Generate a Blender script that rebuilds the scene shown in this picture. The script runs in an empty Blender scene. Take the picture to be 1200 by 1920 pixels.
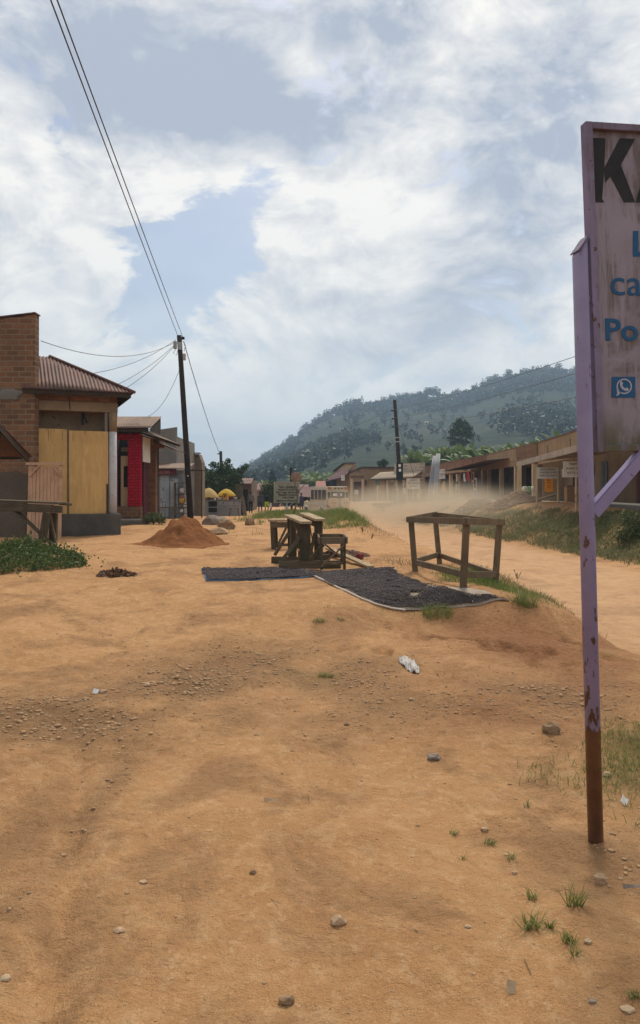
import bpy, math, random
import numpy as np
from mathutils import Vector, Matrix, noise as mnoise

random.seed(7)
rng = np.random.default_rng(7)
scene = bpy.context.scene
COL = scene.collection
R = math.radians

# ------------------------------------------------------------------ camera
EYE, FPX, CX, HY = 1.6, 1440.0, 600.0, 920.0      # eye height (m), focal length and horizon of the photograph
cam_d = bpy.data.cameras.new("camera")
cam = bpy.data.objects.new("camera", cam_d)
COL.objects.link(cam)
cam.location = (0, 0, EYE)
cam.rotation_euler = (R(90), 0, 0)
cam_d.sensor_fit = 'VERTICAL'
cam_d.sensor_height = 36.0
cam_d.lens = 36.0 * FPX / 1920.0
cam_d.shift_y = -(960.0 - HY) / 1920.0
cam_d.clip_start = 0.05
cam_d.clip_end = 8000
scene.camera = cam
scene.render.resolution_x, scene.render.resolution_y = 640, 1024
scene.view_settings.view_transform = 'Standard'
scene.view_settings.look = 'None'
scene.view_settings.gamma = 1
scene.view_settings.exposure = 0.40
scene.view_settings.use_curve_mapping = False
scene.cycles.use_denoising = True
scene.cycles.max_bounces = 6
scene.cycles.diffuse_bounces = 3
scene.cycles.volume_bounces = 0
scene.cycles.transparent_max_bounces = 6

# ------------------------------------------------------------------ node helpers
class NT:
    def __init__(s, tree):
        s.t = tree
        tree.nodes.clear()
    def n(s, typ, ins=None, **props):
        nd = s.t.nodes.new(typ)
        for k, v in props.items():
            setattr(nd, k, v)
        for k, v in (ins or {}).items():
            if v is None:
                continue
            if isinstance(v, bpy.types.NodeSocket):
                s.t.links.new(v, nd.inputs[k])
            else:
                nd.inputs[k].default_value = v
        return nd
    def m(s, op, a, b=None, c=None, clamp=False):
        nd = s.n('ShaderNodeMath', {0: a, 1: b, 2: c}, operation=op)
        nd.use_clamp = clamp
        return nd.outputs[0]
    def mix(s, f, a, b, blend='MIX'):
        c4 = lambda c: c if isinstance(c, bpy.types.NodeSocket) else (c[0], c[1], c[2], 1)
        return s.n('ShaderNodeMix', {0: f, 6: c4(a), 7: c4(b)}, data_type='RGBA', blend_type=blend).outputs[2]
    def mixf(s, f, a, b):
        return s.n('ShaderNodeMix', {0: f, 2: a, 3: b}, data_type='FLOAT').outputs[0]
    def noise(s, vec, scale, detail=4, rough=.55, dist=0.0):
        return s.n('ShaderNodeTexNoise', {'Vector': vec, 'Scale': scale, 'Detail': detail, 'Roughness': rough, 'Distortion': dist}).outputs[0]
    def vor(s, vec, scale, feature='F1', rand=1.0):
        return s.n('ShaderNodeTexVoronoi', {'Vector': vec, 'Scale': scale, 'Randomness': rand}, feature=feature)
    def mr(s, v, a, b, c=0.0, d=1.0, smooth=True):
        return s.n('ShaderNodeMapRange', {0: v, 1: a, 2: b, 3: c, 4: d}, interpolation_type='SMOOTHSTEP' if smooth else 'LINEAR').outputs[0]
    def pos(s):
        return s.n('ShaderNodeNewGeometry').outputs['Position']
    def obj(s):
        return s.n('ShaderNodeTexCoord').outputs['Object']
    def scale(s, v, k):
        return s.n('ShaderNodeVectorMath', {0: v, 1: k}, operation='MULTIPLY').outputs[0]
    def xyz(s, v):
        o = s.n('ShaderNodeSeparateXYZ', {0: v}).outputs
        return o[0], o[1], o[2]
    def comb(s, x, y, z):
        return s.n('ShaderNodeCombineXYZ', {0: x, 1: y, 2: z}).outputs[0]
    def attr(s, name):
        return s.n('ShaderNodeAttribute', attribute_name=name).outputs['Fac']
    def rnd(s):
        return s.n('ShaderNodeObjectInfo').outputs['Random']

# ------------------------------------------------------------------ sun and sky
SUN_EL, SUN_AZ = 52.0, 14.0          # degrees; azimuth from +Y (straight ahead) towards +X
sun_d = bpy.data.lights.new("sun", 'SUN')
sun_d.energy = 2.5
sun_d.angle = R(13)
sun_d.color = (1.0, 0.93, 0.80)
sun = bpy.data.objects.new("sun", sun_d)
COL.objects.link(sun)
sdir = Vector((math.sin(R(SUN_AZ)) * math.cos(R(SUN_EL)), math.cos(R(SUN_AZ)) * math.cos(R(SUN_EL)), math.sin(R(SUN_EL))))
sun.rotation_euler = (-sdir).to_track_quat('-Z', 'Y').to_euler()

world = bpy.data.worlds.new("World")
scene.world = world
world.use_nodes = True
w = NT(world.node_tree)
sky = w.n('ShaderNodeTexSky', sky_type='NISHITA', sun_disc=False)
sky.sun_elevation = R(SUN_EL)
sky.sun_rotation = R(SUN_AZ)
sky.air_density, sky.dust_density, sky.ozone_density = 1.0, 2.0, 1.0
dvec = w.n('ShaderNodeTexCoord').outputs['Generated']
dx, dy, dz = w.xyz(dvec)
az = w.m('ARCTAN2', dx, dy)
el = w.m('ARCSINE', dz)
def azel(px, py):
    a = math.atan((px - CX) / FPX)
    return a, math.atan((HY - py) / FPX * math.cos(a))
# clouds: fractal noise on the sky sphere plus broad banks of cloud and clear patches
cv = w.scale(dvec, (1.0, 1.0, 1.7))
warp = w.n('ShaderNodeTexNoise', {'Vector': cv, 'Scale': 3.0, 'Detail': 3.0}).outputs['Color']
cv2 = w.n('ShaderNodeVectorMath', {0: cv, 1: w.scale(w.n('ShaderNodeVectorMath', {0: warp, 1: (.5, .5, .5)}, operation='SUBTRACT').outputs[0], (.22, .22, .22))}, operation='ADD').outputs[0]
n1 = w.noise(cv2, 4.6, 10, .60)
n2 = w.noise(cv2, 12.0, 9, .62)
n3 = w.noise(w.scale(cv, (1, 1, 1.5)), 2.2, 4, .5)
cvs = w.n('ShaderNodeVectorMath', {0: cv2, 1: (.016, .010, .040)}, operation='ADD').outputs[0]      # the same clouds a little nearer the sun
n1s = w.noise(cvs, 4.6, 10, .60)
n2s = w.noise(cvs, 12.0, 9, .62)
def blobs(lst):
    tot = None
    for (px, py, sx, sy, ang, amp) in lst:
        a0, e0 = azel(px, py)
        k = 1.0 / FPX
        ca, sa = math.cos(R(ang)), math.sin(R(ang))
        da = w.m('SUBTRACT', az, a0); de = w.m('SUBTRACT', e0, el)     # de grows downward like the picture's y
        u = w.m('ADD', w.m('MULTIPLY', da, ca / (sx * k)), w.m('MULTIPLY', de, sa / (sx * k)))
        v = w.m('ADD', w.m('MULTIPLY', da, -sa / (sy * k)), w.m('MULTIPLY', de, ca / (sy * k)))
        q = w.m('ADD', w.m('MULTIPLY', u, u), w.m('MULTIPLY', v, v))
        g = w.m('MULTIPLY', w.m('EXPONENT', w.m('MULTIPLY', q, -1.0)), amp)
        tot = g if tot is None else w.m('ADD', tot, g)
    return tot
# (x, y, half width, half height, tilt, amount): clear patches negative, cloud banks positive
cover_b = blobs([
    (395, 440, 120, 75, -35, -.62), (270, 520, 80, 70, 0, -.30), (330, 600, 90, 50, 0, -.20), (500, 345, 60, 30, -20, -.25),
    (625, 292, 40, 14, -25, -.30), (830, 152, 18, 18, 0, -.30), (725, 570, 55, 30, -30, -.30), (640, 400, 60, 14, -50, -.16),
    (960, 470, 120, 190, 15, -.14), (600, 700, 260, 50, 0, -.10), (960, 90, 40, 40, 0, -.12),
    (120, 420, 190, 110, 0, .25), (600, 440, 110, 90, 0, .20), (740, 300, 170, 60, -50, .20), (300, 180, 260, 110, 0, .30),
    (490, 590, 110, 55, 0, .16), (170, 570, 90, 60, 0, .14), (870, 120, 140, 130, 0, .2), (1130, 260, 110, 240, 0, .12), (420, 720, 130, 70, 0, .10)])
grey_b = blobs([
    (300, 130, 300, 105, 10, .85), (620, 215, 190, 60, 0, .65), (90, 190, 160, 80, 0, .35), (960, 360, 130, 260, 12, .60), (720, 40, 110, 50, 0, .5),
    (640, 660, 110, 40, 0, .40), (1090, 150, 70, 120, 0, .30), (820, 610, 160, 60, -20, .45), (90, 330, 130, 50, 0, .12), (560, 60, 160, 50, 0, .4),
    (565, 130, 55, 45, 0, -.75), (880, 95, 60, 75, 20, -.35), (770, 250, 60, 120, 35, -.25), (610, 440, 110, 100, 0, -.45), (310, 370, 150, 50, -15, -.3)])
n4 = w.noise(cv2, 34.0, 7, .62)
cover_b = w.m('ADD', cover_b, w.m('MULTIPLY', w.m('SUBTRACT', n4, .5), .42))
cover = w.m('ADD', w.m('ADD', w.m('MULTIPLY', w.m('SUBTRACT', n1, .5), 1.5), w.m('MULTIPLY', w.m('SUBTRACT', n2, .5), 1.0)), w.m('ADD', cover_b, .30))
alpha = w.mr(cover, 0.02, 0.26)
thick = w.mr(cover, .22, .85)
edge = w.m('ADD', w.m('MULTIPLY', w.m('SUBTRACT', n1, n1s), 3.4), w.m('MULTIPLY', w.m('SUBTRACT', n2, n2s), 2.4))
greyv = w.m('ADD', w.m('MULTIPLY', grey_b, .95), w.m('MULTIPLY', w.m('SUBTRACT', n3, .5), .8))
greyv = w.m('SUBTRACT', w.m('ADD', greyv, w.m('MULTIPLY', thick, .26)), w.m('MULTIPLY', edge, .70))
greyv = w.m('ADD', greyv, w.m('MULTIPLY', w.m('ADD', w.m('SUBTRACT', n2, .5), w.m('MULTIPLY', w.m('SUBTRACT', n4, .5), .8)), .40))
greyv = w.m('ADD', greyv, .19, clamp=True)
ccol = w.mix(greyv, (.835, .81, .765), (.36, .40, .48))
lowhaze = w.mr(el, 0.0, R(19), 1.0, 0.0)
ccol = w.mix(w.m('MULTIPLY', lowhaze, .6), ccol, (.83, .835, .80))
alpha2 = w.m('MAXIMUM', alpha, w.m('MULTIPLY', lowhaze, .85))
alpha2 = w.m('MAXIMUM', alpha2, .10)
bg_sky = w.n('ShaderNodeBackground', {'Color': sky.outputs[0], 'Strength': 0.082})
bg_cl = w.n('ShaderNodeBackground', {'Color': ccol, 'Strength': 1.0})
mixw = w.n('ShaderNodeMixShader', {0: alpha2, 1: bg_sky.outputs[0], 2: bg_cl.outputs[0]})
w.n('ShaderNodeOutputWorld', {0: mixw.outputs[0]})

# ------------------------------------------------------------------ tags
def tag(o, label=None, cat=None, group=None, kind=None):
    if label: o['label'] = label
    if cat: o['category'] = cat
    if group: o['group'] = group
    if kind: o['kind'] = kind
    return o
WLOC = {}
def thing(name, label, cat, loc=(0, 0, 0), rotz=0.0, group=None, mat=None):
    o = bpy.data.objects.new(name, None)
    COL.objects.link(o)
    if mat is not None:
        o.matrix_world = mat
    else:
        o.location = loc
        o.rotation_euler = (0, 0, rotz)
    WLOC[o.name] = Vector(loc)
    return tag(o, label, cat, group)
def dup_tree(o, loc, rotz=None, scale=None, label=None):
    r = o.copy(); COL.objects.link(r); r.location = loc
    if rotz is not None: r.rotation_euler = (0, 0, rotz)
    if scale is not None: r.scale = (scale, scale, scale)
    if label: r['label'] = label
    for ch in list(o.children):
        c = ch.copy(); COL.objects.link(c); c.parent = r
        for g in list(ch.children):
            d = g.copy(); COL.objects.link(d); d.parent = c
    return r

# ------------------------------------------------------------------ noise and terrain
def _hash(ix, iy, seed):
    n = (ix.astype(np.int64) * 374761393 + iy.astype(np.int64) * 668265263 + seed * 974711) & 0x7fffffff
    n = ((n ^ (n >> 13)) * 1274126177) & 0x7fffffff
    n = n ^ (n >> 16)
    return (n & 0xffff) / 65535.0
def vn(x, y, seed=0):
    x = np.asarray(x, float); y = np.asarray(y, float)
    ix, iy = np.floor(x), np.floor(y)
    fx, fy = x - ix, y - iy
    fx = fx * fx * (3 - 2 * fx); fy = fy * fy * (3 - 2 * fy)
    a = _hash(ix, iy, seed); b = _hash(ix + 1, iy, seed); c = _hash(ix, iy + 1, seed); d = _hash(ix + 1, iy + 1, seed)
    return (a + (b - a) * fx) * (1 - fy) + (c + (d - c) * fx) * fy - .5
def fbm(x, y, seed=0, oct=4, g=.5):
    t, amp, f = 0, 1.0, 1.0
    for i in range(oct):
        t = t + amp * vn(x * f + i * 17.3, y * f - i * 9.1, seed + i); amp *= g; f *= 2.03
    return t
def sm(a, b, t):
    t = np.clip((np.asarray(t, float) - a) / (b - a), 0, 1)
    return t * t * (3 - 2 * t)
def rc(y):   # road centre line
    return np.interp(y, [-30, 0, 10, 15, 20, 25, 30, 40, 54, 70, 90, 130, 180], [8.8, 7.3, 6.0, 5.75, 5.3, 4.8, 4.3, 3.2, 1.5, -1.4, -6, -16, -30])
def h0(x, y):
    x = np.asarray(x, float); y = np.asarray(y, float)
    c = rc(y); rl = c - 2.0 + .25 * vn(y * .7, y * 0 + 3, 4)
    rgt = sm(-1.0, 1.5, x)
    wob = .7 * vn(x * .9, y * .5, 11) + .35 * vn(x * 2.3, y * 1.6, 12)
    e0, e1 = 6.6 + 1.7 * rgt, 10.4 - .7 * rgt
    tt = np.clip((y + wob - e0) / (e1 - e0), 0, 1)
    left = .30 * tt * tt * (3 - 2 * tt)
    left = left + .13 * sm(-2.3, -4.6, x) * sm(9.8, 13.0, y) * (1 - sm(15.5, 19, y))
    left = left - .45 * sm(30, 60, y)
    # near ground falls gently to the road at the right
    left = left - .40 * sm(2.6, 5.6, x) * sm(3.5, 8.0, y) * (1 - sm(9.0, 10.5, y))
    # mounds along the road
    left = left + .40 * np.exp(-((x - 1.1) / 1.15) ** 2 - ((y - 30) / 6.5) ** 2) + .26 * np.exp(-((x + 1.5) / 1.7) ** 2 - ((y - 36) / 4.5) ** 2)
    left = left + .03 * np.exp(-((x - 2.6) / .8) ** 2 - ((y - 10.0) / 1.2) ** 2) + .06 * np.exp(-((x - 2.1) / .7) ** 2 - ((y - 9.6) / .8) ** 2)
    left = left - .13 * sm(1.9, 2.9, x) * sm(7.8, 9, y) * (1 - sm(10.8, 12.2, y))
    zr = np.interp(y, [0, 10, 30, 54, 70, 100, 140], [-.38, -.47, -.45, -.36, -.30, -.2, 0])
    zr = zr + .05 * vn(x * 1.1, y * .25, 21)
    t = sm(0, 1, (x - rl + 1.25) / 1.25)
    z = left * (1 - t) + zr * t
    rr = c + 2.45
    terr = np.interp(y, [0, 14, 27, 40, 51, 68, 85, 100, 140], [.2, .35, .85, 1.02, .95, .80, .45, .1, 0])
    bw = np.interp(y, [15, 30, 45, 68, 100], [3.8, 4.5, 6, 10, 10])
    t2 = sm(0, 1, (x - rr) / bw)
    rough = .55 * fbm(x * .35, y * .28, 31, 4) * np.sin(np.clip(t2, 0, 1) * math.pi)
    z = z + (terr - zr) * t2 * (x > rr) + rough * (x > rr)
    z = z + 5.5 * sm(19, 60, x) * sm(40, 160, y)
    # broad undulation, ruts and crumbs of the bare earth
    z = z + .050 * fbm(x * .8, y * .55, 41, 3) * (1 - .6 * t)
    return z
def rut(x, y):
    xc = -1.02 - .28 * (y - 3) - .03 * np.sin(y * 1.3)
    d = (x - xc)
    a = -.034 * np.exp(-(d / .07) ** 2) + .012 * np.exp(-((d - .17) / .10) ** 2) + .012 * np.exp(-((d + .18) / .10) ** 2)
    return a * sm(1.6, 2.4, y) * (1 - sm(4.4, 5.6, y))
def h(x, y):
    x = np.asarray(x, float); y = np.asarray(y, float)
    near = 1 - sm(14, 40, y)
    z = h0(x, y) + rut(x, y) + .035 * np.exp(-((x - 1.26) / .16) ** 2 - ((y - 3.5) / .16) ** 2)
    fl = .5 + .5 * sm(-.15, .2, fbm(x * .7, y * .5, 55, 3))
    ero = sm(-.6, .8, x) * sm(6.6, 7.6, y) * (1 - sm(8.4, 9.3, y - .35 * sm(1.8, 3, x)))         # the washed-out bank face
    rd = np.abs(fbm(x * 1.3, y * .9, 57, 4))
    z = z + near * fl * (.040 * fbm(x * 2.3, y * 2.6, 51, 4) + .016 * fbm(x * 10, y * 11, 52, 4, .6)) - ero * .085 * (sm(.14, 0, rd) - .2)
    return z
def hz(x, y): return float(h(x, y))
_YS = np.concatenate([np.arange(1.6, 40, .02), np.arange(40, 260, .1)])
def G(px, py):       # where the line of sight through a point of the photograph meets the ground
    X = (px - CX) / FPX * _YS; Z = EYE - (py - HY) / FPX * _YS
    k = np.argmax(Z <= h(X, _YS))
    return Vector((float(X[k]), float(_YS[k]), hz(X[k], _YS[k])))
def W(px, py, Y):
    return Vector(((px - CX) / FPX * Y, Y, EYE - (py - HY) / FPX * Y))
def onG(x, y, dz=0.0): return Vector((x, y, hz(x, y) + dz))

# ------------------------------------------------------------------ mesh builder
class MB:
    def __init__(s): s.v = []; s.f = []; s.mi = []
    def add(s, vs, fs, mi=0):
        b = len(s.v)
        s.v += [tuple(v) for v in vs]; s.f += [tuple(i + b for i in f) for f in fs]; s.mi += [mi] * len(fs)
        return s
    def box(s, c, size, rot=None, mi=0):
        hx, hy, hz_ = size[0] / 2, size[1] / 2, size[2] / 2
        vs = [Vector((x, y, z)) for x in (-hx, hx) for y in (-hy, hy) for z in (-hz_, hz_)]
        if rot is not None: vs = [rot @ v for v in vs]
        c = Vector(c)
        return s.add([v + c for v in vs], [(0, 1, 3, 2), (4, 6, 7, 5), (0, 4, 5, 1), (2, 3, 7, 6), (0, 2, 6, 4), (1, 5, 7, 3)], mi)
    def bx(s, x0, x1, y0, y1, z0, z1, mi=0):
        return s.box(((x0 + x1) / 2, (y0 + y1) / 2, (z0 + z1) / 2), (abs(x1 - x0), abs(y1 - y0), abs(z1 - z0)), None, mi)
    def beam(s, a, b, w_, t_, up=(0, 0, 1), mi=0):       # w_ across, t_ along 'up'
        a, b = Vector(a), Vector(b); d = (b - a).normalized(); up = Vector(up)
        if abs(d.dot(up)) > .98: up = Vector((0, 1, 0))
        sd = d.cross(up).normalized(); u = sd.cross(d).normalized()
        vs = []
        for p in (a, b):
            for (i, j) in ((-1, -1), (1, -1), (1, 1), (-1, 1)):
                vs.append(p + sd * (i * w_ / 2) + u * (j * t_ / 2))
        return s.add(vs, [(3, 2, 1, 0), (4, 5, 6, 7), (0, 1, 5, 4), (1, 2, 6, 5), (2, 3, 7, 6), (3, 0, 4, 7)], mi)
    def tube(s, pts, r, n=8, mi=0):
        pts = [Vector(p) for p in pts]
        rs = r if isinstance(r, (list, tuple)) else [r] * len(pts)
        vs, fs = [], []
        prev = None
        for i, p in enumerate(pts):
            d = (pts[min(i + 1, len(pts) - 1)] - pts[max(i - 1, 0)]).normalized()
            up = Vector((0, 0, 1)) if abs(d.z) < .95 else Vector((0, 1, 0))
            if prev is None:
                sd = d.cross(up).normalized()
            else:
                sd = (prev - d * prev.dot(d)).normalized()
            prev = sd
            u = sd.cross(d)
            for k in range(n):
                a = 2 * math.pi * k / n
                vs.append(p + (sd * math.cos(a) + u * math.sin(a)) * rs[i])
        for i in range(len(pts) - 1):
            for k in range(n):
                k2 = (k + 1) % n
                fs.append((i * n + k, i * n + k2, (i + 1) * n + k2, (i + 1) * n + k))
        fs.append(tuple(range(n))[::-1]); fs.append(tuple((len(pts) - 1) * n + k for k in range(n)))
        return s.add(vs, fs, mi)
    def prism(s, poly, d, mi=0):     # planar polygon (3-D points) pushed along vector d
        poly = [Vector(p) for p in poly]; d = Vector(d); n = len(poly)
        vs = poly + [p + d for p in poly]
        fs = [tuple(range(n)), tuple(range(2 * n - 1, n - 1, -1))] + [(i, i + n, (i + 1) % n + n, (i + 1) % n) for i in range(n)]
        return s.add(vs, fs, mi)
    def lathe(s, prof, c=(0, 0, 0), n=16, mi=0, axis='z'):
        vs, fs = [], []
        for (r, z) in prof:
            for k in range(n):
                a = 2 * math.pi * k / n
                p = Vector((r * math.cos(a), r * math.sin(a), z))
                if axis == 'y': p = Vector((p.x, p.z, p.y))
                if axis == 'x': p = Vector((p.z, p.x, p.y))
                vs.append(p + Vector(c))
        for i in range(len(prof) - 1):
            for k in range(n):
                fs.append((i * n + k, i * n + (k + 1) % n, (i + 1) * n + (k + 1) % n, (i + 1) * n + k))
        fs.append(tuple(range(n))[::-1]); fs.append(tuple((len(prof) - 1) * n + k for k in range(n)))
        return s.add(vs, fs, mi)
    def blob(s, c, r, seed=0, amp=.2, sub=2, freq=1.5, mi=0, flat=None):
        import bmesh
        bm = bmesh.new(); bmesh.ops.create_icosphere(bm, subdivisions=sub, radius=1.0)
        r = Vector(r) if not isinstance(r, (int, float)) else Vector((r, r, r)); c = Vector(c)
        vs = []
        for v in bm.verts:
            k = 1 + amp * mnoise.noise(v.co * freq + Vector((seed * 7.1, seed * 3.3, seed))) * 1.6
            p = v.co * k
            if flat is not None and p.z < flat: p.z = flat
            vs.append(Vector((p.x * r.x, p.y * r.y, p.z * r.z)) + c)
        fs = [tuple(v.index for v in f.verts) for f in bm.faces]
        bm.free()
        return s.add(vs, fs, mi)
    def build(s, name, mat, parent=None, local=False, loc=None, smooth=False, bevel=0.0):
        me = bpy.data.meshes.new(name)
        off = Vector((0, 0, 0))
        if not local:
            if parent is not None:
                off = WLOC[parent.name]
            else:
                if loc is None:
                    xs = [v[0] for v in s.v]; ys = [v[1] for v in s.v]; zs = [v[2] for v in s.v]
                    loc = ((min(xs) + max(xs)) / 2, (min(ys) + max(ys)) / 2, min(zs))
                off = Vector(loc)
        me.from_pydata([(v[0] - off.x, v[1] - off.y, v[2] - off.z) for v in s.v], [], s.f)
        me.update()
        mats = mat if isinstance(mat, (list, tuple)) else [mat]
        for m_ in mats: me.materials.append(m_)
        if len(mats) > 1: me.polygons.foreach_set('material_index', s.mi)
        if smooth: me.polygons.foreach_set('use_smooth', [True] * len(me.polygons))
        import bmesh
        bm = bmesh.new(); bm.from_mesh(me); bmesh.ops.recalc_face_normals(bm, faces=bm.faces); bm.to_mesh(me); bm.free()
        o = bpy.data.objects.new(name, me)
        COL.objects.link(o)
        if parent is not None:
            o.parent = parent
            WLOC[o.name] = off
        elif not local:
            o.location = off
            WLOC[o.name] = off
        if bevel:
            md = o.modifiers.new('bevel', 'BEVEL'); md.width = bevel; md.segments = 2; md.limit_method = 'ANGLE'
        return o
def np_mesh(name, V, F, mat, smooth=False, loc=None, parent=None, attrs=None):
    """V (n,3) array, F (m,k) index array of equal sized faces"""
    V = np.asarray(V, np.float32); F = np.asarray(F, np.int32)
    if loc is None: loc = (0, 0, 0) if parent is None else tuple(WLOC[parent.name])
    me = bpy.data.meshes.new(name)
    me.vertices.add(len(V)); me.vertices.foreach_set('co', (V - np.array(loc, np.float32)).ravel())
    k = F.shape[1]
    me.loops.add(F.size); me.loops.foreach_set('vertex_index', F.ravel())
    me.polygons.add(len(F)); me.polygons.foreach_set('loop_start', np.arange(0, F.size, k, dtype=np.int32))
    me.polygons.foreach_set('loop_total', np.full(len(F), k, np.int32))
    if smooth: me.polygons.foreach_set('use_smooth', np.ones(len(F), bool))
    me.update(calc_edges=True)
    for nm, arr in (attrs or {}).items():
        a = me.attributes.new(nm, 'FLOAT', 'POINT'); a.data.foreach_set('value', np.asarray(arr, np.float32))
    for m_ in (mat if isinstance(mat, (list, tuple)) else [mat]): me.materials.append(m_)
    o = bpy.data.objects.new(name, me); COL.objects.link(o)
    if parent is not None: o.parent = parent
    else: o.location = loc
    WLOC[o.name] = Vector(loc)
    return o

# ------------------------------------------------------------------ materials
def new_mat(name):
    m_ = bpy.data.materials.new(name); m_.use_nodes = True
    return m_, NT(m_.node_tree)
def finish(t, base, rough=.9, hgt=None, bstr=.3, bdist=.02, metal=0.0, spec=.3, trans=0.0):
    nrm = None
    if hgt is not None:
        nrm = t.n('ShaderNodeBump', {'Strength': bstr, 'Distance': bdist, 'Height': hgt}).outputs[0]
    c4 = base if isinstance(base, bpy.types.NodeSocket) else (base[0], base[1], base[2], 1)
    b = t.n('ShaderNodeBsdfPrincipled', {'Base Color': c4, 'Roughness': rough, 'Metallic': metal, 'Specular IOR Level': spec, 'Normal': nrm})
    out = b.outputs[0]
    if trans:
        tr = t.n('ShaderNodeBsdfTranslucent', {'Color': c4})
        out = t.n('ShaderNodeMixShader', {0: trans, 1: out, 2: tr.outputs[0]}).outputs[0]
    t.n('ShaderNodeOutputMaterial', {0: out})
_MC = {}
def surf(name, col, col2=None, rough=.88, sc=6.0, bump=.15, metal=0.0, spec=.25, stretch=(1, 1, 1), spot=None, spot_sc=9.0, spot_t=.62, world=True, trans=0.0, rndv=0.0, fine=60.0):
    """a worn surface: two tones in patches, optional spots of a third colour, fine grain"""
    if name in _MC: return _MC[name]
    m_, t = new_mat(name)
    p = t.scale(t.pos() if world else t.obj(), stretch)
    col2 = col2 or tuple(c * .6 for c in col)
    a = t.noise(p, sc, 6, .62)
    base = t.mix(t.mr(a, .32, .68), col, col2)
    g = t.noise(p, sc * fine / 6.0, 3, .6)
    base = t.mix(t.m('MULTIPLY', t.mr(g, .35, .75), .35), base, tuple(c * .62 for c in col2))
    if spot:
        b = t.noise(p, spot_sc, 7, .7)
        base = t.mix(t.mr(b, spot_t, spot_t + .05), base, spot)
    if rndv:
        hsv = t.n('ShaderNodeHueSaturation', {'Value': t.m('ADD', 1 - rndv / 2, t.m('MULTIPLY', t.rnd(), rndv)), 'Color': base})
        base = hsv.outputs[0]
    finish(t, base, rough, t.m('ADD', a, t.m('MULTIPLY', g, .5)), bump, .02, metal, spec, trans)
    _MC[name] = m_
    return m_
def wood(name, col, col2, sc=1.0, rough=.85, axis='z', bump=.4, knots=False, moss=None):
    if name in _MC: return _MC[name]
    m_, t = new_mat(name)
    p = t.obj()
    st = {'z': (14, 14, 1.2), 'x': (1.2, 14, 14), 'y': (14, 1.2, 14)}[axis]
    q = t.scale(p, tuple(k * sc for k in st))
    a = t.noise(q, 1.6, 6, .65, .6)
    b = t.noise(p, 3.0, 5, .6)
    base = t.mix(t.mr(a, .3, .72), col, col2)
    base = t.mix(t.m('MULTIPLY', t.mr(b, .4, .7), .5), base, tuple(c * .55 for c in col2))
    if moss: base = t.mix(t.mr(t.noise(p, 2.2, 5, .6), .5, .66), base, moss)
    if knots:
        v = t.vor(t.scale(p, (5, 5, 2.2)), 1.0)
        base = t.mix(t.mr(v.outputs['Distance'], .05, .13, .85, 0.0), base, tuple(c * .3 for c in col2))
    finish(t, base, rough, a, bump, .008, 0, .2)
    _MC[name] = m_
    return m_
def brick(name, c1, c2, mortar, bw=.26, bh=.11, msize=.014, dirt=(.12, .09, .06), dirt_amt=.5, rough_edge=True, msmooth=.3):
    if name in _MC: return _MC[name]
    m_, t = new_mat(name)
    x, y, z = t.xyz(t.pos())
    p3 = t.pos()
    jig = t.m('MULTIPLY', t.m('SUBTRACT', t.noise(p3, 7, 3, .6), .5), .045)
    u = t.m('ADD', t.m('ADD', x, y), jig); v = t.m('ADD', z, t.m('MULTIPLY', jig, .7))
    br = t.n('ShaderNodeTexBrick', {'Vector': t.comb(u, v, 0.0), 'Color1': (*c1, 1), 'Color2': (*c2, 1), 'Mortar': (*mortar, 1), 'Scale': 1.0,
             'Mortar Size': msize, 'Mortar Smooth': msmooth, 'Bias': -.1, 'Brick Width': bw, 'Row Height': bh})
    base = br.outputs['Color']
    a = t.noise(p3, 1.1, 6, .65)
    base = t.mix(t.m('MULTIPLY', t.mr(a, .42, .75), dirt_amt), base, dirt)
    g = t.noise(p3, 28, 4, .6)
    base = t.mix(t.m('MULTIPLY', t.mr(g, .45, .8), .5), base, tuple(c * .5 for c in c2))
    hgt = t.m('ADD', t.m('MULTIPLY', br.outputs['Fac'], -1.3), t.m('MULTIPLY', g, .6))
    finish(t, base, .95, hgt, .8, .03, 0, .15)
    _MC[name] = m_
    return m_
# ------------------------------------------------------------------ ground
def road_mask(x, y):
    c = rc(y)
    return sm(-2.9, -1.7, x - c) * (1 - sm(2.2, 3.2, x - c))
def grass_mask(x, y):
    n = fbm(x * .9, y * .7, 71, 4); n2 = fbm(x * 2.6, y * 2.2, 72, 3)
    c = rc(y)
    def ell(cx, cy, sx, sy): return np.exp(-((x - cx) / sx) ** 2 - ((y - cy) / sy) ** 2)
    g = 1.15 * ell(1.05, 32.5, 1.3, 7.0) + .95 * ell(-1.6, 37, 1.8, 5.0)                      # mound by the road
    g += .85 * ell(2.25, 11.4, .55, 1.6) + .75 * ell(2.75, 10.1, .55, .7) + .55 * ell(1.55, 9.55, .45, .28)  # verge under the wooden frame
    g += .35 * ell(.15, 9.0, .8, .25) + .45 * ell(.02, 6.5, .25, .35)
    g += .9 * ell(2.05, 4.7, .55, .8) + .35 * ell(1.45, 4.15, .35, .6)                               # lawn scrap behind the signboard
    g += 1.0 * ell(-5.35, 12.6, 1.5, 1.15) * (x < -4)
    rr = c + 2.7
    bank = sm(0, .8, x - rr) * (1 - sm(2.6, 4.6, x - rr + 1.6 * fbm(x * .3, y * .2, 73, 3))) * sm(14, 19, y) * (1 - sm(40, 56, y)) * (.55 + .45 * sm(-.12, .1, fbm(x * .25, y * .16, 74, 3)))
    g += 1.15 * bank + .45 * sm(0, 2, x - rr) * sm(55, 70, y) * (1 - sm(9, 12, x - rr))
    g += 1.6 * sm(17, 20, x) + 1.2 * sm(110, 150, y)
    return np.clip(g + .55 * n + .35 * n2 - .34, 0, 1)
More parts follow.
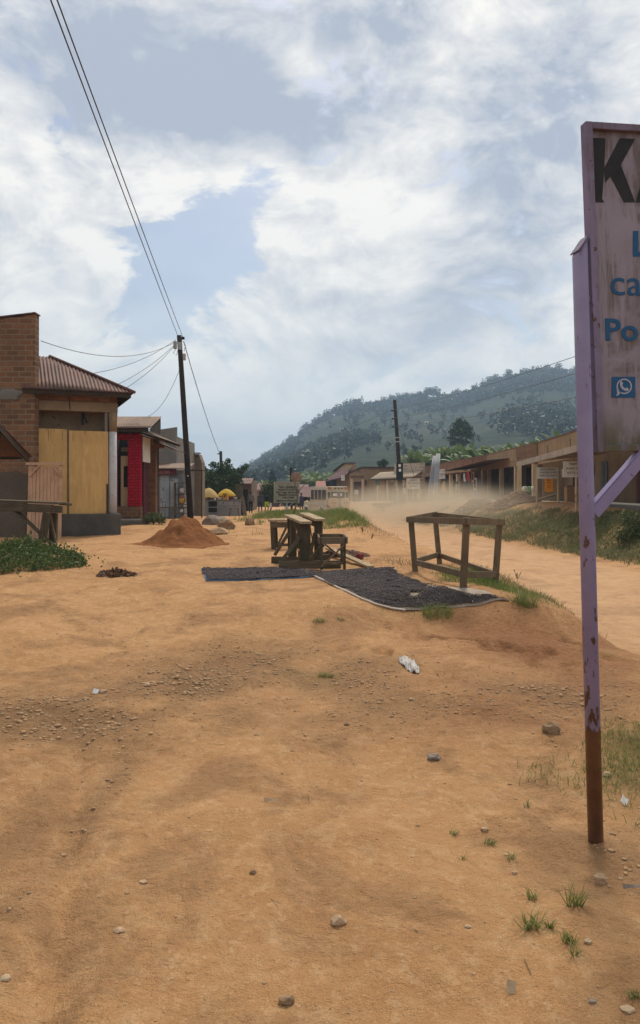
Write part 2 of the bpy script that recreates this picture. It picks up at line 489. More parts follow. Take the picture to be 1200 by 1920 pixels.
def red_mask(x, y):
    def ell(cx, cy, sx, sy): return np.exp(-((x - cx) / sx) ** 2 - ((y - cy) / sy) ** 2)
    r = ell(2.6, 8.4, 1.6, 1.0) + .8 * ell(2.3, 6.6, 1.2, .9) + .5 * ell(1.4, 5.4, .8, .5)
    return np.clip(r * (1 + 1.2 * fbm(x * 1.7, y * 1.7, 75, 4)), 0, 1)
def gravel_mask(x, y):
    def ell(cx, cy, sx, sy): return np.exp(-((x - cx) / sx) ** 2 - ((y - cy) / sy) ** 2)
    g = ell(-1.35, 5.9, .75, 1.0) + .8 * ell(-2.3, 5.4, .7, .6) + .5 * ell(-.7, 7.0, .6, .8) + .75 * ell(.25, 6.4, .6, 1.1) + .6 * ell(-1.15, 3.7, .10, .9)
    g += .55 * ell(1.9, 5.9, 1.2, .9) + .4 * ell(1.5, 3.4, .8, .8) + .35 * ell(-3.3, 11.6, .5, .6)
    return np.clip(g * (1 + 1.3 * fbm(x * 2.1, y * 2.1, 77, 4)) - .05, 0, 1)

def make_ground_mat():
    m_, t = new_mat("packed_earth")
    p = t.pos()
    aG, aR, aRd, aV = t.attr('grass'), t.attr('red'), t.attr('road'), t.attr('gravel')
    b1 = t.noise(p, .55, 6, .6); b2 = t.noise(p, 3.2, 8, .68, .4); b3 = t.noise(p, 20, 6, .72); b4 = t.noise(p, 85, 4, .72)
    b5 = t.noise(t.scale(p, (1, .75, 1)), 1.25, 7, .62, .5)
    loose = t.m('MAXIMUM', t.m('MULTIPLY', t.mr(b5, .47, .64), .8), t.m('MAXIMUM', aV, aR))        # crumbly soil against trodden hardpan
    hard = t.mix(t.mr(b1, .36, .64), (.490, .266, .118), (.420, .218, .092))
    crust = t.mr(t.noise(t.scale(p, (1, .8, 1)), 8.5, 9, .70, .2), .46, .68)
    hard = t.mix(t.m('MULTIPLY', crust, .6), hard, (.570, .352, .182))
    hard = t.mix(t.m('MULTIPLY', t.mr(b2, .50, .80), .5), hard, (.345, .172, .075))
    soft = t.mix(t.mr(b2, .38, .64), (.420, .228, .110), (.335, .175, .083))
    soft = t.mix(t.m('MULTIPLY', t.mr(b3, .53, .68), .65), soft, (.21, .112, .052))
    soft = t.mix(t.m('MULTIPLY', t.mr(b3, .47, .34), .45), soft, (.47, .29, .15))
    base = t.mix(loose, hard, soft)
    base = t.mix(t.m('MULTIPLY', t.mr(b3, .55, .72), .35), base, (.225, .118, .054))
    base = t.mix(t.m('MULTIPLY', t.mr(b4, .56, .72), .42), base, (.54, .35, .19))
    base = t.mix(t.m('MULTIPLY', t.mr(b4, .44, .30), .42), base, (.19, .10, .048))
    b6 = t.noise(p, 240, 3, .7)
    base = t.mix(t.m('MULTIPLY', t.mr(b6, .54, .62), .35), base, (.21, .115, .055))
    base = t.mix(t.m('MULTIPLY', t.mr(b6, .45, .37), .30), base, (.60, .41, .24))
    fl = t.noise(t.scale(p, (1, .7, 1)), 15, 8, .78)
    base = t.mix(t.m('MULTIPLY', t.m('MULTIPLY', t.mr(fl, .545, .575), t.m('SUBTRACT', 1.0, loose)), .38), base, (.60, .385, .215))
    base = t.mix(t.m('MULTIPLY', aR, .70), base, t.mix(t.mr(b3, .4, .62), (.36, .155, .068), (.24, .098, .044)))
    base = t.mix(t.m('MULTIPLY', aV, .38), base, t.mix(t.mr(b3, .4, .6), (.33, .21, .115), (.20, .125, .068)))
    base = t.mix(t.m('MULTIPLY', aRd, .70), base, t.mix(t.mr(b2, .38, .66), (.545, .340, .195), (.46, .275, .15)))
    base = t.mix(t.m('MULTIPLY', aG, .92), base, t.mix(t.mr(b3, .35, .65), (.070, .086, .025), (.120, .110, .040)))
    # small clods
    v1 = t.vor(p, 30); v2 = t.vor(p, 75)
    sp = t.m('MULTIPLY', t.mr(v1.outputs['Distance'], .12, .30, 1, 0), t.mr(b2, .46, .60))
    base = t.mix(t.m('MULTIPLY', sp, .18), base, (.33, .205, .11))
    cr = t.n('ShaderNodeTexVoronoi', {'Vector': t.n('ShaderNodeVectorMath', {0: p, 1: t.scale(t.n('ShaderNodeTexNoise', {'Vector': p, 'Scale': 9.0, 'Detail': 5.0}).outputs['Color'], (.16, .16, .16))}, operation='ADD').outputs[0], 'Scale': 5.5}, feature='DISTANCE_TO_EDGE').outputs['Distance']
    crk = t.m('MULTIPLY', t.mr(cr, 0, .03, 1, 0), t.mr(b1, .50, .62))
    hgt = t.m('ADD', t.m('MULTIPLY', b2, 1.2), t.m('MULTIPLY', t.m('ADD', t.m('MULTIPLY', b3, .9), t.m('MULTIPLY', b4, .32)), t.m('ADD', .45, t.m('MULTIPLY', loose, .8))))
    hgt = t.m('ADD', hgt, t.m('MULTIPLY', b6, .12))
    hgt = t.m('ADD', hgt, t.m('MULTIPLY', sp, .10)); hgt = t.m('ADD', hgt, t.m('MULTIPLY', crk, -.08))
    hgt = t.m('ADD', hgt, t.m('MULTIPLY', t.mr(v2.outputs['Distance'], .1, .4, .20, 0), t.m('ADD', .35, aV)))
    finish(t, base, .96, hgt, 1.0, .05, 0, .12)
    return m_
M_ground = make_ground_mat()
fr = np.radians(33)
azs = np.concatenate([np.linspace(-math.pi, -fr * 1.9, 60, endpoint=False), np.linspace(-fr * 1.9, -fr, 60, endpoint=False), np.linspace(-fr, fr, 560, endpoint=False),
                      np.linspace(fr, fr * 1.9, 60, endpoint=False), np.linspace(fr * 1.9, math.pi, 60, endpoint=False)])
rs = np.concatenate([np.linspace(.3, 1.7, 8, endpoint=False), np.geomspace(1.7, 20, 560, endpoint=False), np.geomspace(20, 140, 190, endpoint=False), np.geomspace(140, 2600, 40)])
A, RR = np.meshgrid(azs, rs)
gx, gy = RR * np.sin(A), RR * np.cos(A)
gzv = h(gx, gy)
nA, nR = len(azs), len(rs)
GV = np.stack([gx, gy, gzv], -1).reshape(-1, 3)
ii, jj = np.meshgrid(np.arange(nR - 1), np.arange(nA), indexing='ij')
j2 = (jj + 1) % nA
GF = np.stack([ii * nA + jj, ii * nA + j2, (ii + 1) * nA + j2, (ii + 1) * nA + jj], -1).reshape(-1, 4)[:, ::-1]
fx_, fy_ = gx.ravel(), gy.ravel()
ground = np_mesh("ground", GV, GF, M_ground, smooth=True,
                 attrs={'grass': grass_mask(fx_, fy_), 'red': red_mask(fx_, fy_), 'road': road_mask(fx_, fy_), 'gravel': gravel_mask(fx_, fy_)})
tag(ground, kind='structure')

# ------------------------------------------------------------------ hill
RPX = [-1500, -600, 200, 380, 440, 460, 490, 520, 560, 600, 650, 700, 740, 800, 850, 880, 915, 950, 1000, 1040, 1075, 1150, 1250, 1400, 1700, 2300]
RPY = [905, 900, 893, 890, 889, 886, 868, 850, 818, 792, 772, 760, 751, 743, 750, 738, 721, 712, 702, 696, 699, 690, 672, 655, 640, 640]
YR = 900.0
def hill_z(px, Y):
    e = (HY - np.interp(px, RPX, RPY)) / FPX
    zr = EYE + e * YR + 5.0 * fbm(px / 60.0, px * 0 + 2, 81, 3) * np.clip(e * 9, 0, 1)
    u = np.clip((Y - 135) / (YR - 135), 0, 1)
    prof = u ** 1.28
    X = (px - CX) / FPX * Y
    gl = fbm(X / 90.0, Y / 260.0, 83, 5) * 26 * u * (1 - u) * np.clip(e * 9, .1, 1)
    z = zr * prof + gl
    back = np.clip((Y - YR) / 500.0, 0, 1)
    return np.where(Y > YR, zr * (1 - back * back * .9), z) - 1.5 * (1 - u)
hp = np.concatenate([np.linspace(-1500, 380, 60, endpoint=False), np.linspace(380, 1180, 260, endpoint=False), np.linspace(1180, 2300, 60)])
hy_ = np.concatenate([np.linspace(135, YR, 150, endpoint=False), np.linspace(YR, 1400, 20)])
HP, HYY = np.meshgrid(hp, hy_)
HX = (HP - CX) / FPX * HYY
HZ = hill_z(HP, HYY)
HV = np.stack([HX, HYY, HZ], -1).reshape(-1, 3)
nP, nY = len(hp), len(hy_)
ii, jj = np.meshgrid(np.arange(nY - 1), np.arange(nP - 1), indexing='ij')
HF = np.stack([ii * nP + jj, ii * nP + jj + 1, (ii + 1) * nP + jj + 1, (ii + 1) * nP + jj], -1).reshape(-1, 4)
def wood_mask(px, Y):
    X = (px - CX) / FPX * Y
    f = fbm(X / 70.0, Y / 150.0, 91, 4)
    ridge = sm(760, 880, Y)
    left = 1 - sm(560, 760, px)
    return np.clip(f * 2.2 + .60 * ridge + .45 * left + .24, 0, 1)
m_, t = new_mat("hillside_vegetation")
p = t.pos()
aw = t.attr('wooded')
f1 = t.vor(t.scale(p, (.016, .010, .03)), 1.0)
fcol = t.n('ShaderNodeValToRGB', {0: f1.outputs['Color']})
cr_ = fcol.color_ramp
cr_.elements[0].color = (.018, .030, .014, 1); cr_.elements[1].color = (.044, .055, .026, 1)
for pos_, c_ in ((.3, (.030, .044, .019, 1)), (.55, (.022, .038, .014, 1)), (.75, (.070, .074, .040, 1))):
    e_ = cr_.elements.new(pos_); e_.color = c_
base = t.mix(.28, fcol.outputs[0], (.034, .050, .020))
rows_ = t.noise(t.scale(p, (.05, .05, .9)), 1.0, 4, .6)
base = t.mix(t.m('MULTIPLY', t.mr(rows_, .4, .65), .5), base, (.024, .036, .014))
nn = t.noise(t.scale(p, (.11, .11, .2)), 1.0, 6, .7)
base = t.mix(t.mr(nn, .47, .60), base, (.014, .024, .009))
base = t.mix(t.m('MULTIPLY', t.mr(t.noise(t.scale(p, (.03, .02, .06)), 1.0, 5, .65), .56, .62), .6), base, (.075, .070, .045))
base = t.mix(t.m('MULTIPLY', aw, .92), base, (.010, .019, .008))
finish(t, base, .95, nn, .8, 6.0, 0, .1)
hill = np_mesh("hill", HV, HF, m_, smooth=True, attrs={'wooded': wood_mask(HP.ravel(), HYY.ravel())})
tag(hill, kind='structure')

# ------------------------------------------------------------------ foliage
def leaf_mat(name, c1, c2, sc=1.2, trans=.25, rough=.6):
    if name in _MC: return _MC[name]
    m_, t = new_mat(name)
    p = t.pos()
    a = t.noise(p, sc, 4, .6); b = t.noise(p, sc * 14, 2, .6)
    base = t.mix(t.mr(t.m('ADD', t.m('MULTIPLY', a, .6), t.m('MULTIPLY', b, .4)), .38, .62), c1, c2)
    finish(t, base, rough, None, trans=trans, spec=.3)
    _MC[name] = m_
    return m_
def leaf_cloud(n, centers, radii, size, seed, aspect=2.2, shell=.55):
    """n leaf quads (bent along the midrib as two triangles) spread through ellipsoids"""
    g = np.random.default_rng(seed)
    centers = np.asarray(centers, float); radii = np.asarray(radii, float)
    if radii.ndim == 1: radii = np.repeat(radii[:, None], 3, 1)
    wgt = (radii.prod(1)) ** .67; wgt /= wgt.sum()
    k = g.choice(len(centers), n, p=wgt)
    d = g.normal(size=(n, 3)); d /= np.linalg.norm(d, axis=1)[:, None]
    rr = g.random(n) ** shell
    c = centers[k] + d * rr[:, None] * radii[k]
    ax = g.normal(size=(n, 3)) + d * .8 + np.array([0, 0, -.2]); ax /= np.linalg.norm(ax, axis=1)[:, None]
    sd = np.cross(ax, g.normal(size=(n, 3))); sd /= np.linalg.norm(sd, axis=1)[:, None] + 1e-9
    s = size * (.6 + .8 * g.random(n))
    L = ax * s[:, None]; Wd = sd * (s / aspect)[:, None]
    V = np.stack([c - L * .5, c + Wd * .5, c + L * .5, c - Wd * .5], 1).reshape(-1, 3)
    F = np.arange(4 * n).reshape(n, 4)
    return V, F
def blades(P, hgt, width, seed, lean=.45):
    """grass blades: a two-segment strip each, standing on points P"""
    g = np.random.default_rng(seed); n = len(P)
    a = g.random(n) * 2 * math.pi
    ln = lean * (.3 + g.random(n)) * hgt
    dx_, dy_ = np.cos(a) * ln, np.sin(a) * ln
    pa = g.random(n) * 2 * math.pi
    wx, wy = np.cos(pa) * width / 2, np.sin(pa) * width / 2
    z = np.zeros(n)
    v0 = P + np.stack([-wx, -wy, z - .005], 1); v1 = P + np.stack([wx, wy, z - .005], 1)
    mid = P + np.stack([dx_ * .35, dy_ * .35, hgt * .6], 1)
    v2 = mid + np.stack([wx * .7, wy * .7, z], 1); v3 = mid - np.stack([wx * .7, wy * .7, z], 1)
    top = P + np.stack([dx_, dy_, hgt * (1 - .25 * lean)], 1)
    v4 = top + np.stack([wx * .12, wy * .12, z], 1); v5 = top - np.stack([wx * .12, wy * .12, z], 1)
    V = np.stack([v0, v1, v2, v3, v4, v5], 1).reshape(-1, 3)
    b = np.arange(n)[:, None] * 6
    F = np.concatenate([b + np.array([0, 1, 2, 3]), b + np.array([3, 2, 4, 5])])
    return V, F
def sample_mask(fn, x0, x1, y0, y1, n, seed, power=1.0):
    g = np.random.default_rng(seed)
    x = g.uniform(x0, x1, n); y = g.uniform(y0, y1, n)
    k = g.random(n) < fn(x, y) ** power
    return x[k], y[k], g

M_grass = leaf_mat("green_grass", (.120, .175, .038), (.22, .205, .07), 1.5, .42)
M_grass2 = leaf_mat("dusty_grass", (.105, .130, .046), (.215, .180, .088), 1.4, .42)
M_dry = leaf_mat("dry_stalks", (.30, .20, .09), (.20, .12, .055), 5, .1)
M_cover = leaf_mat("ground_cover_leaves", (.050, .085, .022), (.11, .14, .042), 4, .3)
M_treeleaf = leaf_mat("tree_leaves", (.020, .045, .012), (.055, .085, .022), 1.5, .2)
M_banana = leaf_mat("banana_leaves", (.075, .135, .035), (.14, .17, .06), 1.2, .3)
M_forest = leaf_mat("forest_leaves", (.012, .026, .008), (.028, .046, .014), .05, .1)
M_bush = leaf_mat("bush_leaves", (.05, .085, .022), (.11, .12, .045), 3, .2)

x, y, g = sample_mask(grass_mask, -.8, 3.6, 8.6, 14, 60000, 101, 1.2)
hh = g.uniform(.03, .11, len(x)) * (.5 + grass_mask(x, y))
V1, F1 = blades(np.stack([x, y, h(x, y)], 1), hh, .008, 102, .9)
o = np_mesh("verge_grass", V1, F1, M_grass); tag(o, "short grass on the verge under the open wooden frame", "grass", kind='stuff')
x, y, g = sample_mask(grass_mask, 1.05, 3.2, 3.0, 6.6, 60000, 103, 1.2)
V1, F1 = blades(np.stack([x, y, h(x, y)], 1), g.uniform(.015, .075, len(x)), .0045, 104, 1.2)
o = np_mesh("lawn_grass", V1, F1, M_grass); tag(o, "thin grass growing behind the purple sign post", "grass", kind='stuff')
x, y, g = sample_mask(grass_mask, -4.2, 3.2, 21, 45, 130000, 105, .8)
V1, F1 = blades(np.stack([x, y, h(x, y)], 1), .05 + .33 * g.random(len(x)) ** 2.2, .018, 106, .9)
o = np_mesh("mound_grass", V1, F1, M_grass); tag(o, "long grass on the mound beside the dirt road", "grass", kind='stuff')
x, y, g = sample_mask(grass_mask, 5, 17, 14, 75, 330000, 107, .8)
k = x > rc(y) + 2.4; x, y = x[k], y[k]
V1, F1 = blades(np.stack([x, y, h(x, y)], 1), g.uniform(.04, .20, len(x)), .026, 108, 1.0)
o = np_mesh("bank_grass", V1, F1, M_grass2); tag(o, "dusty grass on the bank below the shops", "grass", kind='stuff')
# ground cover heap under the workbench: leafy
gg = np.random.default_rng(110)
n = 60000
x = gg.uniform(-8.5, -3.6, n); y = gg.uniform(10.6, 14.0, n)
def cover_h(x, y):
    e = 1 - ((x + 5.6) / 1.75) ** 2 - ((y - 12.5) / 1.45) ** 2
    e = np.where(x < -5.6, 1 - ((y - 12.5) / 1.45) ** 2, e)
    return np.sqrt(np.clip(e, 0, 1)) * .26 * (1 + .9 * fbm(x * 2.2, y * 2.2, 111, 3))
ch = cover_h(x, y); k = ch > .02 * gg.random(n)
k &= ch > 0
x, y, ch = x[k], y[k], ch[k]
c = np.stack([x, y, h(x, y) + ch * (.75 + .35 * gg.random(len(x)))], 1)
ex = gg.uniform(-8, -3.4, 900); ey = gg.uniform(10.5, 14.2, 900); ee = ((ex + 5.6) / 1.95) ** 2 + ((ey - 12.5) / 1.65) ** 2
ke = (ee < 1.25) & (ee > .8); ex, ey = ex[ke], ey[ke]
c = np.concatenate([c, np.stack([ex, ey, h(ex, ey) + .02 + .05 * gg.random(len(ex))], 1)])
tall = gg.random(len(c)) > .93; c[:, 2] += tall * gg.uniform(.03, .14, len(c))
V1, F1 = leaf_cloud(len(c), c, np.full(len(c), .025), .042, 112, 1.6)
o = np_mesh("ground_cover", V1, F1, M_cover); tag(o, "low leafy green ground cover in front of the workbench", "ground cover", kind='stuff')

# pebbles and clods
def pebbles(x, y, s, seed, sink=.3):
    g = np.random.default_rng(seed); n = len(x)
    base = np.array([[1, 0, 0], [-1, 0, 0], [0, 1, 0], [0, -1, 0], [0, 0, 1], [0, 0, -1], [.6, .6, .55], [-.6, .6, .5], [.6, -.6, .5], [-.6, -.6, .55]])
    oc = np.array([[4, 0, 6], [6, 2, 4], [0, 2, 6], [4, 2, 7], [2, 1, 7], [7, 1, 4], [4, 1, 9], [1, 3, 9], [9, 3, 4], [4, 3, 8], [3, 0, 8], [8, 0, 4], [0, 5, 2], [2, 5, 1], [1, 5, 3], [3, 5, 0]])
    B = base[None] * (1 + .35 * (g.random((n, 10, 1)) - .5)) * np.stack([.7 + .7 * g.random(n), .6 + .5 * g.random(n), .35 + .4 * g.random(n)], 1)[:, None, :]
    a = g.random(n) * 2 * math.pi; ca, sa = np.cos(a)[:, None], np.sin(a)[:, None]
    X = B[..., 0] * ca - B[..., 1] * sa; Y_ = B[..., 0] * sa + B[..., 1] * ca
    B = np.stack([X, Y_, B[..., 2]], -1) * s[:, None, None]
    P = np.stack([x, y, h(x, y) + s * (.35 - sink)], 1)
    V = (P[:, None] + B).reshape(-1, 3)
    F = (np.arange(n)[:, None, None] * 10 + oc[None]).reshape(-1, 3)
    return V, F
m_, t = new_mat("pebble_stone")
p = t.pos()
a = t.noise(p, 11, 3, .6)
b = t.noise(p, 140, 3, .6)
base = t.mix(t.mr(a, .38, .62), (.41, .25, .13), (.30, .20, .12))
base = t.mix(t.mr(b, .52, .75), base, (.48, .34, .21))
finish(t, base, .92, b, .3, .003, 0, .2)
M_peb = m_
def pebble_density(x, y): return np.clip(.030 + .95 * gravel_mask(x, y) ** 1.2 + .30 * red_mask(x, y), 0, 1)
x, y, g = sample_mask(pebble_density, -5.5, 5, 1.7, 10.5, 90000, 121)
gm_ = gravel_mask(x, y)
s = .0025 + (.009 + .013 * gm_) * g.random(len(x)) ** 3.4 + (.016 * gm_) * g.random(len(x)) * (g.random(len(x)) > .96)
V1, F1 = pebbles(x, y, s, 122, .26)
o = np_mesh("gravel", V1, F1, M_peb); tag(o, "small pebbles and clods scattered over the dirt", "gravel", kind='stuff')
# dry brush along the road verge
def dry_density(x, y):
    def ell(cx, cy, sx, sy): return np.exp(-((x - cx) / sx) ** 2 - ((y - cy) / sy) ** 2)
    d = ell(2.75, 12.6, .35, .9) + .8 * ell(2.95, 11.2, .30, .7) + .8 * ell(1.35, 13.6, .45, .5) + .5 * ell(3.0, 9.9, .4, .4) + .5 * ell(1.7, 24, .5, 2.5)
    return np.clip(d * (1 + 1.4 * fbm(x * 3, y * 3, 135, 3)), 0, 1)
x, y, g = sample_mask(dry_density, .5, 4, 8.5, 27, 30000, 136)
V1, F1 = blades(np.stack([x, y, h(x, y)], 1), g.uniform(.02, .16, len(x)), .007, 137, 1.4)
o = np_mesh("dry_brush", V1, F1, M_dry); tag(o, "dry brown brush along the road verge", "dry brush", kind='stuff')
# dry straw and twigs
def straw_density(x, y): return np.clip(.02 + .5 * gravel_mask(x, y) + .55 * grass_mask(x, y), 0, 1)
x, y, g = sample_mask(straw_density, -4, 4, 2, 9.5, 2600, 131)
n = len(x); a = g.random(n) * 2 * math.pi; L = g.uniform(.015, .07, n)
P = np.stack([x, y, h(x, y) + .006], 1)
D = np.stack([np.cos(a) * L, np.sin(a) * L, g.uniform(-.004, .01, n)], 1); S = np.stack([-np.sin(a), np.cos(a), np.zeros(n)], 1) * .0016; U = np.array([0, 0, .0022])
Vq = np.stack([P - D - S, P - D + S, P - D + U, P + D - S, P + D + S, P + D + U], 1).reshape(-1, 3)
b_ = np.arange(n)[:, None] * 6
Fq = np.concatenate([b_ + np.array([0, 1, 4, 3]), b_ + np.array([1, 2, 5, 4]), b_ + np.array([2, 0, 3, 5])])
o = np_mesh("straw_litter", Vq, Fq, M_dry); tag(o, "bits of dry straw and twig lying on the dirt", "litter", kind='stuff')

# ------------------------------------------------------------------ forest on the hill
g = np.random.default_rng(141)
cs, rd = [], []
def hill_tree(px, Y, hgt, wd):
    X = (px - CX) / FPX * Y
    z = float(hill_z(np.array([px]), np.array([Y]))[0])
    cs.append((X, Y, z + hgt * .55)); rd.append((wd * .5, wd * .5, hgt * .5))
for i in range(26000):
    px = g.uniform(330, 1500); Y = g.uniform(260, 890) 
    if g.random() < wood_mask(np.array([px]), np.array([Y]))[0] ** 1.3 + .02:
        hg = g.uniform(2.5, 7); hill_tree(px, Y, hg, hg * g.uniform(.7, 1.1))
for px in np.arange(450, 1200, 2.6):
    if fbm(np.array([px / 22.0]), np.array([1.0]), 143, 3)[0] > -.22:
        hg = g.uniform(5, 11) * (1.25 if 780 < px < 830 or 610 < px < 680 else 1); hill_tree(px + g.uniform(-2, 2), 897 + g.uniform(-12, 4), hg, hg * g.uniform(.5, .9))
cs, rd = np.array(cs), np.array(rd)
V1, F1 = leaf_cloud(len(cs) * 26, cs, rd, 1.7, 144, 1.3, .5)
o = np_mesh("hillside_forest", V1, F1, M_forest); tag(o, "dark trees covering the ridge and folds of the far hill", "forest", kind='stuff')
# ------------------------------------------------------------------ building materials
M_brick = brick("old_clay_brick", (.235, .115, .060), (.115, .062, .038), (.225, .165, .11), .36, .150, .022, (.085, .065, .045), .45)
M_brickred = brick("orange_brick", (.30, .135, .065), (.19, .085, .048), (.22, .15, .10), .32, .14, .02, (.11, .075, .05), .45)
M_brickpaint = brick("red_painted_brick", (.44, .014, .032), (.36, .012, .028), (.22, .010, .02), .26, .12, .022, (.14, .012, .02), .4)
M_brickpale = brick("pale_brick", (.50, .42, .34), (.42, .34, .27), (.30, .24, .19), .4, .2, .03, (.3, .22, .16), .4)
M_tan = surf("tan_plaster", (.30, .195, .108), (.24, .155, .085), .93, 1.6, .25, spot=(.16, .105, .065), spot_sc=3.0, spot_t=.62)
M_tan2 = surf("ochre_plaster", (.33, .22, .12), (.25, .165, .09), .93, 1.2, .25, spot=(.17, .11, .07), spot_sc=2.2, spot_t=.6)
M_concrete = surf("grey_concrete", (.20, .185, .165), (.15, .14, .125), .95, 1.4, .25, spot=(.10, .09, .08), spot_sc=2.5, spot_t=.62)
M_plinth = surf("dark_plinth_render", (.105, .095, .083), (.07, .065, .058), .95, 2.2, .3, spot=(.17, .14, .11), spot_sc=4, spot_t=.66)
M_lintel = surf("stained_lintel", (.30, .215, .13), (.22, .155, .095), .95, 2.0, .2, spot=(.13, .10, .07), spot_sc=3.5, spot_t=.6)
M_inner = surf("inner_plaster", (.12, .095, .07), (.09, .07, .055), .95, 1.5, .1)
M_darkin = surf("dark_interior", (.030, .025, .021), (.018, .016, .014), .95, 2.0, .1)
M_rust = surf("rusty_roof_sheet", (.155, .080, .062), (.12, .062, .050), .7, 1.3, .1, metal=.25, spot=(.085, .052, .038), spot_sc=2.2, spot_t=.54, stretch=(1, .4, .4))
M_rust2 = surf("brown_roof_sheet", (.20, .125, .085), (.14, .085, .06), .7, 1.6, .1, metal=.2, spot=(.30, .22, .16), spot_sc=3, spot_t=.63, stretch=(3, .5, .5))
M_palesheet = surf("dusty_pale_sheet", (.42, .34, .27), (.33, .26, .20), .85, 1.4, .1)
M_maroon = surf("maroon_sheet", (.115, .038, .034), (.085, .030, .027), .7, 1.6, .1, metal=.15)
M_ply = None
def make_ply():
    m_, t = new_mat("weathered_plywood")
    p = t.obj()
    g1 = t.noise(t.scale(p, (7, 7, 1.0)), 1.6, 6, .6, .8)
    g2 = t.noise(p, .9, 4, .6)
    base = t.mix(t.mr(g1, .3, .7), (.58, .38, .150), (.48, .30, .112))
    base = t.mix(t.m('MULTIPLY', t.mr(g2, .42, .7), .6), base, (.40, .25, .10))
    x, y, z = t.xyz(p)
    drip = t.mr(t.noise(t.scale(p, (16, 1, 1.2)), 1.0, 4, .6), .56, .70)
    top = t.mr(z, 2.35, 3.0)
    base = t.mix(t.m('MULTIPLY', t.m('MULTIPLY', drip, top), .9), base, (.07, .045, .02))
    # rows of plugged knots
    v = t.vor(t.scale(p, (9, 9, 3.1)), 1.0)
    kn = t.mr(v.outputs['Distance'], .05, .12, 1, 0)
    band = t.mr(t.noise(t.scale(p, (.2, .2, 2.2)), 1.5, 2, .5), .52, .6)
    base = t.mix(t.m('MULTIPLY', t.m('MULTIPLY', kn, band), .6), base, (.16, .09, .035))
    finish(t, base, .75, g1, .2, .004, 0, .25)
    return m_
M_ply = make_ply()
M_peel = surf("flaking_whitewash", (.50, .49, .49), (.40, .39, .39), .9, 3, .2, spot=(.10, .07, .055), spot_sc=14, spot_t=.60)
M_cream = surf("cream_door_paint", (.62, .50, .30), (.55, .43, .25), .7, 2, .08)
M_white = surf("grubby_white_board", (.78, .76, .72), (.68, .65, .60), .75, 2.2, .08, spot=(.42, .37, .30), spot_sc=5, spot_t=.66)
M_board = surf("weathered_sign_white", (.66, .61, .52), (.54, .49, .41), .85, 2.5, .1, spot=(.26, .21, .15), spot_sc=4, spot_t=.6)
M_bluegrey = surf("blue_grey_wall", (.23, .25, .27), (.17, .18, .19), .9, 1.5, .15, spot=(.10, .09, .08), spot_sc=2.5, spot_t=.6)
M_lblue = surf("pale_blue_paint", (.36, .40, .45), (.27, .30, .33), .8, 1.5, .1, spot=(.16, .14, .12), spot_sc=4, spot_t=.6)
M_dwood = wood("dark_weathered_wood", (.105, .080, .052), (.064, .048, .031), 1.0, .88, 'z', .5, moss=(.055, .055, .026))
M_dwoodx = wood("dark_weathered_plank", (.14, .105, .068), (.085, .063, .042), 1.0, .88, 'x', .5, moss=(.065, .06, .03))
M_gwood = wood("grey_brown_timber", (.185, .135, .085), (.125, .09, .055), 1.0, .88, 'z', .4)
M_bwood = wood("bare_grey_brown_timber", (.225, .160, .098), (.15, .105, .062), 1.0, .88, 'z', .4)
M_topplank = wood("sunbleached_plank", (.40, .30, .19), (.29, .21, .125), 1.0, .88, 'y', .4)
M_pine = wood("pale_pink_pine", (.47, .30, .20), (.39, .235, .15), .8, .8, 'z', .2, knots=True)
M_rafter = wood("rafter_timber", (.06, .042, .028), (.038, .028, .02), 1.0, .9, 'y', .4)
M_metal = surf("grey_steel", (.30, .30, .30), (.22, .22, .22), .5, 8, .05, metal=.6, spec=.5)
M_black = surf("black_matter", (.02, .02, .02), (.014, .014, .014), .7, 6, .1)
M_ink = surf("faded_black_ink", (.035, .032, .03), (.05, .045, .04), .8, 12, .02)

def corr(mb, e0, e1, up, length, lenf=None, pitch=.09, amp=.014, sub=6, mi=0, bow=0.0):
    """corrugated sheet: ribs run from the eave e0-e1 in direction up; lenf(u) trims the length along the eave"""
    e0, e1, up = Vector(e0), Vector(e1), Vector(up).normalized()
    d = e1 - e0; Ltot = d.length; d = d / Ltot
    nrm = d.cross(up).normalized()
    n = max(2, int(Ltot / pitch * sub))
    rows = 5
    vs = []
    for i in range(n + 1):
        u = i / n * Ltot
        L = length * (lenf(u / Ltot) if lenf else 1.0)
        off = nrm * amp * math.sin(2 * math.pi * u / pitch)
        for k in range(rows):
            vs.append(e0 + d * u + up * (L * k / (rows - 1)) + off + nrm * bow * math.sin(math.pi * k / (rows - 1)))
    fs = [(i * rows + k, (i + 1) * rows + k, (i + 1) * rows + k + 1, i * rows + k + 1) for i in range(n) for k in range(rows - 1)]
    return mb.add(vs, fs, mi)
def solid(o, th=.004):
    md = o.modifiers.new('thickness', 'SOLIDIFY'); md.thickness = th; md.offset = 0
    return o
FONT_CACHE = {}
def text_parts(txt, size, x0, z0, y, mb, stretch=1.0, bold=0.0, align='LEFT', th=.0025):
    """letters as thin raised shapes in the local x-z plane at depth y, facing -y"""
    cu = bpy.data.curves.new("lettering", 'FONT')
    cu.body = txt; cu.size = size; cu.offset = bold; cu.align_x = align; cu.extrude = th; cu.resolution_u = 3
    ob = bpy.data.objects.new("lettering", cu); COL.objects.link(ob)
    dg = bpy.context.evaluated_depsgraph_get()
    me = bpy.data.meshes.new_from_object(ob.evaluated_get(dg))
    vs = [(x0 + v.co.x * stretch, y - v.co.z, z0 + v.co.y) for v in me.vertices]
    fs = [tuple(p.vertices) for p in me.polygons]
    mb.add(vs, fs)
    bpy.data.objects.remove(ob); bpy.data.curves.remove(cu); bpy.data.meshes.remove(me)
    return mb

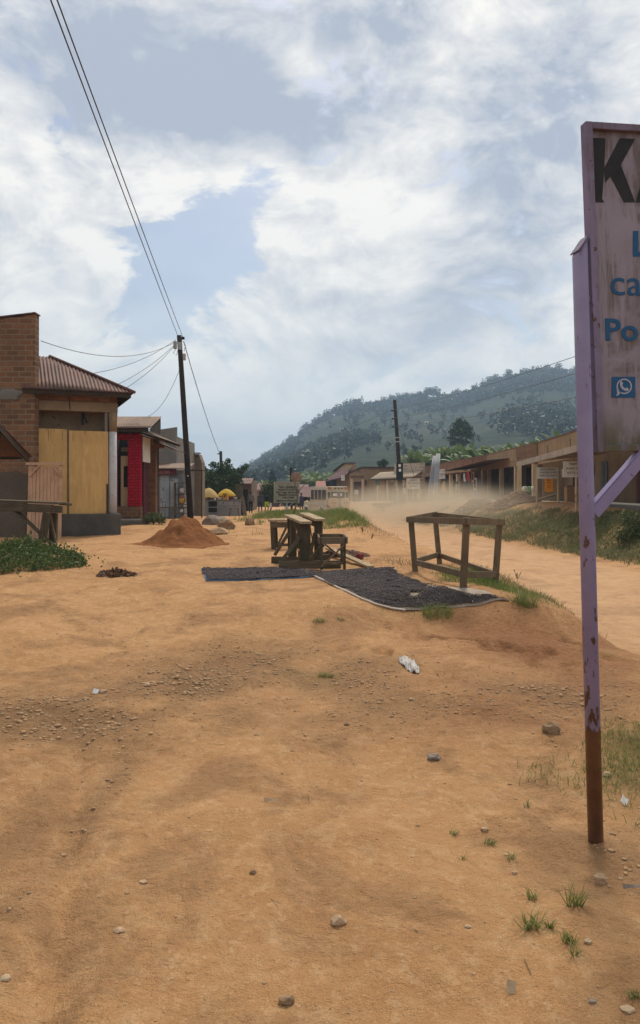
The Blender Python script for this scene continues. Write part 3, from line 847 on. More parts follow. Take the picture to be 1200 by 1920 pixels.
# ------------------------------------------------------------------ tall brick building (left edge)
zb = .28
b = thing("brick_building", "tall bare brick building with a sloping parapet at the left edge", "building", (-9.5, 21.6, zb))
mb = MB()
mb.prism([(-14, 21.6, -.2), (-8.03, 21.6, -.2), (-8.01, 21.6, 6.56), (-9.05, 21.6, 6.43), (-14, 21.6, 5.85)], (0, .30, 0))
mb.build("front_wall", M_brick, b)
mb = MB()
mb.prism([(-8.03, 21.905, -.2), (-10.6, 28.2, -.2), (-10.6, 28.2, 5.6), (-9.0, 24.3, 5.9), (-8.30, 22.55, 6.0), (-8.16, 22.2, 6.0), (-8.03, 21.905, 6.35)], (-.28, -.1, 0))
mb.build("side_wall", M_brick, b)
mb = MB(); mb.beam((-14, 21.75, 5.90), (-7.99, 21.75, 6.60), .40, .035); mb.build("coping", M_rust, b)
mb = MB(); mb.prism([(-14, 21.593, .1), (-8.27, 21.593, .1), (-8.22, 21.593, 2.05), (-8.5, 21.593, 2.16), (-9.0, 21.593, 2.1), (-14, 21.593, 2.15)], (0, -.022, 0)); mb.build("render_patch", M_inner, b)
mb = MB(); mb.blob((-8.75, 21.598, 4.30), (.36, .02, .17), 3, .35, 3, 2.2); mb.build("mortar_patch", M_concrete, b, smooth=True)

# ------------------------------------------------------------------ boarded shop with hipped roof
O1 = Vector((-8.16, 22.0, .30))
b = thing("boarded_shop", "plaster shop with plywood boarded front and rusty hipped roof", "building", O1, R(22))
def lb(mb_, name, mat, par=None, **k): return mb_.build(name, mat, par or b, local=True, **k)
mb = MB(); mb.bx(.06, 2.38, -.16, 6.0, -.5, .62); lb(mb, "plinth", M_plinth, bevel=.03)
mb = MB(); mb.bx(2.06, 2.24, .20, 6.0, .622, 4.08); mb.bx(.02, 2.06, 5.8, 5.98, .622, 4.08); mb.bx(-.2, .018, .2, 6.0, .622, 4.08); lb(mb, "wall", M_inner)
mb = MB(); mb.bx(.02, 2.055, .55, .62, .624, 4.0); lb(mb, "inner_partition", M_lintel)
mb = MB(); mb.bx(-.02, 2.30, -.06, .24, 3.62, 3.90); lb(mb, "lintel", M_lintel, bevel=.01)
mb = MB(); mb.bx(-.02, 2.28, -.03, .22, 3.902, 4.12); lb(mb, "brick_band", M_brickred)
mb = MB(); mb.bx(0.0, .075, -.03, .1, .622, 3.618); lb(mb, "jamb", M_concrete)
mb = MB(); mb.bx(1.93, 2.01, -.02, .1, 3.06, 3.618); lb(mb, "jamb", M_concrete)
mb = MB(); mb.bx(.08, .885, -.035, -.015, .625, 3.085); lb(mb, "plywood_sheet", M_ply)
mb = MB(); mb.bx(.905, 2.03, -.035, -.015, .625, 3.05); lb(mb, "plywood_sheet", M_ply)
mb = MB(); mb.bx(.868, .922, -.05, -.036, .625, 3.07); lb(mb, "batten", M_gwood)
mb = MB(); mb.bx(1.30, 1.36, .3, .36, 3.25, 3.62); mb.beam((1.33, .3, 3.62), (1.45, .3, 3.3), .05, .05); lb(mb, "hanging_bracket", M_black)
mb = MB(); mb.lathe([(.125, .62), (.118, 1.2), (.115, 3.05)], (2.165, .02, 0), 14); c_ = lb(mb, "pillar", M_peel, smooth=True)
mb = MB(); mb.lathe([(.122, 3.052), (.125, 3.4), (.14, 3.618)], (2.165, .02, 0), 14); lb(mb, "pillar_head", M_lintel, smooth=True)
mb = MB(); mb.bx(1.975, 2.02, -.055, -.037, .625, 1.5); lb(mb, "dark_strip", M_black)
mb = MB()
corr(mb, (-.35, -.55, 4.16), (2.70, -.55, 4.16), (0, 2.75, 1.36), math.hypot(2.75, 1.36), lambda u: 1.0 if (-.35 + u * 3.05) < .5 else (2.70 - (-.35 + u * 3.05)) / 2.2, .105, .017)
corr(mb, (2.70, -.55, 4.16), (2.70, 6.2, 4.16), (-2.2, 0, 1.36), math.hypot(2.2, 1.36), lambda u: min(1.0, u * 6.75 / 2.75 + .001), .105, .017)
corr(mb, (-1.7, 6.2, 4.16), (-1.7, -.55, 4.16), (2.2, 0, 1.36), math.hypot(2.2, 1.36), lambda u: min(1.0, (1 - u) * 6.75 / 2.75 + .001), .105, .017)
rf = solid(lb(mb, "roof", M_rust, smooth=True))
mb = MB(); mb.tube([(2.72, -.57, 4.18), (1.6, .81, 4.87), (.5, 2.2, 5.545)], .045, 8); mb.tube([(.5, 2.2, 5.545), (.5, 6.2, 5.545)], .045, 8); lb(mb, "ridge_cap", M_rust, rf, smooth=True)
mb = MB(); mb.bx(-.35, 2.62, -.50, -.47, 4.03, 4.185); mb.bx(2.60, 2.63, -.46, 6.1, 4.03, 4.185); lb(mb, "fascia", M_rafter)
for k in range(9): mb = MB(); mb.beam((2.26, .1 + k * .7, 4.16), (2.62, .1 + k * .7, 4.07), .05, .08); lb(mb, "rafter", M_rafter)
for k in range(4): mb = MB(); mb.beam((.2 + k * .65, .0, 4.17), (.2 + k * .65, -.48, 4.08), .05, .07); lb(mb, "rafter", M_rafter)
mb = MB(); mb.tube([(.92, -.075, 4.05), (.93, -.07, 3.9), (.95, -.068, 3.64)], .012, 6); lb(mb, "cable", M_black)
mb = MB(); mb.bx(2.25, 2.262, .3, 5.9, .63, 4.0); lb(mb, "plaster_skin", M_lintel)

# leaning door between the two buildings
Dp = Vector((-7.92, 20.75, hz(-7.92, 20.75)))
b = thing("wooden_door", "pale unpainted plank door with diagonal corner braces leaning against the boarded shop", "door", Dp, R(6))
lean = Matrix.Rotation(R(-5), 4, 'X')
mb = MB()
for k in range(7):
    mb.bx(.12 + k * .098, .12 + k * .098 + .082, -.012, .012, .10, 1.98)
o = lb(mb, "planks", M_pine)
mb = MB(); mb.bx(.0, .115, -.018, .018, .0, 2.06); p1_ = lb(mb, "stile", M_pine)
mb = MB(); mb.bx(.812, .90, -.018, .018, .0, 2.06); p2_ = lb(mb, "stile", M_pine)
mb = MB(); mb.bx(.118, .81, -.018, .018, .0, .09); p3_ = lb(mb, "rail", M_pine)
mb = MB(); mb.bx(-.06, .98, -.055, -.02, 2.02, 2.09); p4_ = lb(mb, "rail", M_pine)
mb = MB(); mb.beam((.03, -.045, 1.70), (.34, -.045, 2.05), .035, .05, (0, 1, 0)); p5_ = lb(mb, "brace", M_pine)
mb = MB(); mb.beam((.90, -.045, 1.70), (.60, -.045, 2.05), .035, .05, (0, 1, 0)); p6_ = lb(mb, "brace", M_pine)
for q in (o, p1_, p2_, p3_, p4_, p5_, p6_): q.data.transform(lean)

# ------------------------------------------------------------------ red brick shop
zr_ = hz(-7.6, 31)
b = thing("red_shop", "small red painted brick shop with brown corrugated roof", "building", (-7.7, 31.0, zr_))
mb = MB(); mb.bx(-9.2, -8.24, 31, 31.28, zr_ - .2, 3.9); mb.bx(-7.76, -7.25, 31, 31.28, .96, 3.9); mb.bx(-8.24, -7.76, 31, 31.28, 3.66, 3.9)
mb.build("front_wall", M_brickpaint, b)
mb = MB(); mb.bx(-8.24, -7.23, 30.97, 31.3, zr_ - .3, .955); mb.build("bare_brick_base", M_brick, b)
mb = MB(); mb.bx(-9.2, -7.3, 34.6, 34.8, 0, 3.9); mb.bx(-9.2, -9.0, 31.3, 34.6, 0, 3.9); mb.bx(-9.0, -7.3, 31.3, 34.6, .3, .4); mb.build("inner_wall", M_darkin, b)
mb = MB(); mb.bx(-8.13, -7.70, 31.34, 31.39, .96, 3.02); dr = mb.build("door", M_cream, b)
mb = MB(); mb.bx(-8.0, -7.84, 31.31, 31.338, 1.75, 2.6); mb.build("door_panel", M_darkin, dr)
mb = MB(); mb.bx(-8.14, -7.8, 31.45, 31.50, 3.2, 3.38); mb.build("shelf_board", M_topplank, b)
mb = MB(); mb.bx(-7.56, -7.19, 33.6, 33.98, 0, 3.55); mb.bx(-7.5, -7.22, 31.3, 33.6, 3.56, 3.85); mb.bx(-7.56, -7.19, 33.6, 35.5, 3.552, 3.9); mb.build("side_pillar", M_brickred, b)
mb = MB(); mb.bx(-7.225, -7.195, 31.28, 32.55, 2.78, 3.80); mb.build("sign_board", M_white, b)
mb = MB(); mb.bx(-7.5, -7.46, 31.6, 33.4, .4, 3.5); mb.bx(-7.44, -7.40, 32.2, 32.3, .4, 3.5); mb.build("side_door", surf("maroon_door", (.10, .02, .028), (.07, .015, .02), .7, 3, .1), b)
mb = MB(); corr(mb, (-9.4, 30.35, 4.08), (-6.72, 30.35, 4.08), (0, 2.2, .66), 2.3, None, .10, .016)
rf = solid(mb.build("roof", M_rust2, b, smooth=True))
mb = MB(); mb.prism([(-6.74, 30.45, 4.0), (-6.74, 32.5, 4.0), (-6.74, 32.5, 4.68)], (-.05, 0, 0)); mb.build("gable_end", M_rafter, b)
mb = MB(); corr(mb, (-6.25, 30.9, 3.66), (-6.25, 34.6, 3.66), (-1.05, 0, .42), 1.15, None, .10, .016)
corr(mb, (-6.28, 33.2, 3.36), (-6.28, 35.8, 3.36), (-1.0, 0, .40), 1.05, None, .10, .016)
solid(mb.build("side_awning", M_rust2, b, smooth=True))
mb = MB(); mb.bx(-9.3, -6.8, 30.42, 30.47, 3.93, 4.10); mb.build("fascia", M_rafter, b)
mb = MB(); mb.bx(-9.3, -7.26, 31.05, 31.2, 3.902, 4.3); mb.build("dark_gap_board", M_darkin, b)
for k in range(5): mb = MB(); mb.beam((-7.25, 31.0 + k * .85, 3.95), (-6.28, 31.0 + k * .85, 3.60), .05, .07); mb.build("rafter", M_rafter, b)
for k in range(10): mb = MB(); mb.beam((-8.95 + k * .22, 31.0, 3.98), (-8.95 + k * .22, 30.48, 3.96), .05, .08); mb.build("rafter", M_rafter, b)
# slab at the corner
mb = MB(); mb.bx(-7.75, -6.6, 29.0, 29.9, hz(-7.2, 29.3) - .1, hz(-7.2, 29.3) + .20)
o = mb.build("concrete_slab", M_concrete, bevel=.05); tag(o, "grey concrete slab lying before the red brick shop", "slab")

# ------------------------------------------------------------------ grey gable, shack and brown building farther along
zg = hz(-8, 40)
b = thing("grey_gable_building", "bare grey concrete gable rising behind the blue shack", "building", (-8.6, 41.0, zg))
mb = MB(); mb.prism([(-10.5, 41, zg - .2), (-7.66, 41, zg - .2), (-7.66, 41, 5.0), (-8.72, 41, 4.84), (-10.5, 41, 4.6)], (0, .25, 0)); mb.build("gable_wall", M_concrete, b)
mb = MB(); mb.bx(-7.9, -7.67, 41.26, 47, zg - .2, 4.5); mb.build("side_wall", M_concrete, b)
zg = hz(-7.6, 38)
b = thing("blue_shack", "pale blue shack with maroon signboard fascia", "shop", (-7.6, 38.5, zg))
mb = MB(); mb.bx(-9.2, -6.85, 38.5, 38.65, zg - .2, 2.62); mb.bx(-7.0, -6.85, 38.66, 40.8, zg - .2, 2.62); mb.build("wall", M_bluegrey, b)
mb = MB(); mb.bx(-8.0, -7.55, 38.46, 38.49, .3, 2.40); mb.build("door", M_lblue, b)
mb = MB(); mb.bx(-7.50, -7.12, 38.46, 38.49, .7, 2.2); mb.build("shutter", M_lblue, b)
mb = MB(); mb.bx(-9.2, -7.18, 38.30, 38.36, 2.38, 2.68); fa = mb.build("fascia_sign", surf("maroon_sign", (.11, .02, .025), (.08, .018, .02), .7, 3, .05), b)
mb = MB(); text_parts("TAILORS", .20, -8.25, 2.45, 38.285, mb); mb.build("lettering", surf("pinkish_paint", (.45, .25, .25), None, .8), fa)
mb = MB(); corr(mb, (-9.3, 38.2, 2.70), (-6.6, 38.2, 2.70), (0, 2.4, .35), 2.4, None, .1, .014); solid(mb.build("roof", M_rust2, b, smooth=True))
mb = MB(); mb.bx(-6.85, -5.95, 38.8, 40.0, 2.62, 2.66); mb.bx(-6.0, -5.95, 38.8, 38.85, .2, 2.62); mb.build("side_porch", M_rafter, b)
# shelf of goods
b = thing("goods_shelf", "wooden display shelf with yellow and white goods before the blue shack", "shelf", (-6.9, 37.8, hz(-6.9, 37.8)))
zf = hz(-6.9, 37.8)
mb = MB(); mb.bx(-7.2, -7.15, 37.8, 38.2, zf, 1.95); mb.bx(-6.55, -6.5, 37.8, 38.2, zf, 1.95); mb.bx(-7.2, -6.5, 37.75, 38.25, 1.951, 2.0); mb.build("frame", M_gwood, b)
for zz in (.45, .9, 1.4):
    mb = MB(); mb.bx(-7.148, -6.552, 37.82, 38.2, zz, zz + .03); mb.build("shelf", M_gwood, b)
gcol = [surf("yellow_goods", (.55, .33, .05), (.45, .25, .04), .6, 8), surf("white_goods", (.6, .58, .55), (.5, .48, .45), .6, 8), surf("pink_goods", (.45, .20, .24), (.35, .14, .18), .6, 8)]
for i, (zz, ci, w_, hh_) in enumerate([(.93, 0, .34, .36), (1.43, 1, .30, .34), (.48, 1, .3, .22), (1.25, 2, .26, .12)]):
    mb = MB(); mb.blob((-6.8, 37.95, zz + hh_ / 2), (w_ / 2, .14, hh_ / 2), i, .12, 2, 2)
    o = mb.build("goods_sack", gcol[ci], smooth=True); tag(o, ["yellow bundle on the middle shelf before the blue shack", "white bundle on the top shelf before the blue shack", "white bundle on the lowest shelf before the blue shack", "pink bundle above the yellow one on the shelf"][i], "bundle")
zg = hz(-7.8, 47)
b = thing("brown_building", "brown plaster building with timber upper wall behind the left pole", "building", (-7.9, 47, zg))
mb = MB(); mb.prism([(-8.5, 47, zg - .2), (-7.22, 47, zg - .2), (-7.22, 47, 3.3), (-7.42, 47, 3.84), (-8.5, 47, 3.84)], (0, 1.2, 0)); mb.build("wall", surf("brown_plaster", (.20, .155, .11), (.15, .115, .08), .95, 1.5, .2, spot=(.1, .07, .05), spot_sc=3), b)
mb = MB(); mb.prism([(-8.95, 46.6, 2.9), (-7.95, 46.6, 2.9), (-7.95, 46.6, 3.75), (-8.25, 46.6, 3.78), (-8.95, 46.6, 4.1)], (0, .12, 0))
mb.build("timber_wall", M_rafter, b)
mb = MB(); mb.beam((-9.05, 46.5, 4.17), (-7.9, 46.5, 3.80), .6, .05, (0, 0, 1)); mb.beam((-7.95, 46.9, 3.89), (-7.3, 46.9, 3.89), .5, .05); mb.build("roof_edge", M_rust, b)
mb = MB(); mb.bx(-9.0, -7.0, 46.1, 46.3, 2.78, 2.84); mb.bx(-8.9, -7.6, 46.0, 46.1, 2.87, 2.93); mb.build("shelf_plank", M_gwood, b)
mb = MB(); mb.bx(-8.3, -7.7, 46.94, 46.99, zg, 2.1); mb.build("doorway", M_darkin, b)

# long low shop front under the tree, and the low wall of houses beyond
zg = hz(-9, 66)
b = thing("low_shop_row", "long low dim shop front behind the leafy tree", "building", (-9.0, 66, zg))
mb = MB(); mb.bx(-14, -5.9, 66, 72, zg - .2, 2.5); mb.build("wall", surf("dim_brown_wall", (.16, .115, .08), (.11, .08, .055), .95, 1.5), b)
for k in range(4):
    mb = MB(); mb.bx(-9.6 + k * 1.0, -9.2 + k * 1.0, 65.95, 65.99, zg, 1.7); mb.build("doorway", M_darkin, b)
for k in range(4):
    mb = MB(); mb.bx(-9.9 + k * 1.05, -9.8 + k * 1.05, 64.4, 64.5, zg - .2, 2.2); mb.build("porch_post", M_white, b)
mb = MB(); corr(mb, (-14, 64.2, 2.15), (-5.8, 64.2, 2.15), (0, 3, .55), 3.0, None, .2, .02, 4); solid(mb.build("roof", M_rust, b, smooth=True))
zg = hz(-6, 88)
b = thing("far_low_house", "low far house with brown roof and pale wall beyond the walking people", "house", (-6.2, 88, zg))
mb = MB(); mb.bx(-11, -4.6, 88, 92, zg - .2, 1.55); mb.build("wall", surf("pale_pink_wall", (.42, .32, .23), (.33, .25, .18), .9, 1.2), b)
mb = MB(); mb.bx(-11, -4.7, 87.94, 87.99, zg - .2, .7); mb.build("dado", surf("brown_dado", (.14, .075, .05), (.10, .055, .04), .9, 1.2), b)
mb = MB(); corr(mb, (-11.3, 87.2, 1.55), (-4.3, 87.2, 1.55), (0, 3, .9), 3.2, None, .25, .03, 4); solid(mb.build("roof", M_rust, b, smooth=True))
zg = hz(-2.6, 92)
b = thing("blue_wall_house", "low house with blue lower wall behind the arrow signboard", "house", (-3.0, 92, zg))
mb = MB(); mb.bx(-5.0, -1.6, 92, 95, zg - .2, 1.7); mb.build("wall", surf("drab_brown_wall", (.20, .16, .12), (.15, .12, .09), .9, 1.2), b)  # house wall in one even brown
mb = MB(); mb.bx(-5.0, -1.6, 91.94, 91.99, zg - .2, .25); mb.build("blue_dado", surf("blue_dado_paint", (.035, .06, .12), (.03, .05, .09), .8, 1.2), b)
mb = MB(); mb.bx(-3.8, -3.0, 91.93, 91.985, zg, 1.4); mb.build("doorway", M_darkin, b)
mb = MB(); corr(mb, (-5.2, 91.3, 1.65), (-1.4, 91.3, 1.65), (0, 3, .7), 3.2, None, .25, .03, 4); solid(mb.build("roof", M_rust, b, smooth=True))
zg = hz(-.8, 84)
b = thing("brown_roof_stall", "low stall with sagging red brown sheet roof left of the van", "stall", (-1.2, 84, zg))
mb = MB(); mb.prism([(-2.6, 84, .95), (.4, 84, .75), (.4, 87, 2.0), (-2.6, 87, 2.0)], (0, 0, .05)); mb.build("roof", M_maroon, b)
for (x_, y_, z_) in ((-2.4, 84.3, 1.0), (.2, 84.3, .85), (-2.4, 86.8, 1.95), (.2, 86.8, 1.95)):
    mb = MB(); mb.tube([(x_, y_, zg - .2), (x_, y_, z_)], .06, 6); mb.build("post", M_rafter, b)
mb = MB(); mb.bx(-2.3, .1, 86.5, 86.6, zg, 1.7); mb.build("back_panel", M_darkin, b)
zg = hz(.5, 78)
b = thing("timber_kiosk", "narrow tall red roofed timber kiosk beside the van", "kiosk", (.25, 78, zg))
mb = MB(); mb.bx(-.30, .55, 78, 79.2, zg - .2, 2.0); mb.build("wall", M_rafter, b)
mb = MB(); mb.prism([(-.45, 77.6, 2.0), (.62, 77.6, 2.0), (.55, 79.3, 2.55), (-.40, 79.3, 2.55)], (0, 0, .04)); mb.build("roof", surf("red_tin", (.28, .085, .055), (.22, .07, .05), .7, 2), b)
mb = MB(); mb.bx(-.05, .38, 77.95, 77.99, zg, 1.5); mb.build("doorway", M_darkin, b)
# ------------------------------------------------------------------ purple signboard
def sign_mat(name, col, col2, moss=False, chips=.66, chip_sc=16.0, streaks=True):
    m_, t = new_mat(name)
    p = t.obj(); x, y, z = t.xyz(p)
    a = t.noise(p, 2.6, 6, .65)
    base = t.mix(t.mr(a, .35, .66), col, col2)
    if streaks:
        st = t.noise(t.scale(p, (18, 18, 1.6)), 1.0, 6, .7)
        pat = t.noise(p, 3.4, 5, .65, .6)
        base = t.mix(t.m('MULTIPLY', t.m('MULTIPLY', t.mr(st, .40, .60), t.mr(pat, .40, .58)), .85), base, (.085, .060, .046))
        base = t.mix(t.mr(t.noise(p, 5.5, 7, .75), .62, .72, 0, .7), base, (.14, .095, .06))
    g = t.noise(p, chip_sc, 6, .72)
    base = t.mix(t.mr(g, chips, chips + .03), base, (.075, .035, .018))
    if moss:
        ms = t.m('MULTIPLY', t.mr(z, 1.80, 2.05, 1, 0), t.mr(t.noise(t.scale(p, (9, 9, 3)), 1.0, 5, .7), .35, .6))
        base = t.mix(t.m('MULTIPLY', ms, .85), base, (.075, .066, .022))
    finish(t, base, .62, g, .12, .004, 0, .35)
    return m_
M_post = None
def make_post_mat():
    m_, t = new_mat("purple_post_paint")
    p = t.obj(); x, y, z = t.xyz(p)
    a = t.noise(p, 4, 5, .6)
    base = t.mix(t.mr(a, .35, .65), (.220, .182, .305), (.178, .146, .255))
    g = t.noise(t.scale(p, (1, 1, .45)), 26, 6, .68)
    thr = t.mr(z, .5, 1.9, .515, .645, smooth=False)
    base = t.mix(t.mr(t.m('SUBTRACT', g, thr), 0, .03), base, (.07, .032, .018))
    low = t.m('ADD', z, t.m('MULTIPLY', t.m('SUBTRACT', t.noise(p, 20, 4, .7), .5), .05))
    rust = t.mix(t.mr(t.noise(p, 13, 6, .7), .35, .65), (.085, .036, .018), (.135, .062, .030))
    base = t.mix(t.mr(low, .50, .515, 1, 0), base, rust)
    finish(t, base, .42, g, .15, .004, 0, .5)
    return m_
M_post = make_post_mat()
M_panel = sign_mat("purple_panel_paint", (.252, .220, .272), (.195, .168, .208), True, .70)
M_frame = sign_mat("purple_frame_paint", (.19, .155, .255), (.14, .112, .18), True, .60, 20)
M_brace = sign_mat("purple_brace_paint", (.23, .19, .335), (.19, .155, .28), False, .64, 14, False)
base_pt = G(1117, 1576)
upv = Vector((-.027, .0, 1)).normalized()
rgt = Vector((math.cos(R(10)), math.sin(R(10)), .022)); rgt = (rgt - upv * rgt.dot(upv)).normalized()
dep = upv.cross(rgt)
Msign = Matrix(((rgt.x, dep.x, upv.x, base_pt.x), (rgt.y, dep.y, upv.y, base_pt.y), (rgt.z, dep.z, upv.z, base_pt.z), (0, 0, 0, 1)))
b = thing("signboard", "weathered purple metal signboard with black and blue hand-painted letters", "signboard", base_pt, mat=Msign)
K_ = base_pt.y / FPX                  # metres per photo pixel at the post
def lxz(px, py):      # photo point -> place on the panel plane (along, up)
    c = EYE - (py - HY) * K_ - base_pt.z; k = (px - CX) / FPX; a = 0.0
    for _ in range(6):
        a = (k * base_pt.y - base_pt.x - upv.x * c) / (rgt.x - k * rgt.y)
        c = EYE - (py - HY) / FPX * (base_pt.y + rgt.y * a) - base_pt.z - rgt.z * a
    return a, c
def lz(py): return EYE - (py - HY) * K_ - base_pt.z
def lx(px, py): return lxz(px, py)[0]
pr = .0345
for xo in (0.0, 2.45):
    mb = MB()
    ztop = lz(452) if xo == 0 else lz(480)
    n = 20
    ring0 = [(xo + pr * math.cos(2 * math.pi * k / n), pr * math.sin(2 * math.pi * k / n)) for k in range(n)]
    vs = [(x_, y_, -.35) for x_, y_ in ring0] + [(x_, y_, ztop - .075 + (x_ - xo + pr) * 1.35) for x_, y_ in ring0]
    fs = [(k, (k + 1) % n, n + (k + 1) % n, n + k) for k in range(n)] + [tuple(range(n))[::-1], tuple(range(n, 2 * n))]
    mb.add(vs, fs)
    po = lb(mb, "post", M_post, smooth=False)
    po.data.polygons.foreach_set('use_smooth', [i < n for i in range(len(po.data.polygons))])
    mb = MB(); mb.box((xo, 0, ztop - .018), (.088, .074, .006), Matrix.Rotation(-math.atan(1.35), 3, 'Y')); lb(mb, "cap_plate", M_frame, po)
pz0, pz1 = lz(848), lz(229)
px0 = pr + .018
px1 = 2.45 - pr - .018
mb = MB(); mb.bx(px0 + .03, px1 - .03, .006, .010, pz0 + .03, pz1 - .03); SHR = .0113
def shear(o_):
    for v_ in o_.data.vertices: v_.co.x -= (v_.co.z - pz0) * SHR
    return o_
pan = shear(lb(mb, "panel", M_panel))
mb = MB()
mb.bx(px0, px0 + .034, -.020, .030, pz0, pz1)
mb.bx(px1 - .034, px1, -.020, .030, pz0, pz1)
mb.bx(px0 + .0342, px1 - .0342, -.019, .029, pz1 - .032, pz1)
mb.bx(px0 + .0342, px1 - .0342, -.019, .029, pz0, pz0 + .032)
shear(lb(mb, "frame", M_frame, bevel=.003))
for zz in (lz(560), lz(700), lz(800)):
    mb = MB(); mb.bx(pr - .006, px0 + .002, -.008, .008, zz - .014, zz + .014); lb(mb, "weld_tab", M_frame)
    mb = MB(); mb.bx(px1 - .002, px1 + .024, -.008, .008, zz - .014, zz + .014); lb(mb, "weld_tab", M_frame)
mb = MB()
a_, c_ = Vector((pr - .03, 0, lz(955))), Vector((lx(1196, 860), 0, pz0 - .002))
mb.beam(a_, c_, .044, .006, Vector((0, 0, 1)).cross(Vector((0, 1, 0))) * 0 + Vector((-(c_ - a_).z, 0, (c_ - a_).x)).normalized())
nn_ = Vector((-(c_ - a_).z, 0, (c_ - a_).x)).normalized()
mb.beam(a_ + Vector((0, -.026, 0)) - nn_ * .028, c_ + Vector((0, -.026, 0)) - nn_ * .028, .006, .050, nn_)
lb(mb, "brace", M_brace)
a2, c2 = Vector((2.45 - pr + .01, 0, lz(948))), Vector((2.45 - lx(1196, 860), 0, pz0 - .002))
mb = MB(); mb.beam(a2, c2, .05, .05); lb(mb, "brace", M_brace)
# lettering
M_blackpaint = surf("worn_black_paint", (.012, .012, .014), (.02, .019, .02), .6, 12, .05, world=False)
M_bluepaint = surf("worn_blue_paint", (.012, .075, .180), (.016, .086, .200), .6, 9, .05, world=False, spot=(.12, .12, .20), spot_sc=30, spot_t=.66)
M_ltpaint = surf("pale_lilac_paint", (.42, .40, .46), (.36, .34, .40), .6, 9, .05, world=False)
ly = .0055
mb = MB()
def flat(pts, mb_=None):      # polygon given in photo pixels on the panel
    P = [(lxz(px, py)[0], ly, lxz(px, py)[1]) for px, py in pts]
    (mb_ or mb).prism(P, (0, -.0018, 0))
flat([(1110, 257), (1136, 258), (1134, 314), (1130, 372), (1134, 378), (1112, 378)])
flat([(1163, 258), (1192, 259), (1165, 308), (1136, 341), (1134, 314)])
flat([(1165, 308), (1192, 378), (1171, 378), (1146, 330)])
flat([(1193, 378), (1228, 259), (1252, 259), (1290, 380), (1262, 380), (1254, 352), (1226, 352), (1219, 379)])
# the apex of the A is cut by a lilac gap
lb(mb, "lettering", M_blackpaint, pan)
mb = MB(); flat([(1234, 330), (1247, 330), (1241, 300)]); 
for v_i, v_ in enumerate(mb.v): mb.v[v_i] = (v_[0], v_[1] - .0012, v_[2])
lb(mb, "letter_counter", M_panel, pan)
mb = MB()
flat([(1188, 432), (1198, 432), (1198, 480), (1188, 480)]); flat([(1198.2, 472), (1216, 472), (1216, 480), (1198.2, 480)])
text_parts("ca", (553 - 515) * K_ / .53, lx(1143, 535), lxz(1143, 552)[1], ly, mb, 1.12, .0)
text_parts("Po", (637 - 596) * K_ / .70, lx(1133, 615), lxz(1133, 637)[1], ly, mb, 1.16, .0025)
lb(mb, "lettering", M_bluepaint, pan)
mb = MB(); flat([(1148, 706), (1192, 706), (1192, 745), (1148, 745)]); lb(mb, "icon_square", M_bluepaint, pan)
mb = MB()
cx_, cy_, rr_ = 1171, 724, 14.5
ring = []
for k in range(28):
    a = 2 * math.pi * k / 28
    ring.append((cx_ + rr_ * math.cos(a), cy_ + rr_ * math.sin(a)))
for k in range(28):
    if 9 <= k <= 10: continue
    p_, q_ = ring[k], ring[(k + 1) % 28]
    s_ = lambda u, f: (cx_ + (u[0] - cx_) * f, cy_ + (u[1] - cy_) * f)
    flat([p_, q_, s_(q_, .84), s_(p_, .84)])
flat([(1163, 736), (1166, 734), (1160, 740.5), (1156, 742), (1158, 737), (1157, 730), (1159.5, 730)])
# handset
hs = [(1163, 716), (1166, 714), (1169, 718.5), (1167, 721.5), (1169.5, 725.5), (1173, 728), (1176, 726), (1180, 729), (1178, 732.5), (1174, 733), (1167.5, 729.5), (1163.5, 724)]
flat([hs[0], hs[1], hs[2], hs[3], hs[11]]); flat([hs[3], hs[4], hs[10], hs[11]]); flat([hs[4], hs[5], hs[9], hs[10]]); flat([hs[5], hs[6], hs[7], hs[8], hs[9]])
for v_i, v_ in enumerate(mb.v): mb.v[v_i] = (v_[0], v_[1] - .0016, v_[2])
lb(mb, "phone_icon", M_ltpaint, pan)

# ------------------------------------------------------------------ open wooden frame on the verge
A_, B_, C_, D_ = G(779, 1072), None, G(868, 1103), None
off = Vector((.47, .12, 0))
B_ = onG(A_.x + .62, A_.y + 1.50); D_ = onG(C_.x + .72, C_.y + 1.38)
b = thing("table_frame", "open wooden table frame without a top standing on the grassy verge", "table frame", (A_ + C_) / 2)
WLOC[b.name] = (A_ + C_) / 2
tz = lambda p_, py: EYE - (py - HY) / FPX * p_.y
At = W(770, 968, A_.y - .02); Ct = W(875, 970, C_.y - .02)
Bt = W(815, 960, B_.y); Dt = W(937, 972.5, D_.y)
for (p_, q_) in ((A_, At), (B_, Bt), (C_, Ct), (D_, Dt)):
    mb = MB(); mb.beam(p_ - Vector((0, 0, .06)), q_, .085, .065, (0, 1, 0)); mb.build("leg", M_gwood, b, bevel=.005)
def rail(p_, q_, dz, nm="rail", w_=.035, t_=.085, ex=.05):
    d = (q_ - p_).normalized(); mb = MB(); mb.beam(p_ - d * ex + Vector((0, 0, dz)), q_ + d * ex + Vector((0, 0, dz)), w_, t_); mb.build(nm, M_gwood, b, bevel=.004)
sh = Vector((-.045, -.03, 0))
rail(At + sh, Ct + sh, -.05, "top_rail"); rail(Bt - sh, Dt - sh, -.05, "top_rail"); rail(At + Vector((-.03, .03, 0)), Bt + Vector((-.03, .03, 0)), -.047, "top_rail", ex=.0); rail(Ct + Vector((.02, -.05, 0)), Dt + Vector((.02, -.05, 0)), -.05, "top_rail")
def low(p_, q_, f): return p_.lerp(q_, f)
lA, lB, lC, lD = low(A_, At, .17), low(B_, Bt, .17), low(C_, Ct, .19), low(D_, Dt, .15)
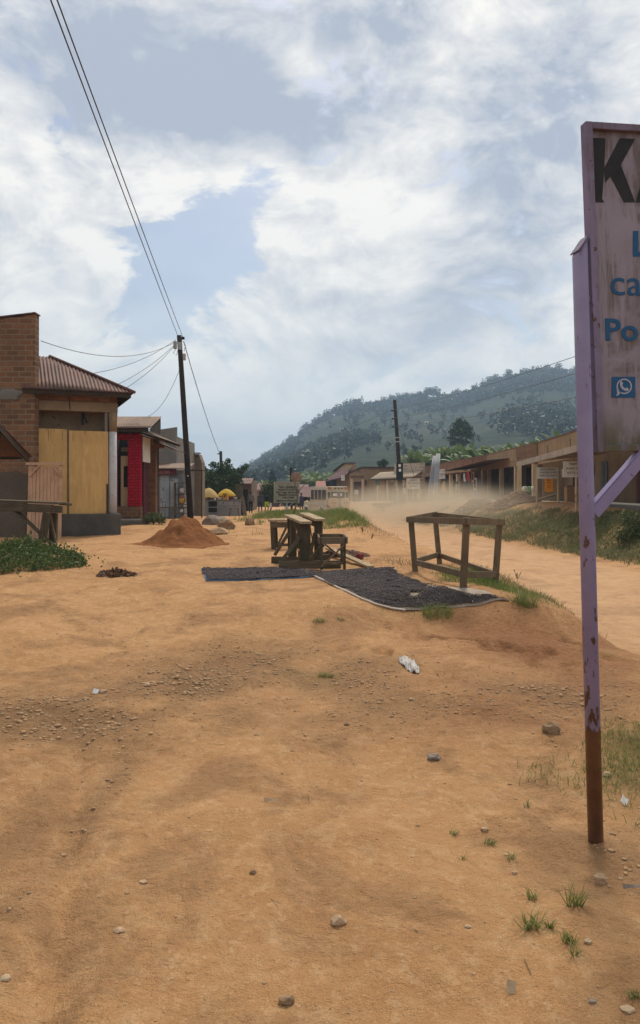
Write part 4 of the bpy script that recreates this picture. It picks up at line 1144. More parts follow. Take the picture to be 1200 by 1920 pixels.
rail(lA - sh * .1, lC - sh * .1, 0, "lower_rail", ex=-.03); rail(lB + sh * .1, lD + sh * .1, 0, "lower_rail", ex=-.03); rail(lA, lB, .01, "lower_rail", ex=-.03); rail(lC, lD, 0, "lower_rail", ex=-.03)

# ------------------------------------------------------------------ trestles, bench and small frame
def trestle(label, F, Bk, ftop, btop, foot_l, foot_r):
    """two posts joined by a top plank, each post on a long foot with raking braces"""
    mid = (F + Bk) / 2
    b_ = thing("sawing_trestle", label, "trestle", mid, group="dark timber trestles behind the drying mats")
    WLOC[b_.name] = mid
    Ft, Btp = Vector((F.x, F.y, ftop)), Vector((Bk.x - .02, Bk.y, btop))
    for (p_, q_) in ((F, Ft), (Bk, Btp)):
        mb = MB(); mb.beam(p_ - Vector((0, 0, .05)), q_, .155, .075, (0, 1, 0)); mb.build("post", M_dwood, b_, bevel=.006)
    d = (Btp - Ft).normalized()
    mb = MB(); mb.beam(Ft - d * .14 + Vector((0, 0, .024)), Btp + d * .16 + Vector((0, 0, .024)), .20, .045); mb.build("top_plank", M_topplank, b_, bevel=.005)
    mb = MB(); mb.beam(Ft - Vector((0, 0, .09)), Btp - Vector((0, 0, .09)), .04, .10); mb.build("rail", M_dwood, b_, bevel=.004)
    for (p_, q_, l_, r_) in ((F, Ft, foot_l, foot_r), (Bk, Btp, foot_l * .9, foot_r * .6)):
        mb = MB(); mb.beam(onG(p_.x - l_, p_.y - .055, .06), onG(p_.x + r_, p_.y - .055, .06), .07, .13); mb.build("foot", M_dwoodx, b_, bevel=.005)
        mb = MB(); mb.beam(onG(p_.x - l_ + .06, p_.y - .055, .15), Vector((p_.x - .07, p_.y - .055, p_.z + .52)), .06, .11, (0, 1, 0)); mb.build("brace", M_dwoodx, b_, bevel=.005)
        if r_ > .5:
            mb = MB(); mb.beam(onG(p_.x + .10, p_.y - .06, .15), Vector((p_.x + .33, p_.y - .05, p_.z + .40)), .06, .09, (0, 1, 0)); mb.build("brace", M_dwoodx, b_, bevel=.005)
    for i in range(3):
        k = .15 + .3 * i
        p_ = Ft.lerp(Btp, k)
        mb = MB(); mb.beam(p_ + Vector((-.07, -.08, .0)), p_ + Vector((.05 - .06 * i, -.02, -.34 - .06 * i)), .022, .03, (0, 1, 0)); mb.build("tie_strip", M_gwood, b_)
    return b_
F1_ = G(570, 1065); B1_ = onG(F1_.x - .22, F1_.y + .80)
trestle("front dark timber trestle with bleached top plank, long foot and raking braces", F1_, B1_, W(570, 981, F1_.y).z, W(551, 971, B1_.y).z, .42, .62)
F2_ = G(597, 1052); B2_ = onG(F2_.x - .22, F2_.y + .85)
trestle("rear dark timber trestle with bleached top plank beside the small open frame", F2_, B2_, W(597, 976, F2_.y).z, W(574, 967, B2_.y).z, .20, .20)
# bench behind
P0 = G(511, 1030)
b = thing("work_bench", "rough dark wooden bench behind the two trestles", "bench", P0)
WLOC[b.name] = P0
zt = W(511, 978, P0.y).z
mb = MB()
cxb = P0.x + .33
pts = [(cxb + .42 * math.cos(a), P0.y + .30 + .42 * math.sin(a)) for a in np.linspace(math.pi * 1.02, math.pi * 1.98, 9)]
pts = [(P0.x - .10, P0.y - .05), (P0.x + .25, P0.y - .14), (P0.x + .75, P0.y - .08), (P0.x + .78, P0.y + .5), (P0.x - .05, P0.y + .5)]
mb.prism([(x_, y_, zt) for x_, y_ in pts], (0, 0, .05)); mb.build("top", M_topplank, b, bevel=.005)
for (dx_, dy_, lx_) in ((0, 0, .03), (.62, 0, -.06), (.02, .42, .03), (.66, .42, -.04)):
    q = onG(P0.x + dx_ + lx_, P0.y + dy_)
    mb = MB(); mb.beam(q - Vector((0, 0, .04)), Vector((P0.x + dx_, P0.y + dy_, zt - .002)), .11, .07, (0, 1, 0)); mb.build("leg", M_dwood, b, bevel=.006)
mb = MB(); mb.beam((P0.x - .04, P0.y - .05, zt - .07), (P0.x + .74, P0.y - .07, zt - .07), .05, .12); mb.build("apron", M_dwoodx, b)
mb = MB(); mb.beam((P0.x + .12, P0.y - .03, zt - .52), (P0.x + .33, P0.y - .03, zt - .08), .05, .10, (0, 1, 0)); mb.beam((P0.x + .40, P0.y - .03, zt - .55), (P0.x + .55, P0.y - .03, zt - .08), .05, .12, (0, 1, 0)); mb.build("brace", M_dwoodx, b)
mb = MB(); mb.beam(onG(P0.x + .0, P0.y, .09), onG(P0.x + .62, P0.y, .09), .05, .06); mb.build("stretcher", M_dwoodx, b)
# small open box frame
q1, q2 = G(603, 1068), G(646, 1068)
b = thing("box_frame", "small open timber box frame with crossed braces next to the trestles", "frame", q1)
WLOC[b.name] = q1
zt = W(603, 1010, q1.y).z
wdt = q2.x - q1.x
cor = [Vector((q1.x, q1.y, 0)), Vector((q2.x, q1.y + .02, 0)), Vector((q2.x - .02, q1.y + .95, 0)), Vector((q1.x - .02, q1.y + .95, 0))]
for c_ in cor:
    mb = MB(); mb.beam(onG(c_.x, c_.y, -.04), (c_.x, c_.y, zt + .02), .045, .05, (0, 1, 0)); mb.build("leg", M_dwood, b, bevel=.004)
for i in range(4):
    p_, q_ = cor[i], cor[(i + 1) % 4]
    o_ = [Vector((0, -.04, 0)), Vector((.04, 0, 0)), Vector((0, .04, 0)), Vector((-.04, 0, 0))][i]
    mb = MB(); mb.beam(Vector((p_.x, p_.y, zt - .03)) + o_, Vector((q_.x, q_.y, zt - .03)) + o_, .03, .11); mb.build("rail", M_gwood, b, bevel=.003)
mb = MB(); mb.beam(onG(cor[0].x - .01, cor[0].y - .045, .05), Vector((cor[1].x, cor[1].y - .045, zt - .1)), .025, .05, (0, 1, 0)); mb.build("brace", M_gwood, b)
mb = MB(); mb.beam(onG(cor[2].x, cor[2].y - .03, .10), Vector((cor[0].x + .05, cor[0].y + .2, zt - .1)), .025, .05, (0, 1, 0)); mb.build("brace", M_gwood, b)
mb = MB(); mb.beam(onG(cor[0].x, cor[0].y + .03, .10), onG(cor[1].x, cor[1].y + .03, .10), .03, .04); mb.build("stretcher", M_gwood, b)
# plank lying on the ground, red bundle, heap of pods
p_, q_ = G(650, 1044), G(695, 1066)
p_ = onG(p_.x - .35, p_.y + .35)
mb = MB(); mb.beam(p_ + Vector((0, 0, .16)), q_ + Vector((0, 0, .03)), .13, .035); o = mb.build("loose_plank", M_topplank, bevel=.004); tag(o, "single long plank lying on the dirt beside the small box frame", "plank")
q = G(674, 1049)
b = thing("red_bundle", "small crumpled red bundle lying near the loose plank", "bundle", q); WLOC[b.name] = q
mb = MB(); mb.blob(q + Vector((0, 0, .055)), (.075, .06, .06), 5, .35, 3, 2.5); mb.build("cloth", surf("faded_red_cloth", (.25, .055, .04), (.17, .04, .03), .9, 14, .3), b, smooth=True)
mb = MB(); mb.lathe([(.036, 0), (.040, .012), (.030, .016), (.02, .004)], q + Vector((0, -.058, .055)), 10, axis='y'); mb.build("rolled_end", surf("dark_red_cloth", (.15, .03, .025), None, .9, 14, .3), b, smooth=True)
g = np.random.default_rng(200)
c0 = G(632, 1046)
n = 900
a = g.random(n) * 6.283; r_ = np.sqrt(g.random(n))
x = c0.x + .1 + r_ * np.cos(a) * .55; y = c0.y + .35 + r_ * np.sin(a) * .35
V1, F1 = pebbles(x, y, g.uniform(.014, .034, n), 201, 0)
V1[:, 2] += np.repeat((1 - r_ ** 2) * .13 * g.random(n), 10)
o = np_mesh("husk_heap", V1, F1, surf("dry_husks", (.28, .165, .12), (.17, .10, .075), .9, 30)); tag(o, "low heap of dry brown husks under the small box frame", "husks", kind='stuff')

# ------------------------------------------------------------------ drying mats
def mat_sheet(name, label, cat, outline, mat, seed, th=.006, sub=7, lift=.008):
    P = [G(px, py) for px, py in outline]
    C0 = sum(P, Vector()) / len(P)
    n = len(P); vs = []; fs = []
    # densify the outline and wrinkle it
    ring = []
    for i in range(n):
        for k in range(sub):
            f = k / sub; q = P[i].lerp(P[(i + 1) % n], f); ring.append(q)
    N = len(ring); R_ = 6
    for j in range(R_ + 1):
        s_ = 1 - j / R_ * .98
        for i, q in enumerate(ring):
            x_, y_ = C0.x + (q.x - C0.x) * s_, C0.y + (q.y - C0.y) * s_
            wob = .02 * mnoise.noise(Vector((x_ * 4, y_ * 4, seed))) if j == 0 else 0
            x_ += wob; y_ += wob
            z_ = hz(x_, y_) + lift + .012 * mnoise.noise(Vector((x_ * 5, y_ * 5, seed + 3.3))) + (.012 * abs(mnoise.noise(Vector((x_ * 9, y_ * 9, seed)))) if j == 0 else 0)
            vs.append((x_, y_, z_))
    for j in range(R_):
        for i in range(N):
            fs.append((j * N + i, j * N + (i + 1) % N, (j + 1) * N + (i + 1) % N, (j + 1) * N + i))
    fs.append(tuple(R_ * N + i for i in range(N)))
    mb = MB(); mb.add(vs, fs); o = mb.build(name, mat, loc=tuple(C0), smooth=True); solid(o, th)
    tag(o, label, cat)
    return P, C0
def inside(P, x, y):
    r_ = np.zeros(len(x), bool); n = len(P)
    for i in range(n):
        x1, y1, x2, y2 = P[i].x, P[i].y, P[(i + 1) % n].x, P[(i + 1) % n].y
        c_ = ((y1 > y) != (y2 > y)) & (x < (x2 - x1) * (y - y1) / (y2 - y1 + 1e-12) + x1)
        r_ ^= c_
    return r_
m_, t = new_mat("dried_coffee_cherries")
p = t.pos(); v = t.vor(p, 75)
a = t.noise(p, 40, 3, .6); a2 = t.noise(p, 2.5, 4, .6)
base = t.mix(t.mr(a, .35, .7), (.052, .040, .042), (.115, .086, .086))
base = t.mix(t.mr(a2, .5, .7, 0, .5), base, (.11, .08, .076))
base = t.mix(t.mr(t.noise(p, 90, 2, .6), .66, .72), base, (.21, .15, .135))
finish(t, base, .75, v.outputs['Distance'], .9, .02, 0, .3)
M_beans = m_
def bean_layer(name, label, P, seed, n, inset=.90, bald=()):
    C0 = sum(P, Vector()) / len(P)
    Q = [Vector((C0.x + (p_.x - C0.x) * inset, C0.y + (p_.y - C0.y) * inset, 0)) for p_ in P]
    g = np.random.default_rng(seed)
    xs = [q.x for q in Q]; ys = [q.y for q in Q]
    # a lumpy blanket ...
    step = .03
    gx_, gy_ = np.meshgrid(np.arange(min(xs) - .1, max(xs) + .1, step), np.arange(min(ys) - .1, max(ys) + .1, step), indexing='ij')
    fx, fy = gx_.ravel(), gy_.ravel()
    jx = fx + .10 * vn(fx * 5, fy * 5, seed); jy = fy + .10 * vn(fx * 5 + 9, fy * 5, seed + 1)
    ins = inside(Q, jx, jy)
    bare = fbm(fx * 1.9, fy * 1.9, seed + 5, 3) > .47
    ins &= ~bare
    zz = h(fx, fy) + .026 + .010 * fbm(fx * 6, fy * 6, seed + 2, 3)
    Vg = np.stack([fx, fy, zz], 1)
    nx, ny = gx_.shape
    idx = np.arange(nx * ny).reshape(nx, ny); I = ins.reshape(nx, ny)
    ok = I[:-1, :-1] & I[1:, :-1] & I[1:, 1:] & I[:-1, 1:]
    Fg = np.stack([idx[:-1, :-1][ok], idx[1:, :-1][ok], idx[1:, 1:][ok], idx[:-1, 1:][ok]], 1)
    # ... and single cherries on and around it
    x = g.uniform(min(xs), max(xs), n); y = g.uniform(min(ys), max(ys), n)
    k = inside([Vector((C0.x + (p_.x - C0.x) * (inset + .03), C0.y + (p_.y - C0.y) * (inset + .03), 0)) for p_ in P], x + .08 * vn(x * 5, y * 5, seed), y)
    k &= (fbm(x * 1.9, y * 1.9, seed + 5, 3) < .48) | (g.random(n) < .15)
    x, y = x[k], y[k]
    Vp, Fp = pebbles(x, y, g.uniform(.006, .011, len(x)), seed + 7, .0)
    Vp[:, 2] += .028
    V_ = np.concatenate([Vg, Vp])
    Fq = np.concatenate([np.concatenate([Fg[:, [0, 1, 2]], Fg[:, [0, 2, 3]]]), Fp + len(Vg)])
    o = np_mesh(name, V_, Fq, M_beans); tag(o, label, "coffee cherries", kind='stuff')
M_tarpb = surf("blue_tarpaulin", (.12, .22, .36), (.09, .16, .27), .6, 6, .2, spot=(.45, .48, .52), spot_sc=5, spot_t=.68)
M_tarpw = surf("dusty_pale_tarpaulin", (.36, .29, .23), (.26, .20, .15), .8, 6, .25, spot=(.55, .50, .44), spot_sc=7, spot_t=.66)
out1 = [(377, 1067), (420, 1067), (470, 1067), (530, 1068), (566, 1069), (580, 1076), (595, 1082), (560, 1085), (500, 1087), (440, 1090), (386, 1091)]
P1, _ = mat_sheet("blue_tarp", "blue edged tarpaulin under dark drying coffee in front of the trestles", "tarpaulin", out1, M_tarpb, 1)
bean_layer("coffee_layer", "dark dried coffee cherries spread on the blue edged tarpaulin", P1, 301, 20000, .965)
out2 = [(556, 1071), (600, 1073), (650, 1071), (700, 1068), (733, 1067), (748, 1079), (790, 1095), (840, 1108), (900, 1122), (955, 1130), (900, 1137), (830, 1142), (758, 1147), (700, 1134), (655, 1113), (620, 1097), (590, 1083)]
P2, _ = mat_sheet("pale_tarp", "large dusty pale tarpaulin under dark drying coffee beside the wooden table frame", "tarpaulin", out2, M_tarpw, 2)
bean_layer("coffee_layer", "dark dried coffee cherries spread on the large pale tarpaulin", P2, 311, 70000, .955)
# rolled white hem along the near edge
mb = MB(); pts = [G(px, py) + Vector((0, 0, .018)) for px, py in [(556, 1070), (575, 1077), (592, 1083), (612, 1092), (632, 1103), (655, 1114), (680, 1126), (705, 1136), (735, 1143), (760, 1147)]]
mb.tube(pts, .012, 8); o = mb.build("rolled_hem", surf("whitish_hem", (.62, .56, .50), (.5, .43, .36), .85, 9, .2)); tag(o, "whitish rolled cloth edge along the near side of the large coffee mat", "cloth edge")

# ------------------------------------------------------------------ left workbench and stall roof
q0 = G(83, 1034)
b = thing("workbench", "heavy dark timber workbench with raking legs above the ground cover", "workbench", q0); WLOC[b.name] = q0
Yb = q0.y; zt = W(60, 941, Yb).z
s_ = lambda px, py, dy=0.0: W(px, py, Yb + dy)
mb = MB(); mb.beam(s_(-120, 934, .25), s_(118, 943, .25), .62, .035); mb.build("top", M_dwoodx, b, bevel=.004)
mb = MB(); mb.beam(s_(-120, 946, -.02), s_(100, 954, -.02), .05, .155); mb.build("apron", M_dwoodx, b, bevel=.006)
mb = MB(); mb.beam(s_(102, 955, .0), s_(117, 955, .0), .06, .135); mb.build("end_block", M_dwoodx, b, bevel=.006)
mb = MB(); mb.beam(s_(112, 944, .4), s_(134, 946, .4), .09, .05); mb.build("handle_beam", M_dwoodx, b, bevel=.004)
mb = MB(); mb.beam(s_(88, 962, .0), s_(76, 1034, .0), .135, .10, (0, 1, 0)); mb.build("leg", M_dwood, b, bevel=.008)
mb = MB(); mb.beam(s_(101, 962, .30), s_(99, 1030, .28), .145, .10, (0, 1, 0)); mb.build("leg", M_dwood, b, bevel=.008)
mb = MB(); mb.beam(s_(-62, 962, .0), s_(-74, 1034, .0), .135, .10, (0, 1, 0)); mb.build("leg", M_dwood, b, bevel=.008)
mb = MB(); mb.beam(s_(-50, 962, .30), s_(-52, 1032, .28), .145, .10, (0, 1, 0)); mb.build("leg", M_dwood, b, bevel=.008)
mb = MB(); mb.beam(s_(30, 957, .12), s_(103, 1026, .12), .05, .10, (0, 1, 0)); mb.build("brace", M_dwoodx, b, bevel=.004)
mb = MB(); mb.beam(s_(93, 962, .16), s_(106, 1022, .16), .04, .05, (0, 1, 0)); mb.build("brace", M_gwood, b, bevel=.004)
mb = MB(); mb.beam(s_(-140, 1034, .14), s_(108, 1036, .14), .30, .13); o = mb.build("timber_sill", M_gwood, bevel=.006); tag(o, "long squared timber lying on the ground under the workbench", "timber beam")
# stall roof at the left edge
b = thing("stall_roof", "dark corrugated lean-to stall roof jutting in at the left edge", "roof", (-7.5, 15.0, .4)); WLOC[b.name] = Vector((-7.5, 15, .4))
mb = MB(); corr(mb, (-10.5, 17.0, 2.34), (-6.36, 17.0, 2.34), (.035, -4.6, 1.52), 4.85, None, .09, .014); solid(mb.build("roof_sheet", M_rust, b, smooth=True))
mb = MB(); mb.beam((-6.42, 16.9, 2.28), (-6.26, 12.6, 3.72), .04, .12); mb.build("barge_board", M_rafter, b)
for k in range(4): mb = MB(); mb.beam((-7.2 - k * .9, 16.9, 2.27), (-7.1 - k * .9, 12.6, 3.68), .05, .09); mb.build("rafter", M_rafter, b)
for k in range(4): mb = MB(); mb.beam((-10.5, 16.5 - k * 1.1, 2.30 + k * .365), (-6.4, 16.5 - k * 1.1, 2.30 + k * .365), .05, .06); mb.build("purlin", M_rafter, b)
for (x_, y_, z_) in ((-7.05, 12.7, 3.60), (-10.3, 12.7, 3.60), (-10.3, 16.7, 2.28), (-8.25, 16.7, 2.26)):
    mb = MB(); mb.tube([(x_, y_, hz(x_, y_) - .1), (x_, y_, z_)], .05, 8); mb.build("post", M_rafter, b)

# ------------------------------------------------------------------ red earth pile, rocks, litter
q = G(333, 1026); z0 = q.z
g = np.random.default_rng(401)
nx = 90
xx, yy = np.meshgrid(np.linspace(-1.8, 1.6, nx), np.linspace(-1.3, 1.5, nx), indexing='ij')
def pile_h(xx, yy):
    r_ = np.sqrt((xx / 1.05) ** 2 + (yy / 1.05) ** 2)
    r_ = r_ * (1 + .35 * vn(np.arctan2(yy, xx) * 1.6, r_ * 0 + 1, 402))
    return np.maximum(.76 * (1 - r_) + .16 * fbm(xx * 3.5, yy * 3.5, 403, 5, .6) * np.clip(1.35 - r_, 0, 1), .80 * .30 * np.exp(-((r_ - .85) / .28) ** 2) * 0 + .12 * np.clip(1.45 - r_, 0, 1) + .02 * fbm(xx * 5, yy * 5, 405, 3)) - .03
ph = pile_h(xx, yy)
wx, wy = xx + q.x, yy + q.y + .9
Z = np.where(ph < .012, h(wx, wy) - .05, h(wx, wy) + ph)
V_ = np.stack([wx, wy, Z], -1).reshape(-1, 3)
idx = np.arange(nx * nx).reshape(nx, nx)
F_ = np.stack([idx[:-1, :-1], idx[1:, :-1], idx[1:, 1:], idx[:-1, 1:]], -1).reshape(-1, 4)
m_, t = new_mat("red_earth_heap")
p = t.pos(); a = t.noise(p, 3, 6, .65); c_ = t.noise(p, 30, 5, .7)
base = t.mix(t.mr(a, .35, .65), (.27, .112, .042), (.215, .085, .033)); base = t.mix(t.mr(c_, .5, .75, 0, .6), base, (.14, .06, .03))
finish(t, base, .97, t.m('ADD', a, c_), .9, .05, 0, .1)
o = np_mesh("earth_pile", V_, F_, m_, smooth=True, loc=(q.x, q.y + .9, z0)); tag(o, "pointed pile of loose red earth in front of the red shop", "earth pile")

M_rock = surf("brown_rock", (.30, .19, .105), (.21, .135, .08), .92, 9, .5)
M_rock2 = surf("grey_stone", (.27, .215, .175), (.19, .155, .13), .9, 12, .4)
M_rock3 = surf("pale_brown_stone", (.46, .31, .19), (.35, .235, .145), .9, 12, .4)
M_rock4 = surf("pale_quartz_pebble", (.46, .34, .22), (.38, .27, .165), .85, 20, .3)
def rock(px, py, w_px, hfrac, mat, label, seed, group=None, deep=.75):
    q = G(px, py); k = q.y / FPX; r_ = w_px * k / 2
    mb = MB(); mb.blob(q + Vector((0, r_ * deep * .6, r_ * hfrac * .38)), (r_, r_ * deep, r_ * hfrac), seed, .30, 2, 1.4)
    o = mb.build("rock" if w_px > 14 else "stone", mat, loc=tuple(q)); tag(o, label, "rock" if w_px > 14 else "stone", group)
    return o
rock(1036, 1375, 34, .75, M_rock, "brown fist-sized rock on the dirt left of the purple post", 1)
rock(815, 1426, 27, .55, M_rock2, "flat grey stone alone on the bare dirt", 2)
rock(634, 1736, 28, .75, M_rock3, "pale brown angular stone nearest the camera", 3)
rock(474, 1640, 13, .75, M_rock, "small round brown stone left of the pale angular one", 4)
rock(650, 1362, 11, .6, M_rock, "small dark stone in the middle of the path", 5)
rock(1128, 1662, 24, 1.1, M_rock3, "upright reddish stone just below the foot of the purple post", 6)
rock(1140, 1458, 17, .7, M_rock4, "pale rounded stone in the grass behind the purple post", 7)
rock(966, 1640, 10, .9, M_rock3, "small tan stone between the grass tufts and the post", 8)
rock(910, 1560, 15, .7, M_rock3, "tan stone beside the dry straw left of the post", 9)
rock(1104, 1772, 14, .8, M_rock4, "pale oval pebble right of the lowest grass tufts", 10)
rock(877, 1742, 13, .55, M_rock4, "flat pale pebble left of the grass tufts", 11)
rock(772, 1314, 11, .6, M_rock3, "small pale stone below the white plastic bag", 12)
rock(268, 1658, 17, .4, M_rock3, "flat tan stone half sunk in the bare path", 13)
rock(222, 1755, 22, .35, M_rock3, "broad flat stone flush with the path near the bottom", 14)
rock(8, 1840, 22, .5, M_rock4, "pale wedge stone at the lower left edge", 15)
rock(538, 1890, 30, .7, M_rock, "triangular brown stone poking from the path at the bottom edge", 16)
rock(192, 1302, 18, .5, M_rock3, "tan stone beside the white paper scrap", 17)
rock(275, 1288, 14, .5, M_rock3, "largest tan stone in the pebble strip on the left", 18)
rock(1178, 1900, 26, .4, M_rock4, "flat square tan chip at the lower right corner", 19)
rock(1112, 1890, 14, .7, M_rock2, "grey chip left of the square tan one", 20)
rock(408, 1003, 36, .55, M_rock3, "big flat tan boulder behind the red earth pile", 21)
rock(424, 992, 34, .8, M_rock, "brown boulder behind the flat tan one", 22)
rock(370, 1003, 28, .7, M_rock3, "pale boulder at the right foot of the earth pile", 23)
rock(400, 984, 44, .6, M_rock2, "long dark grey boulder nearest the left pole", 24)
rock(468, 985, 22, .9, M_rock, "upright brown boulder right of the boulder cluster", 25)
rock(278, 968, 20, .5, M_rock2, "grey block in the bush beside the red shop", 26)
# white plastic bag and paper scraps
q = G(766, 1254)
b = MB(); n = 26
vs, fs = [], []
for i in range(n + 1):
    for j in range(9):
        u, v = i / n, j / 8
        px = 748 + 38 * u; py = 1240 + 20 * u + (v - .5) * (6 + 14 * math.sin(u * 2.9))
        c = G(px, py); vs.append(c + Vector((0, 0, .012 + .035 * math.sin(v * math.pi) * (.4 + .6 * math.sin(u * 3)) + .045 * mnoise.noise(Vector((u * 6, v * 5, 2))) + .010 * mnoise.noise(Vector((u * 17, v * 12, 5))))))
fs = [(i * 9 + j, (i + 1) * 9 + j, (i + 1) * 9 + j + 1, i * 9 + j + 1) for i in range(n) for j in range(8)]
b.add(vs, fs); o = b.build("plastic_bag", surf("white_polythene", (.62, .58, .55), (.52, .48, .44), .45, 10, .2, trans=.25), smooth=True); solid(o, .002); tag(o, "crumpled white plastic bag lying on the dirt", "plastic bag")
def scrap(px, py, w_, h_, label, seed, rot=0.0, mat=None):
    q = G(px, py); k = q.y / FPX; mb = MB(); wv, hv = w_ * k, h_ * k
    a = Matrix.Rotation(rot, 3, 'Y') @ Matrix.Rotation(R(-35), 3, 'X')
    vs = []
    for (i, j, z_) in ((-1, -1, 0), (0, -1.1, .25), (1, -.8, 0), (1, 1, .1), (.1, .9, .35), (-1, 1.05, 0)):
        vs.append(a @ Vector((i * wv / 2, z_ * wv * .4, j * hv / 2)) + q + Vector((0, .01, hv * .5)))
    mb.add(vs, [(0, 1, 4, 5), (1, 2, 3, 4)]); o = mb.build("paper_scrap", mat or M_paper); solid(o, .002); tag(o, label, "scrap")
M_paper = surf("white_paper", (.78, .78, .76), (.70, .70, .68), .8, 10, .05)
scrap(179, 1303, 10, 9, "tiny white paper square among the pebbles", 1, .2)
scrap(1173, 1510, 14, 14, "white torn paper scrap in the grass behind the post", 2, .7)
scrap(960, 1872, 18, 22, "torn tan cardboard scrap standing on the path near the bottom", 3, .3, M_rock4)
scrap(508, 1505, 26, 6, "flat pale bark strip on the bare path", 4, .1, M_rock4)
scrap(1190, 1670, 40, 8, "thin grey sliver of wood below the post", 5, .05, M_rock2)
# leaf litter heap
g = np.random.default_rng(420); c0 = G(216, 1081)
n = 420; a = g.random(n) * 6.283; r_ = np.sqrt(g.random(n))
c = np.stack([c0.x + r_ * np.cos(a) * .30, c0.y + .1 + r_ * np.sin(a) * .28, np.zeros(n)], 1); c[:, 2] = h(c[:, 0], c[:, 1]) + .02 + (1 - r_) * .10 * g.random(n)
V1, F1 = leaf_cloud(n, c, np.full(n, .015), .07, 421, 1.8)
o = np_mesh("leaf_litter", V1, F1, leaf_mat("dead_leaves", (.17, .09, .05), (.09, .05, .03), 9, .1)); tag(o, "small heap of dead brown leaves beside the ground cover", "leaf litter", kind='stuff')
# grass tufts in the foreground
def tuft(px, py, w_px, label, seed, n=26, hf=.9, lean=.8):
    n = int(n * 1.3); lean *= 1.5; hf *= 1.25
    q = G(px, py); k = q.y / FPX; g = np.random.default_rng(seed)
    r_ = w_px * k / 2
    a = g.random(n) * 6.283; rr = np.sqrt(g.random(n)) * r_ * .55
    x_, y_ = q.x + rr * np.cos(a), q.y + rr * np.sin(a) * .6
    V1, F1 = blades(np.stack([x_, y_, h(x_, y_)], 1), g.uniform(.5, 1.15, n) * r_ * hf, .0045, seed + 1, lean)
    o = np_mesh("grass_tuft", V1, F1, M_grass, loc=tuple(q)); tag(o, label, "grass tuft", "grass tufts on the bare dirt")
tuft(600, 1710 - 0, 1, "x", 0, 1) if False else None
tuft(1078, 1700, 56, "tall green grass tuft just left of the reddish stone's line, highest of the lower cluster", 501, 34, 1.3, .7)
tuft(1000, 1688, 34, "small grass tuft left of the tall one", 502, 18, 1.1, .8)
tuft(996, 1742, 64, "wide sprawling grass tuft", 503, 44, .9, 1.1)
tuft(1030, 1740, 30, "small tuft at the right side of the sprawling one", 504, 18, 1.2, .8)
tuft(1068, 1770, 48, "grass tuft left of the pale oval pebble", 505, 28, 1.0, .9)
tuft(1080, 1792, 34, "lowest grass tuft with long flat blades", 506, 14, .9, 1.3)
tuft(918, 1585, 40, "flattened grass tuft beside the tan stone", 507, 26, .6, 1.4)
tuft(850, 1566, 30, "tiny dark grass tuft on the bare path", 508, 18, .6, 1.2)
tuft(958, 1615, 30, "sparse grass tuft above the small tan stone", 509, 12, .9, 1.1)
tuft(868, 1615, 18, "tiny isolated grass sprig", 510, 8, .8, 1.0)
tuft(1190, 1872, 30, "grass tuft at the lower right edge", 511, 24, .9, 1.0)
tuft(988, 1515, 20, "tiny upright seedling above the straw", 512, 8, 1.2, .6)
tuft(610, 1270, 50, "green grass clump among the dry litter left of the plastic bag", 513, 60, .45, 1.0)
tuft(598, 1166, 46, "low grass tuft on the crest in front of the coffee mat", 514, 60, .4, 1.0)
tuft(640, 1163, 30, "dark low tuft on the crest right of the other crest tuft", 515, 40, .4, 1.0)
tuft(820, 1155, 110, "bright green grass clump at the near corner of the large coffee mat", 516, 240, .38, .8)
tuft(985, 1135, 90, "leaning grass clump at the end of the verge above the road", 517, 200, .55, 1.0)
# ------------------------------------------------------------------ shops along the right side of the road
def solve_row(P, slope, px):
    """point where the wall line through P (x, y) with dx/dy = slope meets the sight line of photo column px"""
    k = (px - CX) / FPX
    y = (P[0] - slope * P[1]) / (k - slope)
    return (k * y, y)
R5n = (13.2, 39.9)
R5a, R5b = solve_row(R5n, .093, 1000), solve_row(R5n, .093, 1262)
R4b = R5a; R4a = solve_row(R4b, .03, 913)
R3b = R4a; R3a = solve_row(R3b, -.03, 784)
class Row:
    def __init__(s, name, label, cat, far, near, z0):
        s.far, s.near, s.z0 = Vector((*far, 0)), Vector((*near, 0)), z0
        d = s.near - s.far; s.L = d.length; s.ang = math.atan2(d.y, d.x); s.d = d / s.L
        s.o = thing(name, label, cat, (far[0], far[1], z0), s.ang)
    def a(s, px):       # distance along the front where photo column px meets it
        k = (px - CX) / FPX
        return (k * s.far.y - s.far.x) / (s.d.x - k * s.d.y)
    def z(s, px, py):   # height above the base of photo point px, py on the front
        Y = s.far.y + s.d.y * s.a(px)
        return EYE - (py - HY) / FPX * Y - s.z0
    def ab(s, px, b_):  # the same on the line b_ in front of (negative) or behind the wall line
        n_ = Vector((-s.d.y, s.d.x, 0)); o_ = s.far + n_ * b_; k = (px - CX) / FPX
        return (k * o_.y - o_.x) / (s.d.x - k * s.d.y)
    def zb(s, px, py, b_):
        n_ = Vector((-s.d.y, s.d.x, 0)); Y = s.far.y + n_.y * b_ + s.d.y * s.ab(px, b_)
        return EYE - (py - HY) / FPX * Y - s.z0
    def build(s, mb, name, mat, par=None, **k): return mb.build(name, mat, par or s.o, local=True, **k)
    def world(s, a, b_, z): 
        n = Vector((-s.d.y, s.d.x, 0)); p = s.far + s.d * a + n * b_; return Vector((p.x, p.y, s.z0 + z))
M_shopwall = surf("brown_shop_plaster", (.235, .160, .095), (.18, .12, .072), .95, 1.0, .2, spot=(.12, .085, .055), spot_sc=2.0, spot_t=.6)
M_column = surf("pale_column_plaster", (.54, .41, .26), (.45, .335, .205), .95, 1.6, .15, spot=(.2, .14, .09), spot_sc=3, spot_t=.64)
M_shopdark = surf("shop_interior_wall", (.17, .12, .080), (.12, .085, .058), .95, 1.2, .1)
